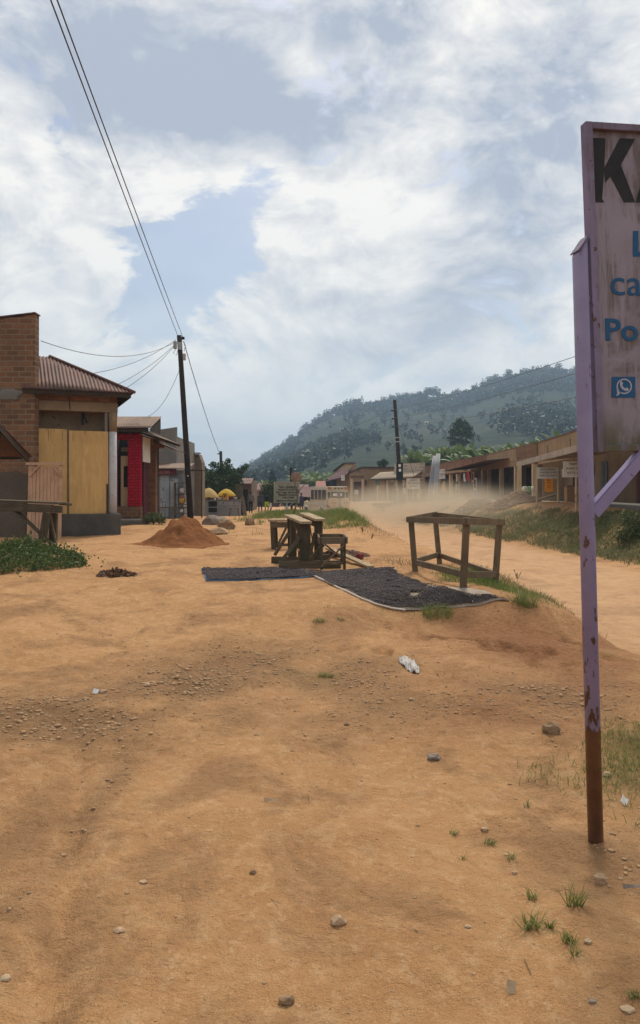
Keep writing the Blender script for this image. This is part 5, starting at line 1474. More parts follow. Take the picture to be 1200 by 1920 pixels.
M_doorwood = surf("old_brown_door", (.12, .07, .042), (.085, .05, .032), .8, 3, .1)
M_doormar = surf("maroon_shop_door", (.16, .045, .030), (.12, .034, .024), .75, 3, .1)
M_dooryel = surf("yellow_shop_door", (.36, .23, .07), (.28, .175, .055), .75, 3, .1)
M_doorblue = surf("slate_shop_door", (.10, .105, .11), (.075, .078, .082), .8, 3, .1)

def shop_bays(r, a0, a1, ncol, top, porch=1.7, doors=(), colw=.36, colmat=None, beam=.35, basez=.12):
    """a porch: columns at the front, a beam over them, a dim back wall with doors, side walls"""
    for k in range(ncol):
        ac = a0 + (a1 - a0) * (k / (ncol - 1)) if ncol > 1 else a0
        mb = MB(); mb.bx(ac - colw / 2, ac + colw / 2, 0, .30, basez, top - beam); r.build(mb, "column", colmat or M_column)
    mb = MB(); mb.bx(a0 - colw / 2 - .03, a1 + colw / 2 + .03, -.02, .32, top - beam + .002, top); r.build(mb, "beam", M_tan)
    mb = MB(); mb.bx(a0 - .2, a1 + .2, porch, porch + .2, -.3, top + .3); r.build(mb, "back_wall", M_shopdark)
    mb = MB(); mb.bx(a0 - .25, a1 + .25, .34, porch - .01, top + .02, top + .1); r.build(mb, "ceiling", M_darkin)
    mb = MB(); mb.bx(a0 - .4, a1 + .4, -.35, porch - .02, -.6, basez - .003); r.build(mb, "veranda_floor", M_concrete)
    for (da, wd, m_) in doors:
        mb = MB(); mb.bx(da - wd / 2, da + wd / 2, porch - .06, porch - .012, basez, 2.3); d_ = r.build(mb, "door", m_)
        mb = MB(); mb.bx(da - .015, da + .015, porch - .075, porch - .062, basez + .02, 2.28); r.build(mb, "door_gap", M_darkin, d_)

# big ochre building partly behind the purple sign
z0 = 1.0
r5 = Row("ochre_shop_building", "large ochre shop building with pale awning behind the purple signboard", "building", R5a, R5b, z0)
zt5 = 3.75
mb = MB(); mb.bx(0, r5.L + 3, .30, .55, 2.35, zt5); mb.bx(-.0, .25, .55, 9, -.6, zt5 - .3); mb.bx(r5.L + 3, r5.L + 3.25, .55, 9, -.6, zt5 - .3); mb.bx(.25, r5.L + 3, 8.8, 9, -.6, zt5 - .3); r5.build(mb, "parapet_wall", M_tan2)
mb = MB(); mb.bx(-.08, r5.L + 3.1, .26, .62, zt5 + .002, zt5 + .09); r5.build(mb, "coping", M_rust)
for px in (1018, 1059, 1100, 1150):
    a_ = r5.a(px); mb = MB(); mb.bx(a_ - .09, a_ + .09, .285, .298, 2.95, 3.45); r5.build(mb, "vent_slot", M_doorwood)
def r5edge(px, py, b_):      # point on the line b = b_ in front of the ochre building, seen at photo point px, py
    n_ = Vector((-r5.d.y, r5.d.x, 0)); o_ = r5.far + n_ * b_; k = (px - CX) / FPX
    a_ = (k * o_.y - o_.x) / (r5.d.x - k * r5.d.y); Y = o_.y + r5.d.y * a_
    return a_, EYE - (py - HY) / FPX * Y - r5.z0
e0_, e1_ = r5edge(971, 869, -2.6), r5edge(1084, 838, -2.6)
mb = MB(); corr(mb, (e0_[0], -2.6, e0_[1]), (e1_[0], -2.6, e1_[1]), (0, 2.9, .30), 2.9, None, .16, .016, 4)
solid(r5.build(mb, "awning", M_palesheet, smooth=True))
mb = MB(); mb.beam((e0_[0], -2.64, e0_[1] - .05), (e1_[0], -2.64, e1_[1] - .05), .05, .26); r5.build(mb, "awning_edge", M_palesheet)
mb = MB(); corr(mb, (r5.a(1094), -1.6, 2.2), (r5.L + 3, -1.6, 2.2), (0, 1.9, .40), 1.93, None, .16, .016, 4)
solid(r5.build(mb, "awning", M_palesheet, smooth=True))
mb = MB()
mb.bx(.0, r5.L + 3, 1.9, 2.1, -.6, 2.9); r5.build(mb, "back_wall", M_shopwall)
mb = MB(); mb.bx(-1.5, r5.L + 3, -.3, 1.88, -.7, .02); r5.build(mb, "veranda_floor", M_concrete)
for px in (974,):
    a_ = r5edge(px, 900, -2.2)[0]; mb = MB(); mb.bx(a_ - .1, a_ + .1, -2.3, -2.1, -.4, e0_[1] - .02); r5.build(mb, "awning_post", M_column)
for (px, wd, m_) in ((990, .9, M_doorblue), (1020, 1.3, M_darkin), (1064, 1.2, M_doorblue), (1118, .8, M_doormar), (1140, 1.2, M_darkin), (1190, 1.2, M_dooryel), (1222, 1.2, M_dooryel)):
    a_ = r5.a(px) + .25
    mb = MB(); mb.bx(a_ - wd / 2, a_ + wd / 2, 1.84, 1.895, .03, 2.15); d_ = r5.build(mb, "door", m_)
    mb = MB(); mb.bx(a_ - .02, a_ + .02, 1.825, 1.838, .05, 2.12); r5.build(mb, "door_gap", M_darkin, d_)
for (px, pw, ph, zc, m_) in ((1001, .34, .55, 1.75, M_white), (1008, .3, .5, 1.75, M_board), (1049, .16, .5, 1.75, M_white)):
    a_ = r5.a(px); mb = MB(); mb.bx(a_ - pw, a_ + pw, 1.80, 1.82, zc - ph / 2, zc + ph / 2); r5.build(mb, "poster", m_)

# plastered shop with columns
z0 = 1.1
r4 = Row("column_shop", "brown plaster shop with pale columns between the red brick shop and ochre building", "building", R4a, R4b, z0)
zt4 = 3.72
mb = MB(); mb.bx(0, r4.L, .0, .28, 2.68, zt4 - .12); r4.build(mb, "parapet", M_tan2)
mb = MB(); mb.bx(r4.a(968), r4.L - .01, -.012, -.004, 2.75, zt4 - .12); mb.bx(0, r4.L, .0, .28, zt4 - .118, zt4); r4.build(mb, "exposed_brick", M_brick)
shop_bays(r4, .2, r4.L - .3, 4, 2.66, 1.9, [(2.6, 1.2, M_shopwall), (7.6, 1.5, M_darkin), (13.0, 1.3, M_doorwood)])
mb = MB(); mb.bx(0, .2, .32, 8, -.6, zt4 - .2); mb.bx(r4.L - .2, r4.L - .02, .32, 8, -.6, zt4 - .2); mb.bx(0.2, r4.L - .2, 7.8, 8, -.6, zt4 - .2); r4.build(mb, "side_wall", M_shopwall)

# red brick shop row
z0 = .85
r3 = Row("brick_shop_row", "long low shop row with orange brick parapet and projecting sheet awning", "building", R3a, R3b, z0)
zt3 = 3.95
mb = MB(); mb.bx(0, r3.L, 0, .28, 3.0, zt3 - .12); mb.bx(0, .25, .282, 8, -1.2, zt3 - .2); r3.build(mb, "parapet", M_brickred)
mb = MB(); mb.bx(-.05, r3.L + .05, -.04, .32, zt3 - .118, zt3); r3.build(mb, "coping", M_brick)
for px in (802, 838, 853, 868, 886, 900):
    a_ = r3.a(px); mb = MB(); mb.bx(a_ - .10, a_ + .10, -.022, -.003, 3.05, zt3 - .2); r3.build(mb, "dark_joint", M_doorwood)
a_c = [r3.a(px) for px in (792, 812, 820, 843, 856)]
for a_ in a_c:
    mb = MB(); mb.bx(a_ - .3, a_ + .3, .0, .32, -.6, 2.98); r3.build(mb, "column", M_column)
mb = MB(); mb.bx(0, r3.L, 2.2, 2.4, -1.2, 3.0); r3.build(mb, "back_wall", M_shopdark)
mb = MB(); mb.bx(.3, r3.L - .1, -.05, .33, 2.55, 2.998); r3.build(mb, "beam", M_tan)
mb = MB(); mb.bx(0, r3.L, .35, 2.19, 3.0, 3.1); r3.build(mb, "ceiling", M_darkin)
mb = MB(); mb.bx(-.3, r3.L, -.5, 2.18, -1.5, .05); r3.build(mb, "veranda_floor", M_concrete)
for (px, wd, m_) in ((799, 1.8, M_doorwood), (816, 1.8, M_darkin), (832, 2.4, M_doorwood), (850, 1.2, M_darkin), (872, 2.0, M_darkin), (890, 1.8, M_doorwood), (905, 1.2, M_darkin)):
    a_ = r3.a(px) + 1; mb = MB(); mb.bx(a_ - wd / 2, a_ + wd / 2, 2.13, 2.195, .06, 2.4); r3.build(mb, "door", m_)
aw0, aw1 = r3.ab(829, -2.8), r3.ab(905, -2.6)
mb = MB(); corr(mb, (aw0, -2.8, r3.zb(829, 884, -2.8)), (aw1, -2.6, r3.zb(905, 864, -2.6)), (0, 2.7, .25), 2.7, None, .3, .02, 4); solid(r3.build(mb, "awning", M_rust2, smooth=True))
mb = MB(); corr(mb, (aw0 - 1, -3.0, r3.zb(829, 890, -3.0)), (aw0 + 6, -2.9, r3.zb(829, 890, -3.0) + .05), (0, 2.2, .15), 2.2, None, .3, .02, 4); solid(r3.build(mb, "awning", M_rust2, smooth=True))
for a_ in (aw0 + .3, aw0 + 7, aw1 - .6):
    mb = MB(); mb.tube([(a_, -2.5, -.9), (a_, -2.5, 2.35)], .07, 6); r3.build(mb, "awning_post", M_gwood)
# shops hung with goods: clothes and frames on the brick row
def hang(r, px, py0, py1, w_m, b_, mat, label, name="hanging_garment", cat="garment"):
    a_ = r.ab(px, b_); z1, z2 = r.zb(px, py0, b_), r.zb(px, py1, b_)
    p0, p1_ = r.world(a_ - w_m / 2, b_, z2), r.world(a_ + w_m / 2, b_, z2)
    mb = MB(); n = 8; vs = []
    nn = Vector((-r.d.y, r.d.x, 0))
    for i in range(n + 1):
        for k in range(5):
            f = i / n; q = p0.lerp(p1_, .5 + (f - .5) * (1 - .25 * (k == 4)))
            vs.append(q + Vector((0, 0, (z1 - z2) * k / 4)) + nn * (.06 * math.sin(f * 14 + k)))
    fs = [(i * 5 + k, (i + 1) * 5 + k, (i + 1) * 5 + k + 1, i * 5 + k + 1) for i in range(n) for k in range(4)]
    mb.add(vs, fs); o = mb.build(name, mat); solid(o, .02); tag(o, label, cat)
c_red = surf("red_garment", (.34, .04, .04), (.25, .03, .03), .9, 3); c_dk = surf("navy_garment", (.035, .038, .055), (.025, .028, .04), .9, 3)
c_wh = surf("white_garment", (.60, .58, .56), (.5, .48, .46), .9, 3); c_bl = surf("blue_cloth", (.13, .17, .36), (.10, .13, .28), .9, 3); c_gr = surf("grey_garment", (.22, .21, .21), (.16, .15, .15), .9, 3)
hang(r3, 878, 884, 902, 1.1, -2.6, c_red, "red garment hanging from the brick row's awning")
hang(r3, 874, 899, 918, 1.6, -2.55, c_dk, "dark navy garments hanging below the red one at the awning")
hang(r3, 871, 888, 903, .5, -2.65, c_wh, "white shirt hanging left of the red garment at the awning")
hang(r3, 863, 898, 908, .7, -1.0, c_gr, "small grey garment hung deeper inside the brick shop")
hang(r3, 901, 898, 912, .9, -1.2, c_gr, "grey garment hung right of the framed picture in the brick shop")
for (px, py, w_, h_, lab) in ((887, 894, .95, 1.0, "white framed picture hung high in the brick shop"), (891, 908, 1.3, 1.2, "larger white framed picture below the high one in the brick shop")):
    a_ = r3.ab(px, -.6); zc = r3.zb(px, py, -.6); P = r3.world(a_, -.6, zc)
    b = thing("framed_picture", lab, "picture", P, r3.ang)
    mb = MB(); mb.bx(-w_ / 2, w_ / 2, -.03, .03, -h_ / 2, h_ / 2); lb(mb, "frame", M_white)
    mb = MB(); mb.bx(-w_ * .28, w_ * .28, -.045, -.032, -h_ * .32, h_ * .32); lb(mb, "print", M_doorwood)

# small signs fixed to or standing before the shops
def wall_sign(px, py, wpx, hpx, Y, label, lines, mat=None, tilt=0.0, post=False, name="sign_board", yaw=0.0, lsize=.3, posts=None):
    P = W(px, py, Y); k = Y / FPX; w_, h_ = wpx * k, hpx * k
    gz = hz(P.x, P.y)
    b_ = thing(name, label, "sign", (P.x, P.y, P.z), yaw)
    mb = MB(); mb.bx(-w_ / 2, w_ / 2, -.02, .02, -h_ / 2, h_ / 2)
    bd = mb.build("board", mat or M_board, b_, local=True)
    if tilt: bd.rotation_euler = (0, tilt, 0)
    if lines:
        mb = MB(); n = len(lines); z_ = h_ / 2 - h_ / (n + .6) * .85
        for ln in lines:
            sz = h_ / (n + .6) * .72
            st = min(1.3, w_ * .86 / (max(1, len(ln)) * sz * .58))
            text_parts(ln, sz, 0, z_, -.026, mb, st, 0, 'CENTER'); z_ -= h_ / (n + .6)
        mb.build("lettering", M_ink, bd, local=True)
    for x_ in (posts or []):
        mb = MB(); mb.tube([(x_ * w_, .04, gz - P.z - .1), (x_ * w_, .04, h_ / 2 if abs(x_) > .45 else -h_ / 2)], .035 + .0004 * Y, 6); mb.build("post", M_column, b_, local=True)
    return b_
wall_sign(826, 889, 16, 18, 84, "white sign with black writing hung at the brick row's left columns", ["SALON", "SHOP", "M M"], M_white, R(-4))
wall_sign(873, 878, 7, 9, 74, "small tilted white sign above the hanging garments", ["OPEN"], M_white, R(6))
wall_sign(754, 890, 9, 8, 93, "small white sign under the porch right of the far pole", ["NO", "12"], M_white) if False else None
wall_sign(753 + 36, 888, 9, 8, 96, "small white lettered plate between the far pole and the steel sheets", ["BAR"], M_white)
wall_sign(775, 907, 24, 20, 70, "large worn sign with faded writing on two posts beside the far pole", ["AGRO", "VET DRUG", "SHOP"], M_board, posts=[-.5, 0.0, .5])
wall_sign(708, 905, 9, 10, 90, "small dark green sign with pale border on a thin pole by the tan wall", ["GO", "TO"], surf("green_board", (.10, .13, .09), (.08, .10, .07), .8, 4), posts=[0.0])
wall_sign(785, 930, 6, 9, 72, "little white notice low beside the two post sign", ["TO", "LET"], M_white, posts=[.3])
ts = wall_sign(1027, 887, 40, 21, 36, "white tailor's sign on two posts in front of the ochre building", ["AND FAMILY", "TAILORS SHOP", "OPEN ALL DAYS"], M_white, posts=[-.5, .5])
wall_sign(1080, 880, 48, 30, 30.5, "larger grey white sign half hidden behind the purple post", ["FAMILY", "AND SONS", "0772 0701"], M_board, posts=[.02])
for sx in (-.35, .35):
    pass
P = W(1029, 909, 38); k = 38 / FPX
b = thing("orange_sign", "bright orange upright advert board under the tailor's sign", "sign", (P.x, P.y, P.z), R(-20))
mb = MB(); mb.bx(-7.5 * k, 7.5 * k, -.03, .03, -13 * k, 14 * k); bd = lb(mb, "board", surf("orange_paint", (.85, .33, .02), (.78, .30, .02), .6, 3, .03))
mb = MB(); mb.bx(-2.4 * k, -1.2 * k, -.04, -.031, 7 * k, 11 * k); mb.bx(-1.19 * k, .8 * k, -.04, -.031, 7 * k, 8 * k); mb.bx(.9 * k, 2.4 * k, -.04, -.031, 9.8 * k, 11 * k); mb.bx(1.5 * k, 2.4 * k, -.04, -.031, 7 * k, 9.79 * k)
text_parts("PAY", 3.0 * k, 0, 2.6 * k, -.036, mb, 1.1, 0, 'CENTER'); text_parts("HERE", 2.2 * k, 0, -2.5 * k, -.036, mb, 1.2, 0, 'CENTER'); text_parts("OPEN", 2.0 * k, 0, -5.5 * k, -.036, mb, 1.2, 0, 'CENTER')
lb(mb, "lettering", M_ink, bd)
mb = MB(); mb.bx(-7 * k, -6 * k, -.02, .02, -16 * k, -13.02 * k); mb.bx(6 * k, 7 * k, -.02, .02, -16 * k, -13.02 * k); lb(mb, "foot", M_gwood)
# cardboard box stand
P = W(1073, 925, 40.5); gz = hz(P.x, P.y)
b = thing("plywood_stand", "tan plywood box stand beside the purple post at the ochre shop", "stand", (P.x, P.y, gz)); k = 40.5 / FPX
mb = MB(); mb.bx(-.35, .40, -.25, .25, 0, W(1073, 912, 40.5).z - gz); lb(mb, "body", surf("tan_ply", (.40, .26, .14), (.33, .21, .11), .8, 3)); mb = MB(); mb.bx(-.38, .43, -.28, .28, W(1073, 912, 40.5).z - gz + .002, W(1073, 912, 40.5).z - gz + .03); lb(mb, "top", M_gwood)

# white brick parapet shop behind the far pole
z0 = hz(9.5, 97) - .1
r2 = Row("low_awning_shop", "low tan shop with pale brick parapet behind the far electric pole", "building", solve_row((9.0, 97), -.9, 704), solve_row((9.0, 97), -.9, 782), z0)
t2_ = r2.z(752, 868)
ap = r2.a(727)
mb = MB(); mb.bx(ap, r2.L, 1.2, 1.5, 2.2, t2_); r2.build(mb, "parapet", M_brickpale)
mb = MB(); mb.bx(0, r2.L, 1.6, 1.8, -.5, 2.6); mb.bx(0, r2.a(722), .0, .25, -.5, r2.z(712, 899)); mb.bx(0, .25, .25, 6, -.5, 2.3); r2.build(mb, "wall", M_tan)
mb = MB(); corr(mb, (-.4, -.8, r2.z(704, 899)), (r2.L, -.8, r2.z(704, 899) + .2), (0, 2.1, .95), 2.3, None, .3, .02, 4); solid(r2.build(mb, "awning", surf("tan_roof_sheet", (.33, .255, .175), (.26, .2, .14), .8, 1.5), smooth=True))
mb = MB(); mb.bx(-.4, r2.L, -.86, -.81, r2.z(704, 899) - .12, r2.z(704, 899) + .02); r2.build(mb, "fascia", M_rafter)
for px in (729, 746, 760):
    a_ = r2.a(px); mb = MB(); mb.bx(a_ - .14, a_ + .14, -.3, -.05, -.5, r2.z(704, 899) - .02); r2.build(mb, "column", M_column)
for (px, wd) in ((736, 1.6), (751, 1.2), (770, 1.8)):
    a_ = r2.a(px); mb = MB(); mb.bx(a_ - wd / 2, a_ + wd / 2, 1.54, 1.595, -.2, 2.0); r2.build(mb, "door", M_darkin)

# two storey looking tan building with maroon roof beyond the van
zb_ = hz(6, 108) - .2
P0_, P1_ = W(678, 0, 104), W(738, 0, 104)
b = thing("tan_building", "tall tan building with red tin roof and stepped parapet behind the van", "building", (P0_.x, 104, zb_)); WLOC[b.name] = Vector((P0_.x, 104, zb_))
zz = lambda py, Y: EYE - (py - HY) / FPX * Y
L0 = W(612, 0, 128)
mb = MB(); mb.prism([(P0_.x, 104, zb_), (P1_.x + .5, 104, zb_), (P1_.x + .5, 104, zz(878, 104)), (W(706, 0, 104).x, 104, zz(875, 104)), (W(682, 0, 104).x, 104, zz(876, 104)), (P0_.x, 104, zz(878, 104))], (0, .4, 0)); mb.build("end_wall", M_tan, b)
mb = MB(); mb.prism([(P0_.x - .02, 104.0, zb_), (P0_.x - .02, 104.0, zz(878, 104)), (L0.x, 128, zz(900, 128)), (L0.x, 128, zb_)], (.3, .05, 0)); mb.build("front_wall", M_shopwall, b)
mb = MB(); mb.beam((W(678, 0, 103.9).x, 103.9, zz(876, 104)), (P1_.x + .5, 103.9, zz(876.5, 104)), .5, .14); mb.beam((P0_.x - .1, 104, zz(877, 104)), (W(645, 0, 116).x, 116, zz(893, 116)), .4, .14); mb.build("coping", M_rafter, b)
# porch box with lettering band
pb0, pb1 = W(657, 0, 101), W(681, 0, 101)
mb = MB(); mb.bx(pb0.x, pb1.x, 101, 103.9, zz(898, 101), zz(888, 101)); pbx = mb.build("porch_lintel", M_tan, b)
mb = MB(); text_parts("HARDWARE", .42, (pb0.x + pb1.x) / 2, zz(896, 101), 100.97, mb, .75, .01, 'CENTER'); mb.build("lettering", M_ink, pbx)
for px in (659, 680):
    q = W(px, 0, 101.2); mb = MB(); mb.bx(q.x - .15, q.x + .15, 101.1, 101.4, zb_, zz(898.2, 101)); mb.build("porch_column", M_column, b)
mb = MB(); mb.bx(W(664, 0, 103).x, W(679, 0, 103).x, 103.85, 103.96, zb_, zz(903, 103)); mb.build("doorway", M_doorwood, b)
mb = MB(); q = W(686, 904, 103.9); mb.bx(q.x - .14, q.x + .14, 103.9, 103.98, zz(912, 104), zz(900, 104)); mb.build("wall_slot", M_doorwood, b)
mb = MB(); q = W(672, 884, 103.9); mb.bx(q.x - .12, q.x + .12, 103.9, 103.98, zz(887, 104), zz(881, 104)); mb.build("wall_slot", M_doorwood, b)
mb = MB(); mb.prism([W(608, 904, 122), W(637, 897, 112), W(652, 889, 110), W(655, 880, 114), W(636, 882, 124)], (0, .05, .12)); mb.build("roof", M_maroon, b)
mb = MB(); mb.prism([W(627, 884, 126), W(645, 869, 122), W(664, 868, 114), W(664, 884, 114), W(640, 900, 118)], (.3, .3, 0)); mb.build("upper_wall", M_tan2, b)
mb = MB(); mb.beam(W(626, 883.5, 125.5), W(645, 868.5, 121.5), .4, .14); mb.beam(W(645, 868.5, 121.5), W(664.5, 868, 113.5), .4, .14); mb.build("upper_coping", M_rafter, b)
for (px, py, Y, w_, h_) in ((616, 905, 121, .8, 1.2), (626, 905, 116.6, .8, 1.0)):
    q = W(px, py, Y); mb = MB(); mb.box(q, (w_, .3, h_)); mb.build("window", M_darkin, b)
wall_sign(643, 896, 7, 10, 108, "white sign plate on the front of the tan building behind the van", ["BAR", "INN"], M_white)
# ------------------------------------------------------------------ electric poles and wires
M_pole = wood("creosoted_pole", (.040, .030, .023), (.024, .018, .014), 1.0, .85, 'z', .4)
M_box = surf("grey_meter_box", (.36, .36, .35), (.28, .28, .27), .6, 4, .05)
M_wire = surf("wire_metal", (.10, .10, .10), (.08, .08, .08), .6, 4, 0)
q = G(358, 973)
Y1 = q.y; pole_top = W(336, 629, Y1)
b = thing("utility_pole", "tall leaning dark wooden pole with grey meter boxes near its top", "pole", q); WLOC[b.name] = q
mb = MB(); mb.tube([q - Vector((0, 0, .3)), q.lerp(pole_top, .33), q.lerp(pole_top, .66), pole_top], [.150, .138, .125, .112], 14); mb.build("shaft", M_pole, b, smooth=True)
def on_pole(f): return q.lerp(pole_top, f)
for i, (f, dx_, sc) in enumerate(((.945, -.20, 1.0), (.94, .02, 1.0), (.88, .20, .85))):
    p_ = on_pole(f); mb = MB(); mb.box(p_ + Vector((dx_, -.12, 0)), (.15 * sc, .12, .36 * sc)); mb.build("meter_box", M_box, b, bevel=.01)
mb = MB(); mb.box(on_pole(.985) + Vector((.17, 0, 0)), (.14, .10, .12)); mb.build("insulator", M_black, b)
mb = MB(); mb.tube([on_pole(.95) + Vector((-.15, -.13, -.2)), on_pole(.92) + Vector((-.3, -.1, -.15)), on_pole(.90) + Vector((-.16, -.12, -.1)), on_pole(.93) + Vector((-.05, -.14, 0))], .012, 6); mb.tube([on_pole(.97) + Vector((.16, 0, 0)), on_pole(.945) + Vector((.27, -.05, 0)), on_pole(.90) + Vector((.2, -.1, .1))], .012, 6); mb.build("cable_loop", M_wire, b)
mb = MB(); mb.box(on_pole(.235) + Vector((.01, -.15, 0)), (.05, .02, .06)); mb.build("number_plate", M_white, b)
def wire(p_, q_, sag, label, r_=.011, n=24, group="overhead wires"):
    p_, q_ = Vector(p_), Vector(q_); pts = []
    for i in range(n + 1):
        f = i / n; pts.append(p_.lerp(q_, f) - Vector((0, 0, sag * 4 * f * (1 - f))))
    mb = MB(); mb.tube(pts, r_, 5); o = mb.build("overhead_wire", M_wire, smooth=True, loc=tuple(p_)); tag(o, label, "wire", group)
def extend(p_, px, py, Yn, f):       # from p_ through the sight line (px, py) at distance Yn, run on by factor f
    m_ = W(px, py, Yn); return p_ + (m_ - p_) * f
t1, t2 = on_pole(.995) + Vector((-.05, -.05, 0)), on_pole(.99) + Vector((.17, -.05, 0))
wire(t1, extend(t1, 101, 0, 11.0, 1.9), .12, "left of the two long wires running overhead from the tall left pole", .0125)
wire(t2, extend(t2, 113, 0, 11.0, 1.9), .12, "right of the two long wires running overhead from the tall left pole", .0125)
fp = W(414, 846, 70)
b = thing("far_utility_pole", "far dark pole rising out of the leafy tree", "pole", onG(fp.x, 70)); WLOC[b.name] = onG(fp.x, 70)
mb = MB(); mb.tube([onG(fp.x + .1, 70, -.2), fp], [.16, .13], 10); mb.build("shaft", M_pole, b, smooth=True)
mb = MB(); mb.box(fp + Vector((-.2, -.1, -.25)), (.2, .1, .1)); mb.build("insulator", M_black, b)
wire(on_pole(.965) + Vector((.2, 0, 0)), fp + Vector((-.12, 0, -.15)), .35, "double looking wire from the tall left pole down to the far pole in the tree", .020)
wire(on_pole(.96) + Vector((-.22, -.1, 0)), Vector((-8.1, 22.3, 5.95)), .55, "sagging wire from the tall left pole to the brick building parapet", .011)
wire(on_pole(.975) + Vector((-.15, -.1, 0)), W(168, 701, 26), .25, "wire from the tall left pole to the ridge of the hipped roof", .011)
wire(on_pole(.945) + Vector((-.25, -.1, 0)), W(214, 724, 25), .15, "upper of two wires from the tall left pole to the hipped roof edge", .011)
wire(on_pole(.94) + Vector((-.25, -.1, 0)), W(228, 733, 25), .15, "lower of two wires from the tall left pole to the hipped roof edge", .011)
wire(on_pole(.84), W(277, 781, 32), .45, "wire from the middle of the tall left pole to the red shop roof", .011)
# right pole
q2_ = G(753, 941); Y2 = q2_.y; top2 = W(740, 750, Y2)
b = thing("utility_pole", "dark wooden electric pole with three stub insulators in front of the low awning shop", "pole", q2_); WLOC[b.name] = q2_
mb = MB(); mb.tube([q2_ - Vector((0, 0, .3)), q2_.lerp(top2, .5), top2], [.21, .19, .165], 12); mb.build("shaft", M_pole, b, smooth=True)
ins = []
for py in (770, 785.5, 800.5):
    f = (941 - py) / (941 - 750.0); p_ = q2_.lerp(top2, f); mb = MB(); mb.beam(p_, p_ + Vector((-.34, -.05, 0)), .07, .07); mb.box(p_ + Vector((-.34, -.05, .0)), (.16, .12, .14)); mb.build("insulator", M_black, b); ins.append(p_ + Vector((-.34, -.05, 0.05)))
p_ = q2_.lerp(top2, .30); mb = MB(); mb.box(p_ + Vector((0, -.05, 0)), (.62, .40, 1.7)); mb.build("wrapping", M_black, b, bevel=.04)
for f in (.31, .355): mb = MB(); mb.box(q2_.lerp(top2, f) + Vector((0.02, -.262, 0)), (.22, .02, .26)); mb.build("notice", M_white, b)
for f in (.59, .63): mb = MB(); mb.lathe([(.195, -.05), (.195, .05)], q2_.lerp(top2, f), 12); mb.build("metal_band", M_box, b)
labs = ["top", "middle", "lowest"]
for i, (py, yy_) in enumerate(((651, 31), (683, 31), (729, 34))):
    e_ = extend(ins[i], 1075, py, yy_, 1.5); wire(ins[i], e_, .45, labs[i] + " wire running from the far electric pole towards the purple signboard", .014)
for i, (px, py) in enumerate(((452, 868), (448, 880))):
    wire(ins[i], W(px, py, 150), .7, ("upper" if i == 0 else "lower") + " wire running from the far electric pole away to the far left", .016)
b = None
wire(q2_.lerp(top2, .82), onG(q2_.x + 2.2, q2_.y + 2.0), .02, "slanting stay wire of the far electric pole", .022)

# ------------------------------------------------------------------ safari van seen from behind
M_van = surf("cream_van_paint", (.46, .41, .30), (.40, .35, .25), .55, 2.5, .03, spec=.4, world=False)
M_vanroof = surf("dusty_white_roof", (.56, .53, .47), (.48, .45, .39), .6, 3, .03, world=False)
M_orange = surf("orange_stripe", (.50, .17, .06), (.42, .14, .05), .6, 3, .03, world=False)
M_glass = surf("dusty_dark_glass", (.05, .055, .055), (.085, .08, .07), .25, 3, .02, world=False, spec=.5)
M_cover = surf("spare_wheel_cover", (.58, .42, .27), (.50, .36, .225), .7, 4, .05, world=False)
M_tyre = surf("dusty_tyre", (.055, .045, .036), (.04, .034, .028), .9, 6, .2, world=False)
M_light = surf("red_lens", (.30, .03, .02), (.25, .025, .02), .3, 4, 0, world=False, spec=.5)
vp = Vector((W(634, 0, 54).x, 54.0, 0)); vp.z = hz(vp.x, 54.0) - .05
b = thing("safari_van", "dusty cream safari van with raised striped roof and two covered spare wheels", "van", vp, R(23))
# local: x to the van's right, y forward, z up; rear face at y = 0
def body(x0, x1, y0, y1, z0, z1, tx=0.0, tf=0.0):
    return [(x0, y0, z0), (x1, y0, z0), (x1, y1, z0), (x0, y1, z0), (x0 + tx, y0 + .03, z1), (x1 - tx, y0 + .03, z1), (x1 - tx, y1 - tf, z1), (x0 + tx, y1 - tf, z1)]
BF = [(3, 2, 1, 0), (4, 5, 6, 7), (0, 1, 5, 4), (1, 2, 6, 5), (2, 3, 7, 6), (3, 0, 4, 7)]
mb = MB(); mb.add(body(-.88, .88, 0, 3.45, .50, 1.30, .02), BF); mb.add(body(-.86, .86, .0, 3.1, 1.302, 1.78, .06, .35), BF); mb.add(body(-.84, .84, 3.452, 4.6, .52, 1.22, .06, .08), BF); lb(mb, "body", M_van, bevel=.04)
mb = MB(); mb.add(body(-.82, .82, .03, 2.75, 1.782, 2.30, .05, .2), BF); rfv = lb(mb, "raised_roof", M_van, bevel=.05)
mb = MB(); mb.bx(-.79, -.52, -.0, .022, 2.10, 2.27); lb(mb, "orange_panel", M_orange, rfv)
mb = MB(); mb.bx(.52, .79, -.0, .022, 2.10, 2.27); lb(mb, "orange_panel", M_orange, rfv)
mb = MB()
for x_ in (-.22, .05, .30): mb.bx(x_ - .05, x_ + .05, -.0, .022, 2.12, 2.22)
lb(mb, "roof_mark", M_glass, rfv)
mb = MB(); mb.bx(-.50, .50, -.015, .06, 1.50, 1.90); rw = lb(mb, "rear_window", M_glass)
mb = MB(); mb.bx(-.42, .30, -.03, -.017, 1.62, 1.82); lb(mb, "window_sticker", M_white, rw)
mb = MB(); mb.bx(-.10, .16, -.042, -.032, 1.64, 1.80); lb(mb, "window_flag", surf("red_blue_flag", (.30, .06, .07), (.12, .13, .30), .7, 6, 0, world=False), rw)
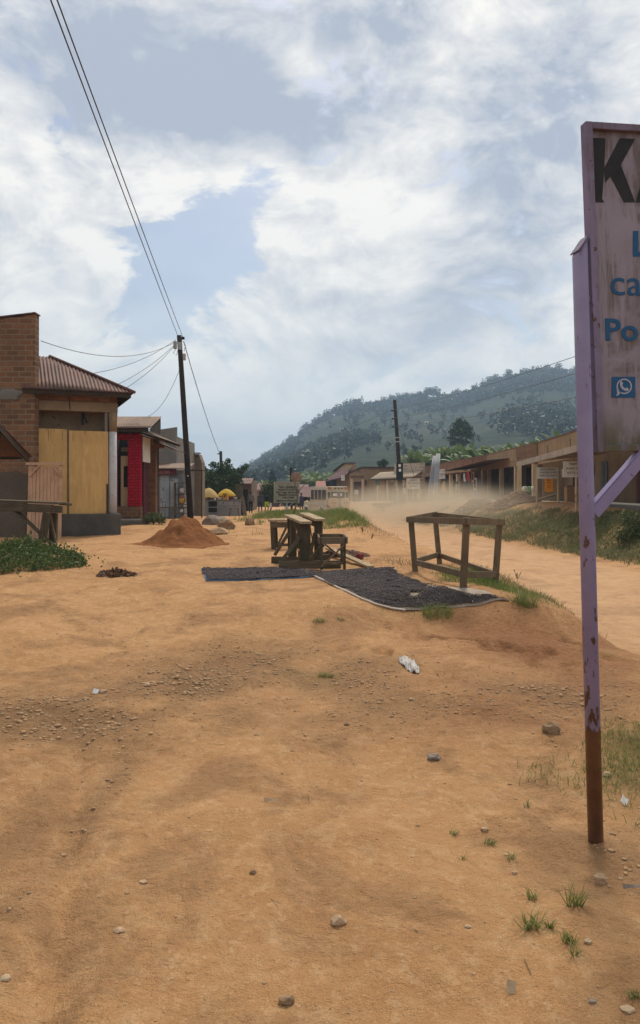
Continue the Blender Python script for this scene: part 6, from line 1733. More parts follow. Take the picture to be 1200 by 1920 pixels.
for sx in (-1, 1):
    mb = MB(); mb.bx(sx * .70 - .07, sx * .70 + .07, -.012, .06, 1.52, 1.90); lb(mb, "corner_window", M_glass)
    mb = MB(); mb.bx(sx * .80 - .05, sx * .80 + .05, -.03, .01, .80, 1.02); lb(mb, "tail_light", M_light)
    for k in range(4):
        mb = MB(); mb.bx(sx * .872 - .012 if sx > 0 else -.884, sx * .872 + .012 if sx > 0 else -.86, .25 + k * .68, .84 + k * .68, 1.38, 2.06); lb(mb, "side_window", M_glass)
    for k in range(4):
        mb = MB(); mb.bx(sx * .880 - .02, sx * .880 + .02, .86 + k * .68, .91 + k * .68, 1.36, 2.08); lb(mb, "window_post", M_vanroof)
    for yw in (.75, 3.75):
        wv = MB(); wv.lathe([(.20, -.12), (.36, -.12), (.385, -.06), (.385, .06), (.36, .12), (.20, .12)], (sx * .78, yw, .385), 20, axis='x'); wo = lb(wv, "wheel", M_tyre, smooth=True)
        wv = MB(); wv.lathe([(.05, -.05), (.20, -.10), (.21, .10), (.05, .05)], (sx * .80, yw, .385), 16, axis='x'); lb(wv, "rim", M_vanroof, wo, smooth=True)
        mb = MB()
        pts = [(sx * .90, yw + .52 * math.cos(a), .40 + .50 * math.sin(a)) for a in np.linspace(.05, math.pi - .05, 9)]
        mb.tube(pts, .05, 6); lb(mb, "wheel_arch", M_vanroof, smooth=True)
    mb = MB(); mb.lathe([(.30, -.10), (.375, -.09), (.39, -.04), (.39, .06), (.34, .10)], (sx * .45 + .02, -.14, 1.12), 26, axis='y'); sw = lb(mb, "spare_wheel", M_cover, smooth=True)
    mb = MB(); text_parts("TOURS" if sx < 0 else "SAFARI", .12, sx * .45 + .02, 1.11, -.25, mb, 1.0, .002, 'CENTER'); text_parts("4 x 4", .09, sx * .45 + .02, .95, -.25, mb, 1.0, .002, 'CENTER'); lb(mb, "lettering", M_maroon, sw)
mb = MB(); mb.bx(-.86, .86, -.10, -.005, .44, .58); lb(mb, "bumper", M_tyre, bevel=.02)
mb = MB(); mb.bx(-.22, .22, -.018, -.002, .62, .72); lb(mb, "number_plate", surf("yellow_plate", (.55, .42, .05), None, .6, world=False))
mb = MB(); mb.bx(-.93, -.88, .05, 3.3, 1.02, 1.07); mb.bx(.88, .93, .05, 3.3, 1.02, 1.07); lb(mb, "side_strip", M_vanroof)
mb = MB(); mb.box((-1.0, 3.0, 1.35), (.16, .08, .22)); lb(mb, "wing_mirror", M_tyre)
mb = MB(); mb.box((1.0, 3.0, 1.35), (.16, .08, .22)); lb(mb, "wing_mirror", M_tyre)

# ------------------------------------------------------------------ people
M_skin = surf("brown_skin", (.10, .055, .035), (.085, .045, .03), .6, 8, .02, world=False)
M_hair = surf("black_hair", (.012, .010, .009), None, .9, 30, .1, world=False)
M_shoe = surf("dark_shoes", (.03, .025, .022), None, .7, 8, 0, world=False)
def cloth(n, c): return surf(n, c, tuple(k * .75 for k in c), .9, 7, .1, world=False)
def person(label, loc, rz, shirt, legs, stride=.16, arm=(0, 0), height=1.70, shorts=False, waist=.95, sleeve=.95, name="person", seat=False, shoe=None, bendarm=0.0):
    """one continuous skinned figure; y is the way it faces"""
    V, E, Rr = [], [], []
    def v(p, r): V.append(p); Rr.append(r if isinstance(r, tuple) else (r, r)); return len(V) - 1
    def e(a, b_): E.append((a, b_))
    pel = v((0, 0, .96), (.155, .115)); bel = v((0, .01, 1.10), (.14, .10)); che = v((0, .0, 1.30), (.165, .115)); nb = v((0, -.01, 1.45), (.075, .075)); nk = v((0, .0, 1.51), (.055, .06)); hd0 = v((0, .025, 1.57), (.075, .088)); hd1 = v((0, .02, 1.64), (.078, .095)); hd2 = v((0, .015, 1.70), (.055, .07))
    for a, b_ in ((pel, bel), (bel, che), (che, nb), (nb, nk), (nk, hd0), (hd0, hd1), (hd1, hd2)): e(a, b_)
    hands = []
    for s_ in (-1, 1):
        hip = v((s_ * .095, 0, .88), (.09, .10)); fy = s_ * stride
        kn = v((s_ * .10, fy * .55 + .03, .50), (.060, .065)); an = v((s_ * .10, fy, .10 + max(0, -fy) * .3), (.040, .043)); ft = v((s_ * .11, fy + .06, .045 + max(0, -fy) * .25), (.042, .038)); toe = v((s_ * .115, fy + .16, .035 + max(0, -fy) * .05), (.038, .028))
        for a, b_ in ((pel, hip), (hip, kn), (kn, an), (an, ft), (ft, toe)): e(a, b_)
        sw = -s_ * stride * .7 + arm[0 if s_ < 0 else 1]
        sh = v((s_ * .185, 0, 1.40), (.060, .062)); el_ = v((s_ * .235, sw * .4 - .03, 1.13), (.042, .044)); wr = v((s_ * .25, sw + .08 + bendarm * .2, .90 + abs(sw) * .25 + bendarm * .25), (.028, .030)); ha = v((s_ * .25, sw + .10 + bendarm * .25, .84 + abs(sw) * .28 + bendarm * .28), (.032, .038))
        for a, b_ in ((che, sh), (sh, el_), (el_, wr), (wr, ha)): e(a, b_)
        hp_ = Vector(V[ha])
        for k in range(4):
            f0 = v((hp_.x, hp_.y - .03 + .02 * k, hp_.z - .035), .010); f1 = v((hp_.x - s_ * .012, hp_.y - .028 + .022 * k, hp_.z - .085 - .01 * (k in (1, 2))), .008); e(ha, f0); e(f0, f1)
        th = v((hp_.x - s_ * .02, hp_.y + .045, hp_.z - .03), .010); e(ha, th)
    me = bpy.data.meshes.new("person"); me.from_pydata(V, E, []); me.update()
    o = bpy.data.objects.new("tmp_person", me); COL.objects.link(o)
    o.modifiers.new('skin', 'SKIN'); o.modifiers.new('sub', 'SUBSURF').levels = 1
    o.modifiers['sub'].render_levels = 1
    if not me.skin_vertices: me.skin_vertices.new() if hasattr(me.skin_vertices, 'new') else None
    for i, sv in enumerate(me.skin_vertices[0].data): sv.radius = Rr[i]; sv.use_root = (i == 0)
    dg = bpy.context.evaluated_depsgraph_get()
    m2 = bpy.data.meshes.new_from_object(o.evaluated_get(dg))
    bpy.data.objects.remove(o); bpy.data.meshes.remove(me)
    m2.materials.clear()
    for mm in (M_skin, shirt, legs, shoe or M_shoe): m2.materials.append(mm)
    for p in m2.polygons:
        c = p.center; ax = abs(c.x)
        if c.z > 1.475 and ax < .14: k = 0
        elif ax > .175 and c.z > .72: k = 1 if c.z > sleeve else 0
        elif c.z > waist: k = 1
        elif c.z > (.52 if shorts else .10): k = 2
        elif shorts and c.z > .10: k = 0
        else: k = 3
        p.material_index = k; p.use_smooth = True
    s_ = height / 1.77
    for vv in m2.vertices: vv.co *= s_
    ob = bpy.data.objects.new(name, m2); COL.objects.link(ob); ob.location = loc; ob.rotation_euler = (0, 0, rz); tag(ob, label, "person")
    mb = MB(); mb.blob((0, -.012 * s_, 1.675 * s_), (.092 * s_, .108 * s_, .085 * s_), 3, .10, 2, 3)
    hr = mb.build("hair", M_hair, ob, local=True, smooth=True)
    mb = MB(); mb.blob((0, .105 * s_, 1.60 * s_), (.018 * s_, .022 * s_, .03 * s_), 1, .1, 1); mb.build("nose", M_skin, ob, local=True, smooth=True)
    for s2 in (-1, 1):
        mb = MB(); mb.blob((s2 * .085 * s_, .02 * s_, 1.61 * s_), (.014 * s_, .028 * s_, .036 * s_), 1, .1, 1); mb.build("ear", M_skin, ob, local=True, smooth=True)
    return ob
def pg(px, py): return G(px, py)
pa = person("walking person in patterned dark shirt, nearest the leaning dark planks", pg(470, 963), R(8), cloth("patterned_shirt", (.085, .07, .07)), cloth("black_trousers", (.018, .017, .018)), .16)
pb = person("walking person in dark blue overalls with light shoes, between two others", pg(488, 962), R(-6), cloth("navy_overall", (.045, .055, .075)), cloth("navy_trousers", (.035, .045, .065)), .13, shoe=cloth("pale_boots", (.22, .28, .10)))
pc = person("walking person in black top and lime shorts carrying a white bag", pg(500, 961), R(-10), cloth("black_top", (.014, .013, .016)), cloth("lime_shorts", (.42, .62, .03)), .15, height=1.58, shorts=True, waist=.98)
q = pc.matrix_world if False else Vector(pc.location) + Vector((.30, .05, .55))
mb = MB(); mb.blob(q, (.10, .07, .20), 2, .2, 2, 2); mb.tube([q + Vector((-.05, 0, .16)), q + Vector((-.03, 0, .30))], .012, 5); o = mb.build("carrier_bag", c_wh, smooth=True); tag(o, "white plastic carrier bag in the hand of the person in lime shorts", "bag")
mb = MB(); bp_ = Vector(pa.location); mb.blob(bp_ + Vector((0, -.16, 1.15)), (.15, .09, .23), 4, .1, 2, 2); o = mb.build("backpack", cloth("grey_striped_backpack", (.10, .09, .09)), smooth=True); tag(o, "dark backpack on the person nearest the leaning planks", "backpack")
P = W(565, 0, 70); person("person in dark clothes standing right of the arrow signboard", onG(P.x, 70), R(150), cloth("purple_shirt", (.06, .05, .085)), cloth("dark_jeans", (.03, .035, .05)), .05, height=1.72)
P = W(668, 0, 86); gq = onG(P.x, 86); person("person in white shirt on the road edge right of the van", gq, R(160), cloth("white_shirt", (.60, .57, .55)), cloth("pale_trousers", (.30, .26, .21)), .12, height=1.70)
P = r3.world(r3.ab(857, -2.2), -2.2, 0); person("person in white and dark clothes standing under the brick row's awning", (P.x, P.y, hz(P.x, P.y)), R(120), cloth("white_top", (.50, .48, .46)), cloth("dark_skirt", (.03, .03, .035)), .04, bendarm=1.0)
P = W(741, 0, 70); person("person in dark clothes beside the foot of the far electric pole", onG(P.x, 70), R(-60), cloth("dark_jacket", (.035, .04, .055)), cloth("grey_trousers", (.09, .09, .10)), .06)
P = W(753, 0, 68.5); person("person in pale shirt at the foot of the far electric pole", onG(P.x, 66.2), R(100), cloth("pale_shirt", (.50, .48, .50)), cloth("dark_trousers", (.03, .03, .03)), .06, height=1.62)
P = W(384, 0, 57); person("person in red top behind the left yellow umbrella", onG(P.x - .75, 56), R(160), cloth("red_top", (.30, .03, .05)), cloth("blue_skirt", (.06, .08, .14)), .03)

# ------------------------------------------------------------------ umbrellas, stalls and things at the far left
M_yel = surf("yellow_umbrella_cloth", (.62, .40, .045), (.54, .34, .04), .8, 3, .05, world=False, trans=.2)
M_yel2 = surf("faded_yellow_cloth", (.58, .40, .16), (.50, .34, .13), .8, 3, .05, world=False, trans=.2)
def umbrella(px, py, wpx, Y, mat, label, rise=.42, base_py=None):
    P = W(px, py, Y); k = Y / FPX; r_ = wpx * k / 2; gz = hz(P.x, P.y)
    b_ = thing("market_umbrella", label, "umbrella", (P.x, P.y, gz), 0, "yellow market umbrellas")
    H_ = P.z - gz; mb = MB(); vs, fs = [], []; n = 16; rows = 5
    for i in range(rows + 1):
        f = i / rows
        for j in range(n):
            a = 2 * math.pi * j / n; rr = r_ * f * (1 - (.05 * f if j % 2 else 0))
            vs.append((rr * math.cos(a), rr * math.sin(a), H_ + r_ * rise * 2 * (1 - f ** 1.8) - (.03 * f if j % 2 else 0)))
    for i in range(rows):
        for j in range(n): fs.append((i * n + j, i * n + (j + 1) % n, (i + 1) * n + (j + 1) % n, (i + 1) * n + j))
    for j in range(n):
        a = 2 * math.pi * j / n; a2 = 2 * math.pi * (j + 1) / n
        k0 = len(vs); vs += [(r_ * .985 * math.cos(a), r_ * .985 * math.sin(a), H_ - .10)]
    b0 = len(vs) - n
    for j in range(n): fs.append((rows * n + j, rows * n + (j + 1) % n, b0 + (j + 1) % n, b0 + j))
    mb.add(vs, fs); cn = mb.build("canopy", mat, b_, local=True, smooth=True); solid(cn, .01)
    mb = MB(); mb.tube([(0, 0, -.05), (0, 0, H_ + r_ * rise * 2 + .05)], .022, 8); mb.build("pole", M_box, b_, local=True)
    for j in range(8):
        a = 2 * math.pi * (j + .5) / 8; mb = MB(); mb.tube([(0, 0, H_ + .25), (r_ * .9 * math.cos(a), r_ * .9 * math.sin(a), H_ + .03)], .012, 4); mb.build("rib", M_black, b_, local=True)
umbrella(391, 931, 38, 52, M_yel2, "faded yellow market umbrella, left of the two over the grey counter", .42)
umbrella(424.5, 928, 34, 53, M_yel, "bright yellow market umbrella above the orange box on the grey counter", .33)
umbrella(580, 943, 19, 80, M_yel, "small far yellow umbrella left of the van", .36)
# grey counter
cz = onG(W(384, 0, 49).x, 49)
b = thing("market_counter", "long grey painted wooden market counter under the yellow umbrellas", "counter", cz); WLOC[b.name] = cz
x0, x1 = W(384, 0, 49).x, W(450, 0, 49).x; zt = W(0, 939, 49).z
mb = MB(); mb.bx(x0, x1, 49, 49.7, cz.z - .1, zt); mb.build("carcass", surf("grey_counter_paint", (.26, .26, .265), (.20, .20, .205), .8, 2, .1, spot=(.12, .11, .1), spot_sc=3, spot_t=.62), b)
mb = MB(); mb.bx(x0 - .06, x1 + .06, 48.93, 49.75, zt + .002, zt + .06); mb.build("top", M_concrete, b)
mb = MB(); mb.bx(W(391, 0, 49).x, W(407, 0, 49).x, 48.96, 48.995, zt - .36, zt - .05); mb.build("open_bay", M_darkin, b)
mb = MB(); mb.bx(W(391, 0, 49).x, W(407, 0, 49).x, 48.96, 48.995, zt - .72, zt - .45); mb.build("open_bay", M_darkin, b)
for (pa_, pb_) in ((410, 428), (429.5, 447)):
    mb = MB(); mb.bx(W(pa_, 0, 49).x, W(pb_, 0, 49).x, 48.97, 48.995, zt - .26, zt - .05); dw = mb.build("drawer", surf("pale_grey_panel", (.33, .33, .335), (.27, .27, .275), .8, 2, .1), b)
    mb = MB(); mb.bx(W((pa_ + pb_) / 2 - 1, 0, 49).x, W((pa_ + pb_) / 2 + 1, 0, 49).x, 48.95, 48.968, zt - .18, zt - .11); mb.build("handle", M_black, dw)
# orange vending box on the counter
P = Vector((W(422, 0, 49.3).x, 49.3, zt + .062))
b = thing("orange_box", "orange kiosk box with dark emblem on the grey counter", "box", P); WLOC[b.name] = P
mb = MB(); mb.bx(P.x - .16, P.x + .16, 49.2, 49.4, P.z, P.z + .40); bx_ = mb.build("body", surf("orange_box_paint", (.62, .27, .02), None, .6, 3, 0), b)
mb = MB(); mb.lathe([(.06, -.008), (.06, .004)], (P.x, 49.19, P.z + .24), 14, axis='y'); mb.build("emblem", M_black, bx_)
mb = MB(); mb.bx(P.x - .13, P.x + .13, 49.185, 49.198, P.z + .36, P.z + .395); mb.build("dark_band", M_black, bx_)
g = np.random.default_rng(600)
gl = ["white tub on the grey counter, left of the orange box", "red tub on the grey counter, right of the orange box", "brown jar on the left end of the grey counter", "pale basin on the right end of the grey counter"]
for i, (px, ci) in enumerate(((412, M_white), (433, c_red), (392, M_doorwood), (441, M_vanroof))):
    P = Vector((W(px, 0, 49.3).x, 49.3, zt + .062)); mb = MB(); mb.lathe([(.09, 0), (.13, .14), (.135, .16), (.11, .16), (.08, .03)], P, 14); o = mb.build("tub", ci, smooth=True); tag(o, gl[i], "tub")
# leaning dark planks and doors
for i, (px, py0, py1, dxp, w_, lab) in enumerate(((449, 908, 960, -3, .36, "wide dark plank leaning at the right end of the counter"), (456, 912, 963, -4, .20, "narrow dark plank leaning right of the wide one"), (460, 932, 964, -6, .24, "short pale edged plank leaning rightmost in the stack by the counter"))):
    Yp = 50.2 - i * .5; q0_, q1_ = W(px, py1, Yp), W(px + dxp, py0, Yp + .5); q0_.z = hz(q0_.x, q0_.y)
    mb = MB(); mb.beam(q0_, q1_, w_, .06, (0, 1, 0)); o = mb.build("leaning_plank", M_dwood if i < 2 else M_gwood, bevel=.008); tag(o, lab, "plank")
# small stool before the counter
P = onG(W(440, 0, 47.5).x, 47.5)
b = thing("low_stool", "small rough wooden stool in front of the grey counter", "stool", P); WLOC[b.name] = P
mb = MB(); mb.bx(P.x - .35, P.x + .3, 47.3, 47.7, P.z + .46, P.z + .51); mb.build("seat", M_gwood, b)
for (sx, sy) in ((-.3, -.15), (.25, -.15), (-.3, .15), (.25, .15)):
    mb = MB(); mb.beam((P.x + sx * 1.1, 47.5 + sy, P.z - .03), (P.x + sx * .8, 47.5 + sy, P.z + .46), .05, .05); mb.build("leg", M_gwood, b)
# grille gate, sack and bench rail near the red shop
P = onG(W(297, 0, 36).x, 36)
b = thing("metal_grille", "small rusty window grille leaning behind the red shop", "grille", P); WLOC[b.name] = P
mb = MB()
for i in range(5): mb.tube([(P.x - .28 + i * .14, 36, P.z), (P.x - .25 + i * .14, 36.2, P.z + .85)], .014, 5)
for zz_ in (.05, .45, .83): mb.tube([(P.x - .3, 36 + zz_ * .23, P.z + zz_), (P.x + .32, 36 + zz_ * .23, P.z + zz_)], .016, 5)
mb.build("bars", surf("rust_iron", (.20, .12, .09), (.15, .09, .07), .8, 6), b)
q = G(292, 961); mb = MB(); mb.blob(q + Vector((0, .1, .20)), (.26, .2, .26), 7, .22, 3, 1.6); o = mb.build("sack", surf("grubby_white_sack", (.50, .46, .41), (.4, .36, .31), .9, 5, .3), smooth=True); tag(o, "grubby white sack slumped beside the red shop", "sack")
P = onG(W(320, 0, 37).x, 36.6)
b = thing("rail_bench", "low rail on trestle posts in front of the blue shack", "rail", P); WLOC[b.name] = P
mb = MB(); mb.beam((P.x - .9, 36.6, P.z + .55), (P.x + .9, 36.6, P.z + .55), .06, .06); mb.build("bar", M_gwood, b)
for s2 in (-.7, .0, .7):
    mb = MB(); mb.beam((P.x + s2, 36.6, P.z - .05), (P.x + s2, 36.6, P.z + .52), .05, .05); mb.build("post", M_gwood, b)
# arrow signboard on the mound
P = W(537.5, 923.5, 36); k = 36 / FPX; gz = hz(P.x, 36)
b = thing("arrow_sign", "weathered pale signboard with faded writing and a long left arrow", "sign", (P.x, P.y, gz))
H_ = P.z - gz
mb = MB(); mb.bx(-23.5 * k, 23.5 * k, -.02, .02, H_ - 19.5 * k, H_ + 19.5 * k); bd = lb(mb, "board", surf("faded_sign_face", (.36, .35, .27), (.25, .245, .19), .9, 3, .1, spot=(.13, .13, .10), spot_sc=5, spot_t=.58))
mb = MB(); mb.bx(-24 * k, -22.4 * k, -.045, -.022, H_ - 20 * k, H_ + 20 * k); mb.bx(22.4 * k, 24 * k, -.045, -.022, H_ - 20 * k, H_ + 20 * k); mb.bx(-22.38 * k, 22.38 * k, -.045, -.022, H_ + 18.6 * k, H_ + 20 * k); lb(mb, "frame", surf("pale_sign_frame", (.42, .40, .31), (.33, .31, .24), .9, 4, .1))
mb = MB()
for i, ln in enumerate(("STA. THEREZA", "PARENTS SCHOOL", "DAY AND BOARDING", "PRIMARY SCHOOL", "WELCOME")):
    text_parts(ln, 4.6 * k, 3 * k, H_ + (8.5 - i * 4.9) * k, -.026, mb, .98 if i else 1.1, .004, 'CENTER')
mb.bx(-15 * k, 20 * k, -.030, -.022, H_ - 16.2 * k, H_ - 14.8 * k); mb.prism([(-20 * k, -.022, H_ - 15.5 * k), (-15 * k, -.022, H_ - 13.4 * k), (-15 * k, -.022, H_ - 17.6 * k)], (0, -.008, 0))
lb(mb, "lettering", M_ink, bd)
mb = MB(); mb.tube([(0, .03, -.1), (0, .03, H_ - 19 * k)], .035, 8); lb(mb, "post", surf("pale_post", (.45, .42, .35), (.36, .33, .27), .8, 5)); 
for s2 in (-1, 1): mb = MB(); mb.tube([(0, .03, H_ - 30 * k), (s2 * 12 * k, .03, H_ - 19.5 * k)], .022, 6); lb(mb, "brace", M_box)
# bare sapling and the pole with a bundle
q = G(545, 974)
b = MB(); Ys = q.y; s3 = lambda px, py, dy=0.0: W(px, py, Ys + dy)
b.tube([q - Vector((0, 0, .05)), s3(553, 955), s3(557.5, 940, .1), s3(557.5, 924, .1)], [.042, .036, .030, .024], 8)
b.tube([s3(557.5, 924, .1), s3(553, 908), s3(548, 893), s3(546, 886)], [.022, .018, .013, .006], 6)
b.tube([s3(557.5, 924, .1), s3(566, 914, .2), s3(574, 905, .2), s3(578, 895, .2)], [.020, .016, .011, .005], 6)
b.tube([s3(553, 908), s3(556, 898), s3(563, 890)], [.012, .009, .004], 5); b.tube([s3(574, 905, .2), s3(582, 899, .3)], [.010, .004], 5); b.tube([s3(557, 932, .1), s3(561, 925), s3(564, 918)], [.010, .007, .003], 5)
o = b.build("bare_sapling", M_gwood, smooth=True, loc=tuple(q)); tag(o, "crooked leafless sapling growing beside the arrow signboard", "sapling")
P = W(547, 0, 62)
b = thing("thin_pole", "thin pole with a weathered brown rounded bundle behind the arrow signboard", "pole", onG(P.x, 62)); WLOC[b.name] = onG(P.x, 62)
mb = MB(); mb.tube([onG(P.x, 62, -.1), W(545.5, 876, 62)], .10, 8); mb.build("shaft", M_pole, b)
mb = MB(); cd = W(555, 895, 61.5); mb.blob(cd, (.42, .14, .42), 4, .12, 3, 2); mb.build("pole_bundle", surf("brown_bundle", (.24, .15, .11), (.17, .10, .075), .8, 3), b, smooth=True)  # rounded brown bundle near the top of the pole

# ------------------------------------------------------------------ right side: sheets, umbrella, heaps
M_zinc = surf("new_zinc_sheet", (.30, .30, .32), (.24, .24, .255), .7, 3, .05, metal=.2, spec=.4)
for i, (pxb, pxt, pyb, pyt, lab) in enumerate(((804, 815, 940, 855, "left bundle of long zinc roofing sheets leaning on the shop row"), (815, 821.5, 939, 851, "right bundle of long zinc roofing sheets leaning on the shop row"))):
    Yp = 66 - i * .8; q0_, q1_ = W(pxb, pyb, Yp), W(pxt, pyt, Yp + 3.2); 
    mb = MB(); up_ = (q1_ - q0_); corr(mb, q0_ - Vector((.16, 0, 0)), q0_ + Vector((.17, 0, 0)), up_, up_.length, None, .11, .03, 8); corr(mb, q0_ - Vector((.16, .12, 0)), q0_ + Vector((.17, -.12, 0)), up_, up_.length, None, .11, .03, 8)
    o = mb.build("zinc_sheets", M_zinc, smooth=True); solid(o, .05); tag(o, lab, "roofing sheets")
P = W(832, 0, 64); gz = hz(P.x, 64)
b = thing("closed_umbrella", "folded yellow market umbrella on a box stand beside the zinc sheets", "umbrella", (P.x, 64, gz)); WLOC[b.name] = Vector((P.x, 64, gz))
mb = MB(); prof = [(.05, W(0, 924, 64).z), (.26, W(0, 921, 64).z), (.17, W(0, 912, 64).z), (.07, W(0, 905, 64).z), (.02, W(0, 901, 64).z)]
mb.lathe(prof, (P.x, 64, 0), 12); mb.build("canopy", M_yel2, b, smooth=True)
mb = MB(); mb.tube([(P.x, 64, gz), (P.x, 64, W(0, 902, 64).z)], .025, 6); mb.build("pole", M_box, b)
mb = MB(); mb.bx(P.x - .28, P.x + .24, 63.8, 64.3, gz - .1, W(0, 929, 64).z); mb.build("box_stand", surf("tan_box", (.30, .22, .12), (.24, .17, .09), .8, 4), b)
P = W(877, 0, 62); gz = hz(P.x, 62)
b = thing("display_box", "brown wooden display box in front of the hanging garments", "box", (P.x, 62, gz)); WLOC[b.name] = Vector((P.x, 62, gz))
mb = MB(); mb.bx(P.x - .42, P.x + .40, 61.8, 62.5, gz - .1, W(0, 925, 62).z); mb.build("carcass", surf("brown_box_wood", (.27, .165, .085), (.20, .12, .06), .8, 3), b)
mb = MB(); mb.bx(P.x - .46, P.x + .44, 61.75, 62.55, W(0, 925, 62).z + .002, W(0, 925, 62).z + .04); mb.build("lid", M_gwood, b)
P = W(891, 0, 61); gz = hz(P.x, 61)
b = thing("bicycle_load", "blue cloth bundle heaped at the foot of the brick shop", "bundle", (P.x, 61, gz)) if False else None
mb = MB(); mb.blob(Vector((P.x, 61, W(0, 928, 61).z)), (.28, .2, .36), 6, .3, 3, 1.8); o = mb.build("cloth_bundle", c_bl, smooth=True); tag(o, "blue and white cloth bundle right of the brown display box", "bundle")
q = G(864, 939); mb = MB(); mb.blob(q + Vector((0, .2, .08)), (.42, .35, .14), 8, .3, 3, 2); o = mb.build("tarpaulin_sheet", surf("pale_blue_sheet", (.36, .40, .46), (.28, .32, .38), .7, 5), smooth=True); tag(o, "crumpled pale blue sheet on the ground before the person at the brick shop", "sheet")
# yellow jerrycan on the porch of the tan building
P = W(669, 926, 96)
b = thing("jerrycan", "yellow plastic jerrycan hanging by the porch behind the van", "jerrycan", P); WLOC[b.name] = P
mb = MB(); mb.box(P, (.36, .22, .5)); mb.build("body", surf("yellow_plastic", (.55, .40, .04), (.48, .35, .035), .5, 5, 0), b, bevel=.05)
mb = MB(); mb.tube([P + Vector((-.12, 0, .25)), P + Vector((-.06, 0, .36)), P + Vector((.08, 0, .34)), P + Vector((.1, 0, .25))], .03, 6); mb.build("handle", _MC["yellow_plastic"], b)
# gravel heap and wood heap
def heap(px, py, rx, ry, hh, n, smin, smax, mat, name, label, seed):
    q = G(px, py); g = np.random.default_rng(seed); a = g.random(n) * 6.283; r_ = np.sqrt(g.random(n))
    x = q.x + r_ * np.cos(a) * rx; y = q.y + ry + r_ * np.sin(a) * ry
    V1, F1 = pebbles(x, y, g.uniform(smin, smax, n), seed + 1, 0)
    V1[:, 2] += np.repeat(np.clip(1 - r_, 0, 1) * hh * (.85 + .15 * g.random(n)), 10)
    o = np_mesh(name, V1, F1, mat); tag(o, label, "heap", kind='stuff'); return q
heap(893, 957, 1.35, 1.6, .50, 2600, .05, .09, surf("broken_stone", (.30, .22, .15), (.20, .145, .10), .95, 6), "gravel_heap", "heap of broken stone on the bank below the brick shop", 610)
heap(978, 945, 1.35, 1.5, .55, 1700, .06, .12, surf("brick_rubble", (.30, .185, .12), (.20, .125, .08), .95, 5), "rubble_heap", "heap of brown rubble in front of the column shop", 615)
# logs and planks on the rubble
g = np.random.default_rng(620)
labs = ["long plank lying along the foot of the rubble heap", "grey plank on top of the rubble heap", "short plank lying at the right of the rubble heap", "plank crossing the rubble heap near the tailor's sign", "pale plank lying under the tailor's sign", "thin pole lying right of the tailor's sign"]
for i, (pa_, pb_, m_) in enumerate((((955, 947), (1008, 944), M_gwood), ((975, 934), (1016, 931), M_gwood), ((1000, 937), (1042, 929), M_dwoodx), ((985, 941), (1030, 936), M_gwood), ((1012, 934), (1045, 925), M_topplank), ((1030, 941), (1066, 938), M_dwoodx))):
    Yl = 45.5 - i * .4; mb = MB(); p0_, p1_ = W(*pa_, Yl), W(*pb_, Yl - .3)
    p0_.z = max(p0_.z, hz(p0_.x, p0_.y) + .06); p1_.z = max(p1_.z, hz(p1_.x, p1_.y) + .06)
    mb.beam(p0_, p1_, .20, .07); o = mb.build("plank", m_); tag(o, labs[i], "plank")
# white and green sacks/bottles on the porch
for i, (px, m_, lab) in enumerate(((982, c_wh, "white bundle leftmost on the porch behind the rubble heap"), (987, surf("pale_green_sack", (.33, .42, .27), (.27, .35, .22), .8, 4), "pale bundle between the white and the green one on the porch"), (992.5, surf("green_sack", (.20, .34, .12), (.16, .28, .10), .8, 4), "green bundle on the porch behind the rubble heap"), (998, c_wh, "white bundle rightmost on the porch behind the rubble heap"))):
    P = W(px, 917, 49); mb = MB(); mb.blob(P, (.13, .13, .19), 30 + i, .2, 2, 1.8); o = mb.build("bundle", m_, smooth=True); tag(o, lab, "bundle")
P = W(1024, 0, 0.1)

# ------------------------------------------------------------------ trees and shrubs
M_bark = wood("brown_bark", (.09, .065, .045), (.06, .043, .03), .6, .95, 'z', .6)
def tree(name, label, base, trunk_h, crown, n, leaf, seed, tr=.14, mat=None, group=None, limbs=5, cat="tree", aspect=2.0):
    base = Vector(base); b_ = thing(name, label, cat, base, 0, group); WLOC[b_.name] = base
    g = np.random.default_rng(seed); cen = np.array([c[0] for c in crown]); rad = np.array([c[1] for c in crown])
    cc = Vector(cen.mean(0)); mb = MB(); top = Vector((cc.x, cc.y, base.z + trunk_h))
    mb.tube([base - Vector((0, 0, .2)), base.lerp(top, .5) + Vector((.06, .04, 0)), top], [tr, tr * .8, tr * .6], 9)
    for i in range(min(limbs, len(cen))):
        e_ = Vector(cen[i]); m_ = top.lerp(e_, .5) + Vector((0, 0, -.1)); mb.tube([top - Vector((0, 0, .1)), m_, e_], [tr * .55, tr * .35, tr * .1], 6)
    mb.build("trunk", M_bark, b_, smooth=True)
    V1, F1 = leaf_cloud(n, cen, rad, leaf, seed + 1, aspect)
    np_mesh("crown", V1, F1, mat or M_treeleaf, parent=b_)
    return b_
def crown_px(lst, Y): return [((W(px, py, Y + dy).x, Y + dy, W(px, py, Y + dy).z), (r_ * Y / FPX, r_ * Y / FPX, r_ * .8 * Y / FPX)) for (px, py, r_, dy) in lst]
tree("leafy_tree", "dark leafy tree spreading over the yellow umbrellas", onG(W(420, 0, 60).x, 60), 1.6,
     crown_px([(395, 893, 18, 0), (420, 880, 20, .5), (440, 893, 19, 0), (413, 905, 22, -.4), (445, 908, 14, .2), (385, 908, 13, 0), (455, 880, 9, 0), (462, 874, 6, .3), (400, 872, 9, .6), (428, 864, 6, 0), (383, 880, 8, 0), (433, 914, 14, -.5), (396, 915, 12, -.5)], 60), 6500, .17, 701, .14)
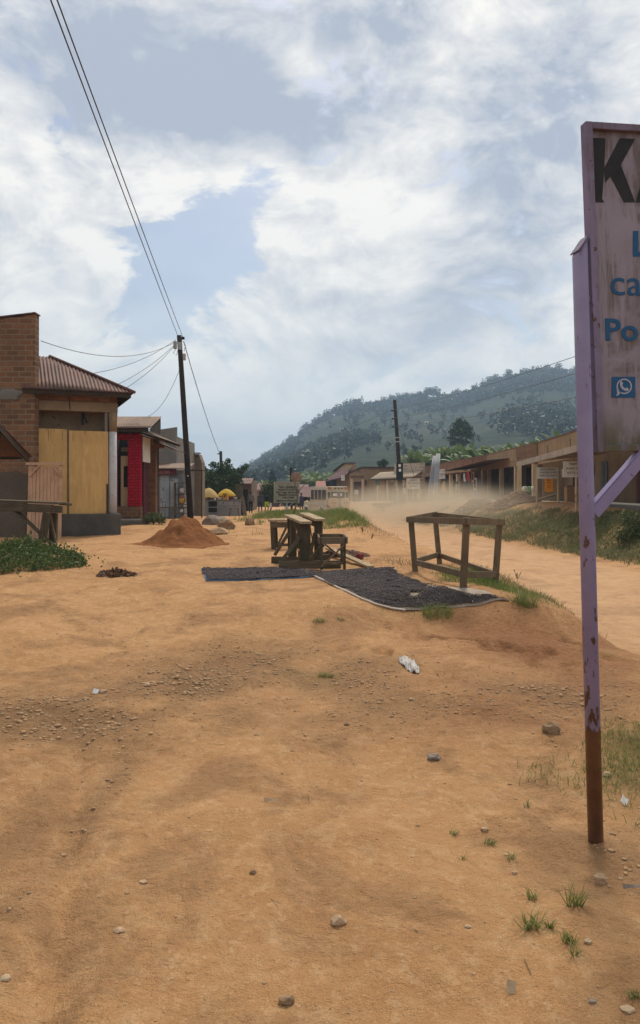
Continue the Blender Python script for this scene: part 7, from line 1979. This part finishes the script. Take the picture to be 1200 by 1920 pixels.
tree("dark_shrub", "dense dark shrub behind the person in lime shorts", onG(W(506, 0, 66).x, 66), .8, crown_px([(500, 915, 14, 0), (512, 912, 13, .3), (520, 922, 14, 0), (495, 928, 10, 0), (508, 930, 15, -.2), (522, 938, 10, 0)], 66), 3600, .14, 711, .07, cat="shrub")
tree("conical_tree", "dark cone shaped tree far off before the foot of the hill", onG(W(511, 0, 170).x, 170), 3, crown_px([(511, 903, 9, 0), (511, 895, 7, 0), (511, 888, 5, 0), (511, 910, 11, 0), (511, 883, 3, 0)], 170), 1300, .5, 721, .2, M_forest)
tree("round_tree", "round hazy tree far off left of the cone shaped tree", onG(W(475, 0, 190).x, 190), 3, crown_px([(470, 905, 10, 0), (480, 903, 9, 0), (475, 897, 8, 0), (465, 898, 5, 0)], 190), 1200, .5, 731, .2, M_forest)
tree("big_tree", "big open crowned tree standing above the banana plants on the slope", onG(W(863, 0, 165).x, 165), 6.5, crown_px([(858, 798, 12, 0), (868, 796, 12, 1), (851, 810, 11, 0), (876, 806, 11, 0), (863, 812, 13, -1), (846, 822, 8, 0), (880, 818, 9, 0), (862, 828, 12, 0), (872, 830, 9, 0), (850, 832, 8, 0), (861, 789, 7, 0)], 165), 1900, .60, 741, .3, M_treeleaf)
tree("slope_tree", "small dark tree above the tan building's roof end", onG(W(716, 0, 135).x, 135), 3, crown_px([(712, 868, 6, 0), (719, 866, 7, 0), (724, 868, 5, 0), (716, 875, 8, 0)], 135), 900, .36, 751, .18)
q = G(284, 984)
tree("low_bush", "low green bush at the side of the red shop", q, .25, [((q.x + dx_, q.y + dy_, q.z + dz_), (r_, r_, r_ * .7)) for dx_, dy_, dz_, r_ in ((-.28, .3, .18, .24), (.0, .2, .2, .26), (.3, .3, .16, .22), (.1, .6, .28, .24), (-.2, .8, .3, .22))], 1800, .07, 761, .03, M_bush, cat="bush", limbs=3)
q = G(1192, 1018)
tree("roadside_bush", "grey green bush on the bank at the right edge", q + Vector((.25, .3, 0)), .4, [((q.x + dx_, q.y + .3 + dy_, q.z + dz_), (r_, r_, r_ * .9)) for dx_, dy_, dz_, r_ in ((-.1, 0, .35, .36), (.35, .2, .5, .45), (.0, .3, .7, .34), (.5, .0, .25, .4), (-.3, .1, .15, .25), (.2, -.2, .12, .3))], 3000, .075, 771, .04, M_bush, cat="bush", limbs=4)
# weeds standing along the mound's right side and the verge
def weed(px, py, hpx, label, seed):
    q = G(px, py); k = q.y / FPX; g = np.random.default_rng(seed); Hh = hpx * k
    b_ = MB(); cs_ = []
    for i in range(4):
        tx, ty = g.normal() * Hh * .28, g.normal() * Hh * .2; tp = q + Vector((tx, ty, Hh * g.uniform(.6, 1.0)))
        b_.tube([q - Vector((0, 0, .02)), q.lerp(tp, .5) + Vector((tx * .1, 0, Hh * .05)), tp], [.010, .007, .004], 5)
        for f in (.35, .55, .75, .95): cs_.append(q.lerp(tp, f))
    r_ = thing("weed", label, "weed", q, 0, "weeds along the road edge"); WLOC[r_.name] = q
    b_.build("stems", M_dry, r_)
    V1, F1 = leaf_cloud(len(cs_) * 5, [tuple(c) for c in cs_], np.full(len(cs_), Hh * .07), Hh * .13, seed + 1, 2.2); np_mesh("leaves", V1, F1, M_bush, parent=r_)
weed(645, 968, 16, "tallest weed on the crest of the mound in front of the van's wheel", 801)
weed(659, 974, 16, "weed on the mound just right of the tallest one", 802)
weed(681, 998, 14, "weed low on the right flank of the mound", 803)
weed(696, 1010, 12, "weed at the right foot of the mound by the road", 804)
weed(970, 1085, 16, "weed at the road edge behind the open table frame", 805)
# banana plants
def banana(label, loc, hgt, seed, rz=0.0):
    g = np.random.default_rng(seed); loc = Vector(loc)
    b_ = thing("banana_plant", label, "banana plant", loc, rz, "banana plants behind the roofs"); WLOC[b_.name] = loc
    sh_ = hgt * .5
    mb = MB(); mb.tube([(0, 0, -.2), (.03, 0, sh_ * .5), (0, 0, sh_)], [.16, .13, .09], 8); mb.build("stem", surf("banana_stem", (.16, .15, .07), (.11, .10, .05), .8, 3), b_, local=True, smooth=True)
    mb = MB(); nl = 9
    for i in range(nl):
        a = 2 * math.pi * i / nl + g.uniform(-.3, .3); L = hgt * g.uniform(.5, .66); el_ = g.uniform(.85, 1.5); wd = hgt * .075
        pts = []; p = Vector((0, 0, sh_)); el2 = el_
        for s_ in range(8):
            pts.append(p.copy()); st = L / 7; p = p + Vector((math.cos(a) * math.cos(el2), math.sin(a) * math.cos(el2), math.sin(el2))) * st; el2 -= .10 + .045 * s_ * g.uniform(.4, 1.3)
        sd = Vector((-math.sin(a), math.cos(a), 0)); vs = []
        for s_, p in enumerate(pts):
            f = s_ / 7; w_ = wd * (math.sin(math.pi * min(1, f * .92 + .10)) ** .6) + .01
            vs += [p + sd * w_ - Vector((0, 0, w_ * .35)), p, p - sd * w_ - Vector((0, 0, w_ * .35))]
        fs = []
        for s_ in range(7):
            for c_ in range(2): fs.append((s_ * 3 + c_, s_ * 3 + c_ + 1, (s_ + 1) * 3 + c_ + 1, (s_ + 1) * 3 + c_))
        mb.add(vs, fs)
    mb.build("leaves", M_banana, b_, local=True)
    return b_
protos = []
lab_b = "tall banana plant with broad arching leaves in the grove behind the roofs"
g = np.random.default_rng(900)
spots = []
for px in np.arange(770, 1075, 5.6):
    Yb_ = 118 - (px - 770) * .13 + g.uniform(-6, 8); top_py = np.interp(px, [770, 800, 850, 900, 940, 980, 1030, 1075], [832, 832, 824, 826, 826, 822, 806, 796]) + g.uniform(0, 10)
    if px > 915: top_py += 3
    spots.append((px + g.uniform(-3, 3), top_py, Yb_))
for px in np.arange(555, 632, 4.2):
    spots.append((px + g.uniform(-2, 2), 882 + g.uniform(-2, 10), 140 + g.uniform(-8, 14)))
for px in np.arange(455, 555, 7.5):
    spots.append((px + g.uniform(-3, 3), 900 + g.uniform(-4, 6), 125 + g.uniform(-8, 8)))
for i, (px, py, Yb_) in enumerate(spots):
    P = W(px, py, Yb_); gz = hz(P.x, P.y); Ht = P.z - gz
    if Ht < 2.2: continue
    hh_ = min(Ht, g.uniform(4.6, 6.2)); bz = P.z - hh_
    rzb = g.random() * 6.28
    if len(protos) < 4:
        o = banana(lab_b, (P.x, P.y, gz), 5.2, 910 + len(protos), rzb); o.scale = (1, 1, Ht / 5.2) if Ht > 5.6 else (Ht / 5.2,) * 3
        protos.append(o)
    else:
        o = dup_tree(protos[i % 4], (P.x, P.y, gz), rzb); s_ = Ht / 5.2
        o.scale = (min(s_, 1.15), min(s_, 1.15), s_)

# far hillside details: mast and small pale houses
P = W(572, 811, 905)
mb = MB(); hb_ = Vector((P.x, 905, float(hill_z(np.array([572.0]), np.array([895.0]))[0]) - 1))
for sx in (-1, 1): mb.tube([hb_ + Vector((sx * 1.0, 0, 0)), Vector((P.x + sx * .15, 905, W(0, 798, 905).z))], .16, 5)
for f in np.linspace(.05, .95, 10): mb.beam(hb_ + Vector((-1 + .85 * f, 0, (W(0, 798, 905).z - hb_.z) * f)), hb_ + Vector((1 - .85 * f, 0, (W(0, 798, 905).z - hb_.z) * (f + .06))), .12, .12)
o = mb.build("radio_mast", M_box); tag(o, "thin radio mast standing on the hill's left shoulder", "mast")
hl = ["tiny pale house low on the left foot of the hill", "tiny pale house on the lower slope left of the far pole", "tiny white house high on the slope near the purple post", "tiny pale house on the middle slope right of the far pole", "tiny white roofed house on the slope above the banana plants"]
for i, (px, Yh) in enumerate(((508, 520), (574, 480), (1000, 720), (800, 560), (640, 600))):
    X = (px - CX) / FPX * Yh; z_ = float(hill_z(np.array([float(px)]), np.array([float(Yh)]))[0])
    b_ = thing("hillside_house", hl[i], "house", (X, Yh, z_)); WLOC[b_.name] = Vector((X, Yh, z_))
    mb = MB(); mb.bx(X - 1.3, X + 1.3, Yh, Yh + 3, z_ - 1.5, z_ + 1.5); mb.build("wall", M_vanroof, b_)
    mb = MB(); mb.prism([(X - 1.5, Yh - .3, z_ + 1.5), (X + 1.5, Yh - .3, z_ + 1.5), (X + 1.5, Yh + 1.5, z_ + 2.2), (X - 1.5, Yh + 1.5, z_ + 2.2)], (0, 0, .1)); mb.build("roof", M_palesheet, b_)
    mb = MB(); mb.bx(X - .5, X + .5, Yh - .06, Yh - .02, z_ - 1.0, z_ + 1.4); mb.build("door", M_darkin, b_)

# ------------------------------------------------------------------ road dust raised by the van
mb = MB(); mb.blob((6.2, 45, .7), (8.2, 20, 1.7), 2, .12, 3, 1.2)
m_, t = new_mat("road_dust")
p = t.obj()
x, y, z = t.xyz(p)
rad = t.m('SQRT', t.m('ADD', t.m('ADD', t.m('POWER', t.m('DIVIDE', x, 7.6), 2.0), t.m('POWER', t.m('DIVIDE', y, 19.0), 2.0)), t.m('POWER', t.m('DIVIDE', t.m('SUBTRACT', z, .4), 1.7), 2.0)))
dn = t.noise(p, .55, 4, .6)
den = t.m('MULTIPLY', t.mr(rad, .1, 1.0, 1, 0), t.mr(dn, .36, .66))
pv = t.n('ShaderNodeVolumePrincipled', {'Color': (.93, .76, .56, 1), 'Density': t.m('MULTIPLY', den, .23), 'Anisotropy': .2})
t.n('ShaderNodeOutputMaterial', {1: pv.outputs[0]})
o = mb.build("dust", m_, loc=(6.2, 45, .3)); tag(o, "pale brown dust hanging over the road behind the van", "dust", kind='stuff')
# ------------------------------------------------------------------ haze
hb = MB(); hb.bx(-2700, 2700, -2700, 2750, -45, 200)
haze = hb.build("haze", None if False else bpy.data.materials.new("pale_haze"))
hm = haze.data.materials[0]; hm.use_nodes = True
t = NT(hm.node_tree)
pv = t.n('ShaderNodeVolumePrincipled', {'Color': (.54, .75, 1.0, 1), 'Density': 0.00055, 'Anisotropy': .1})
t.n('ShaderNodeOutputMaterial', {1: pv.outputs[0]})
tag(haze, "pale blue haze filling the valley air", "haze", kind='stuff')
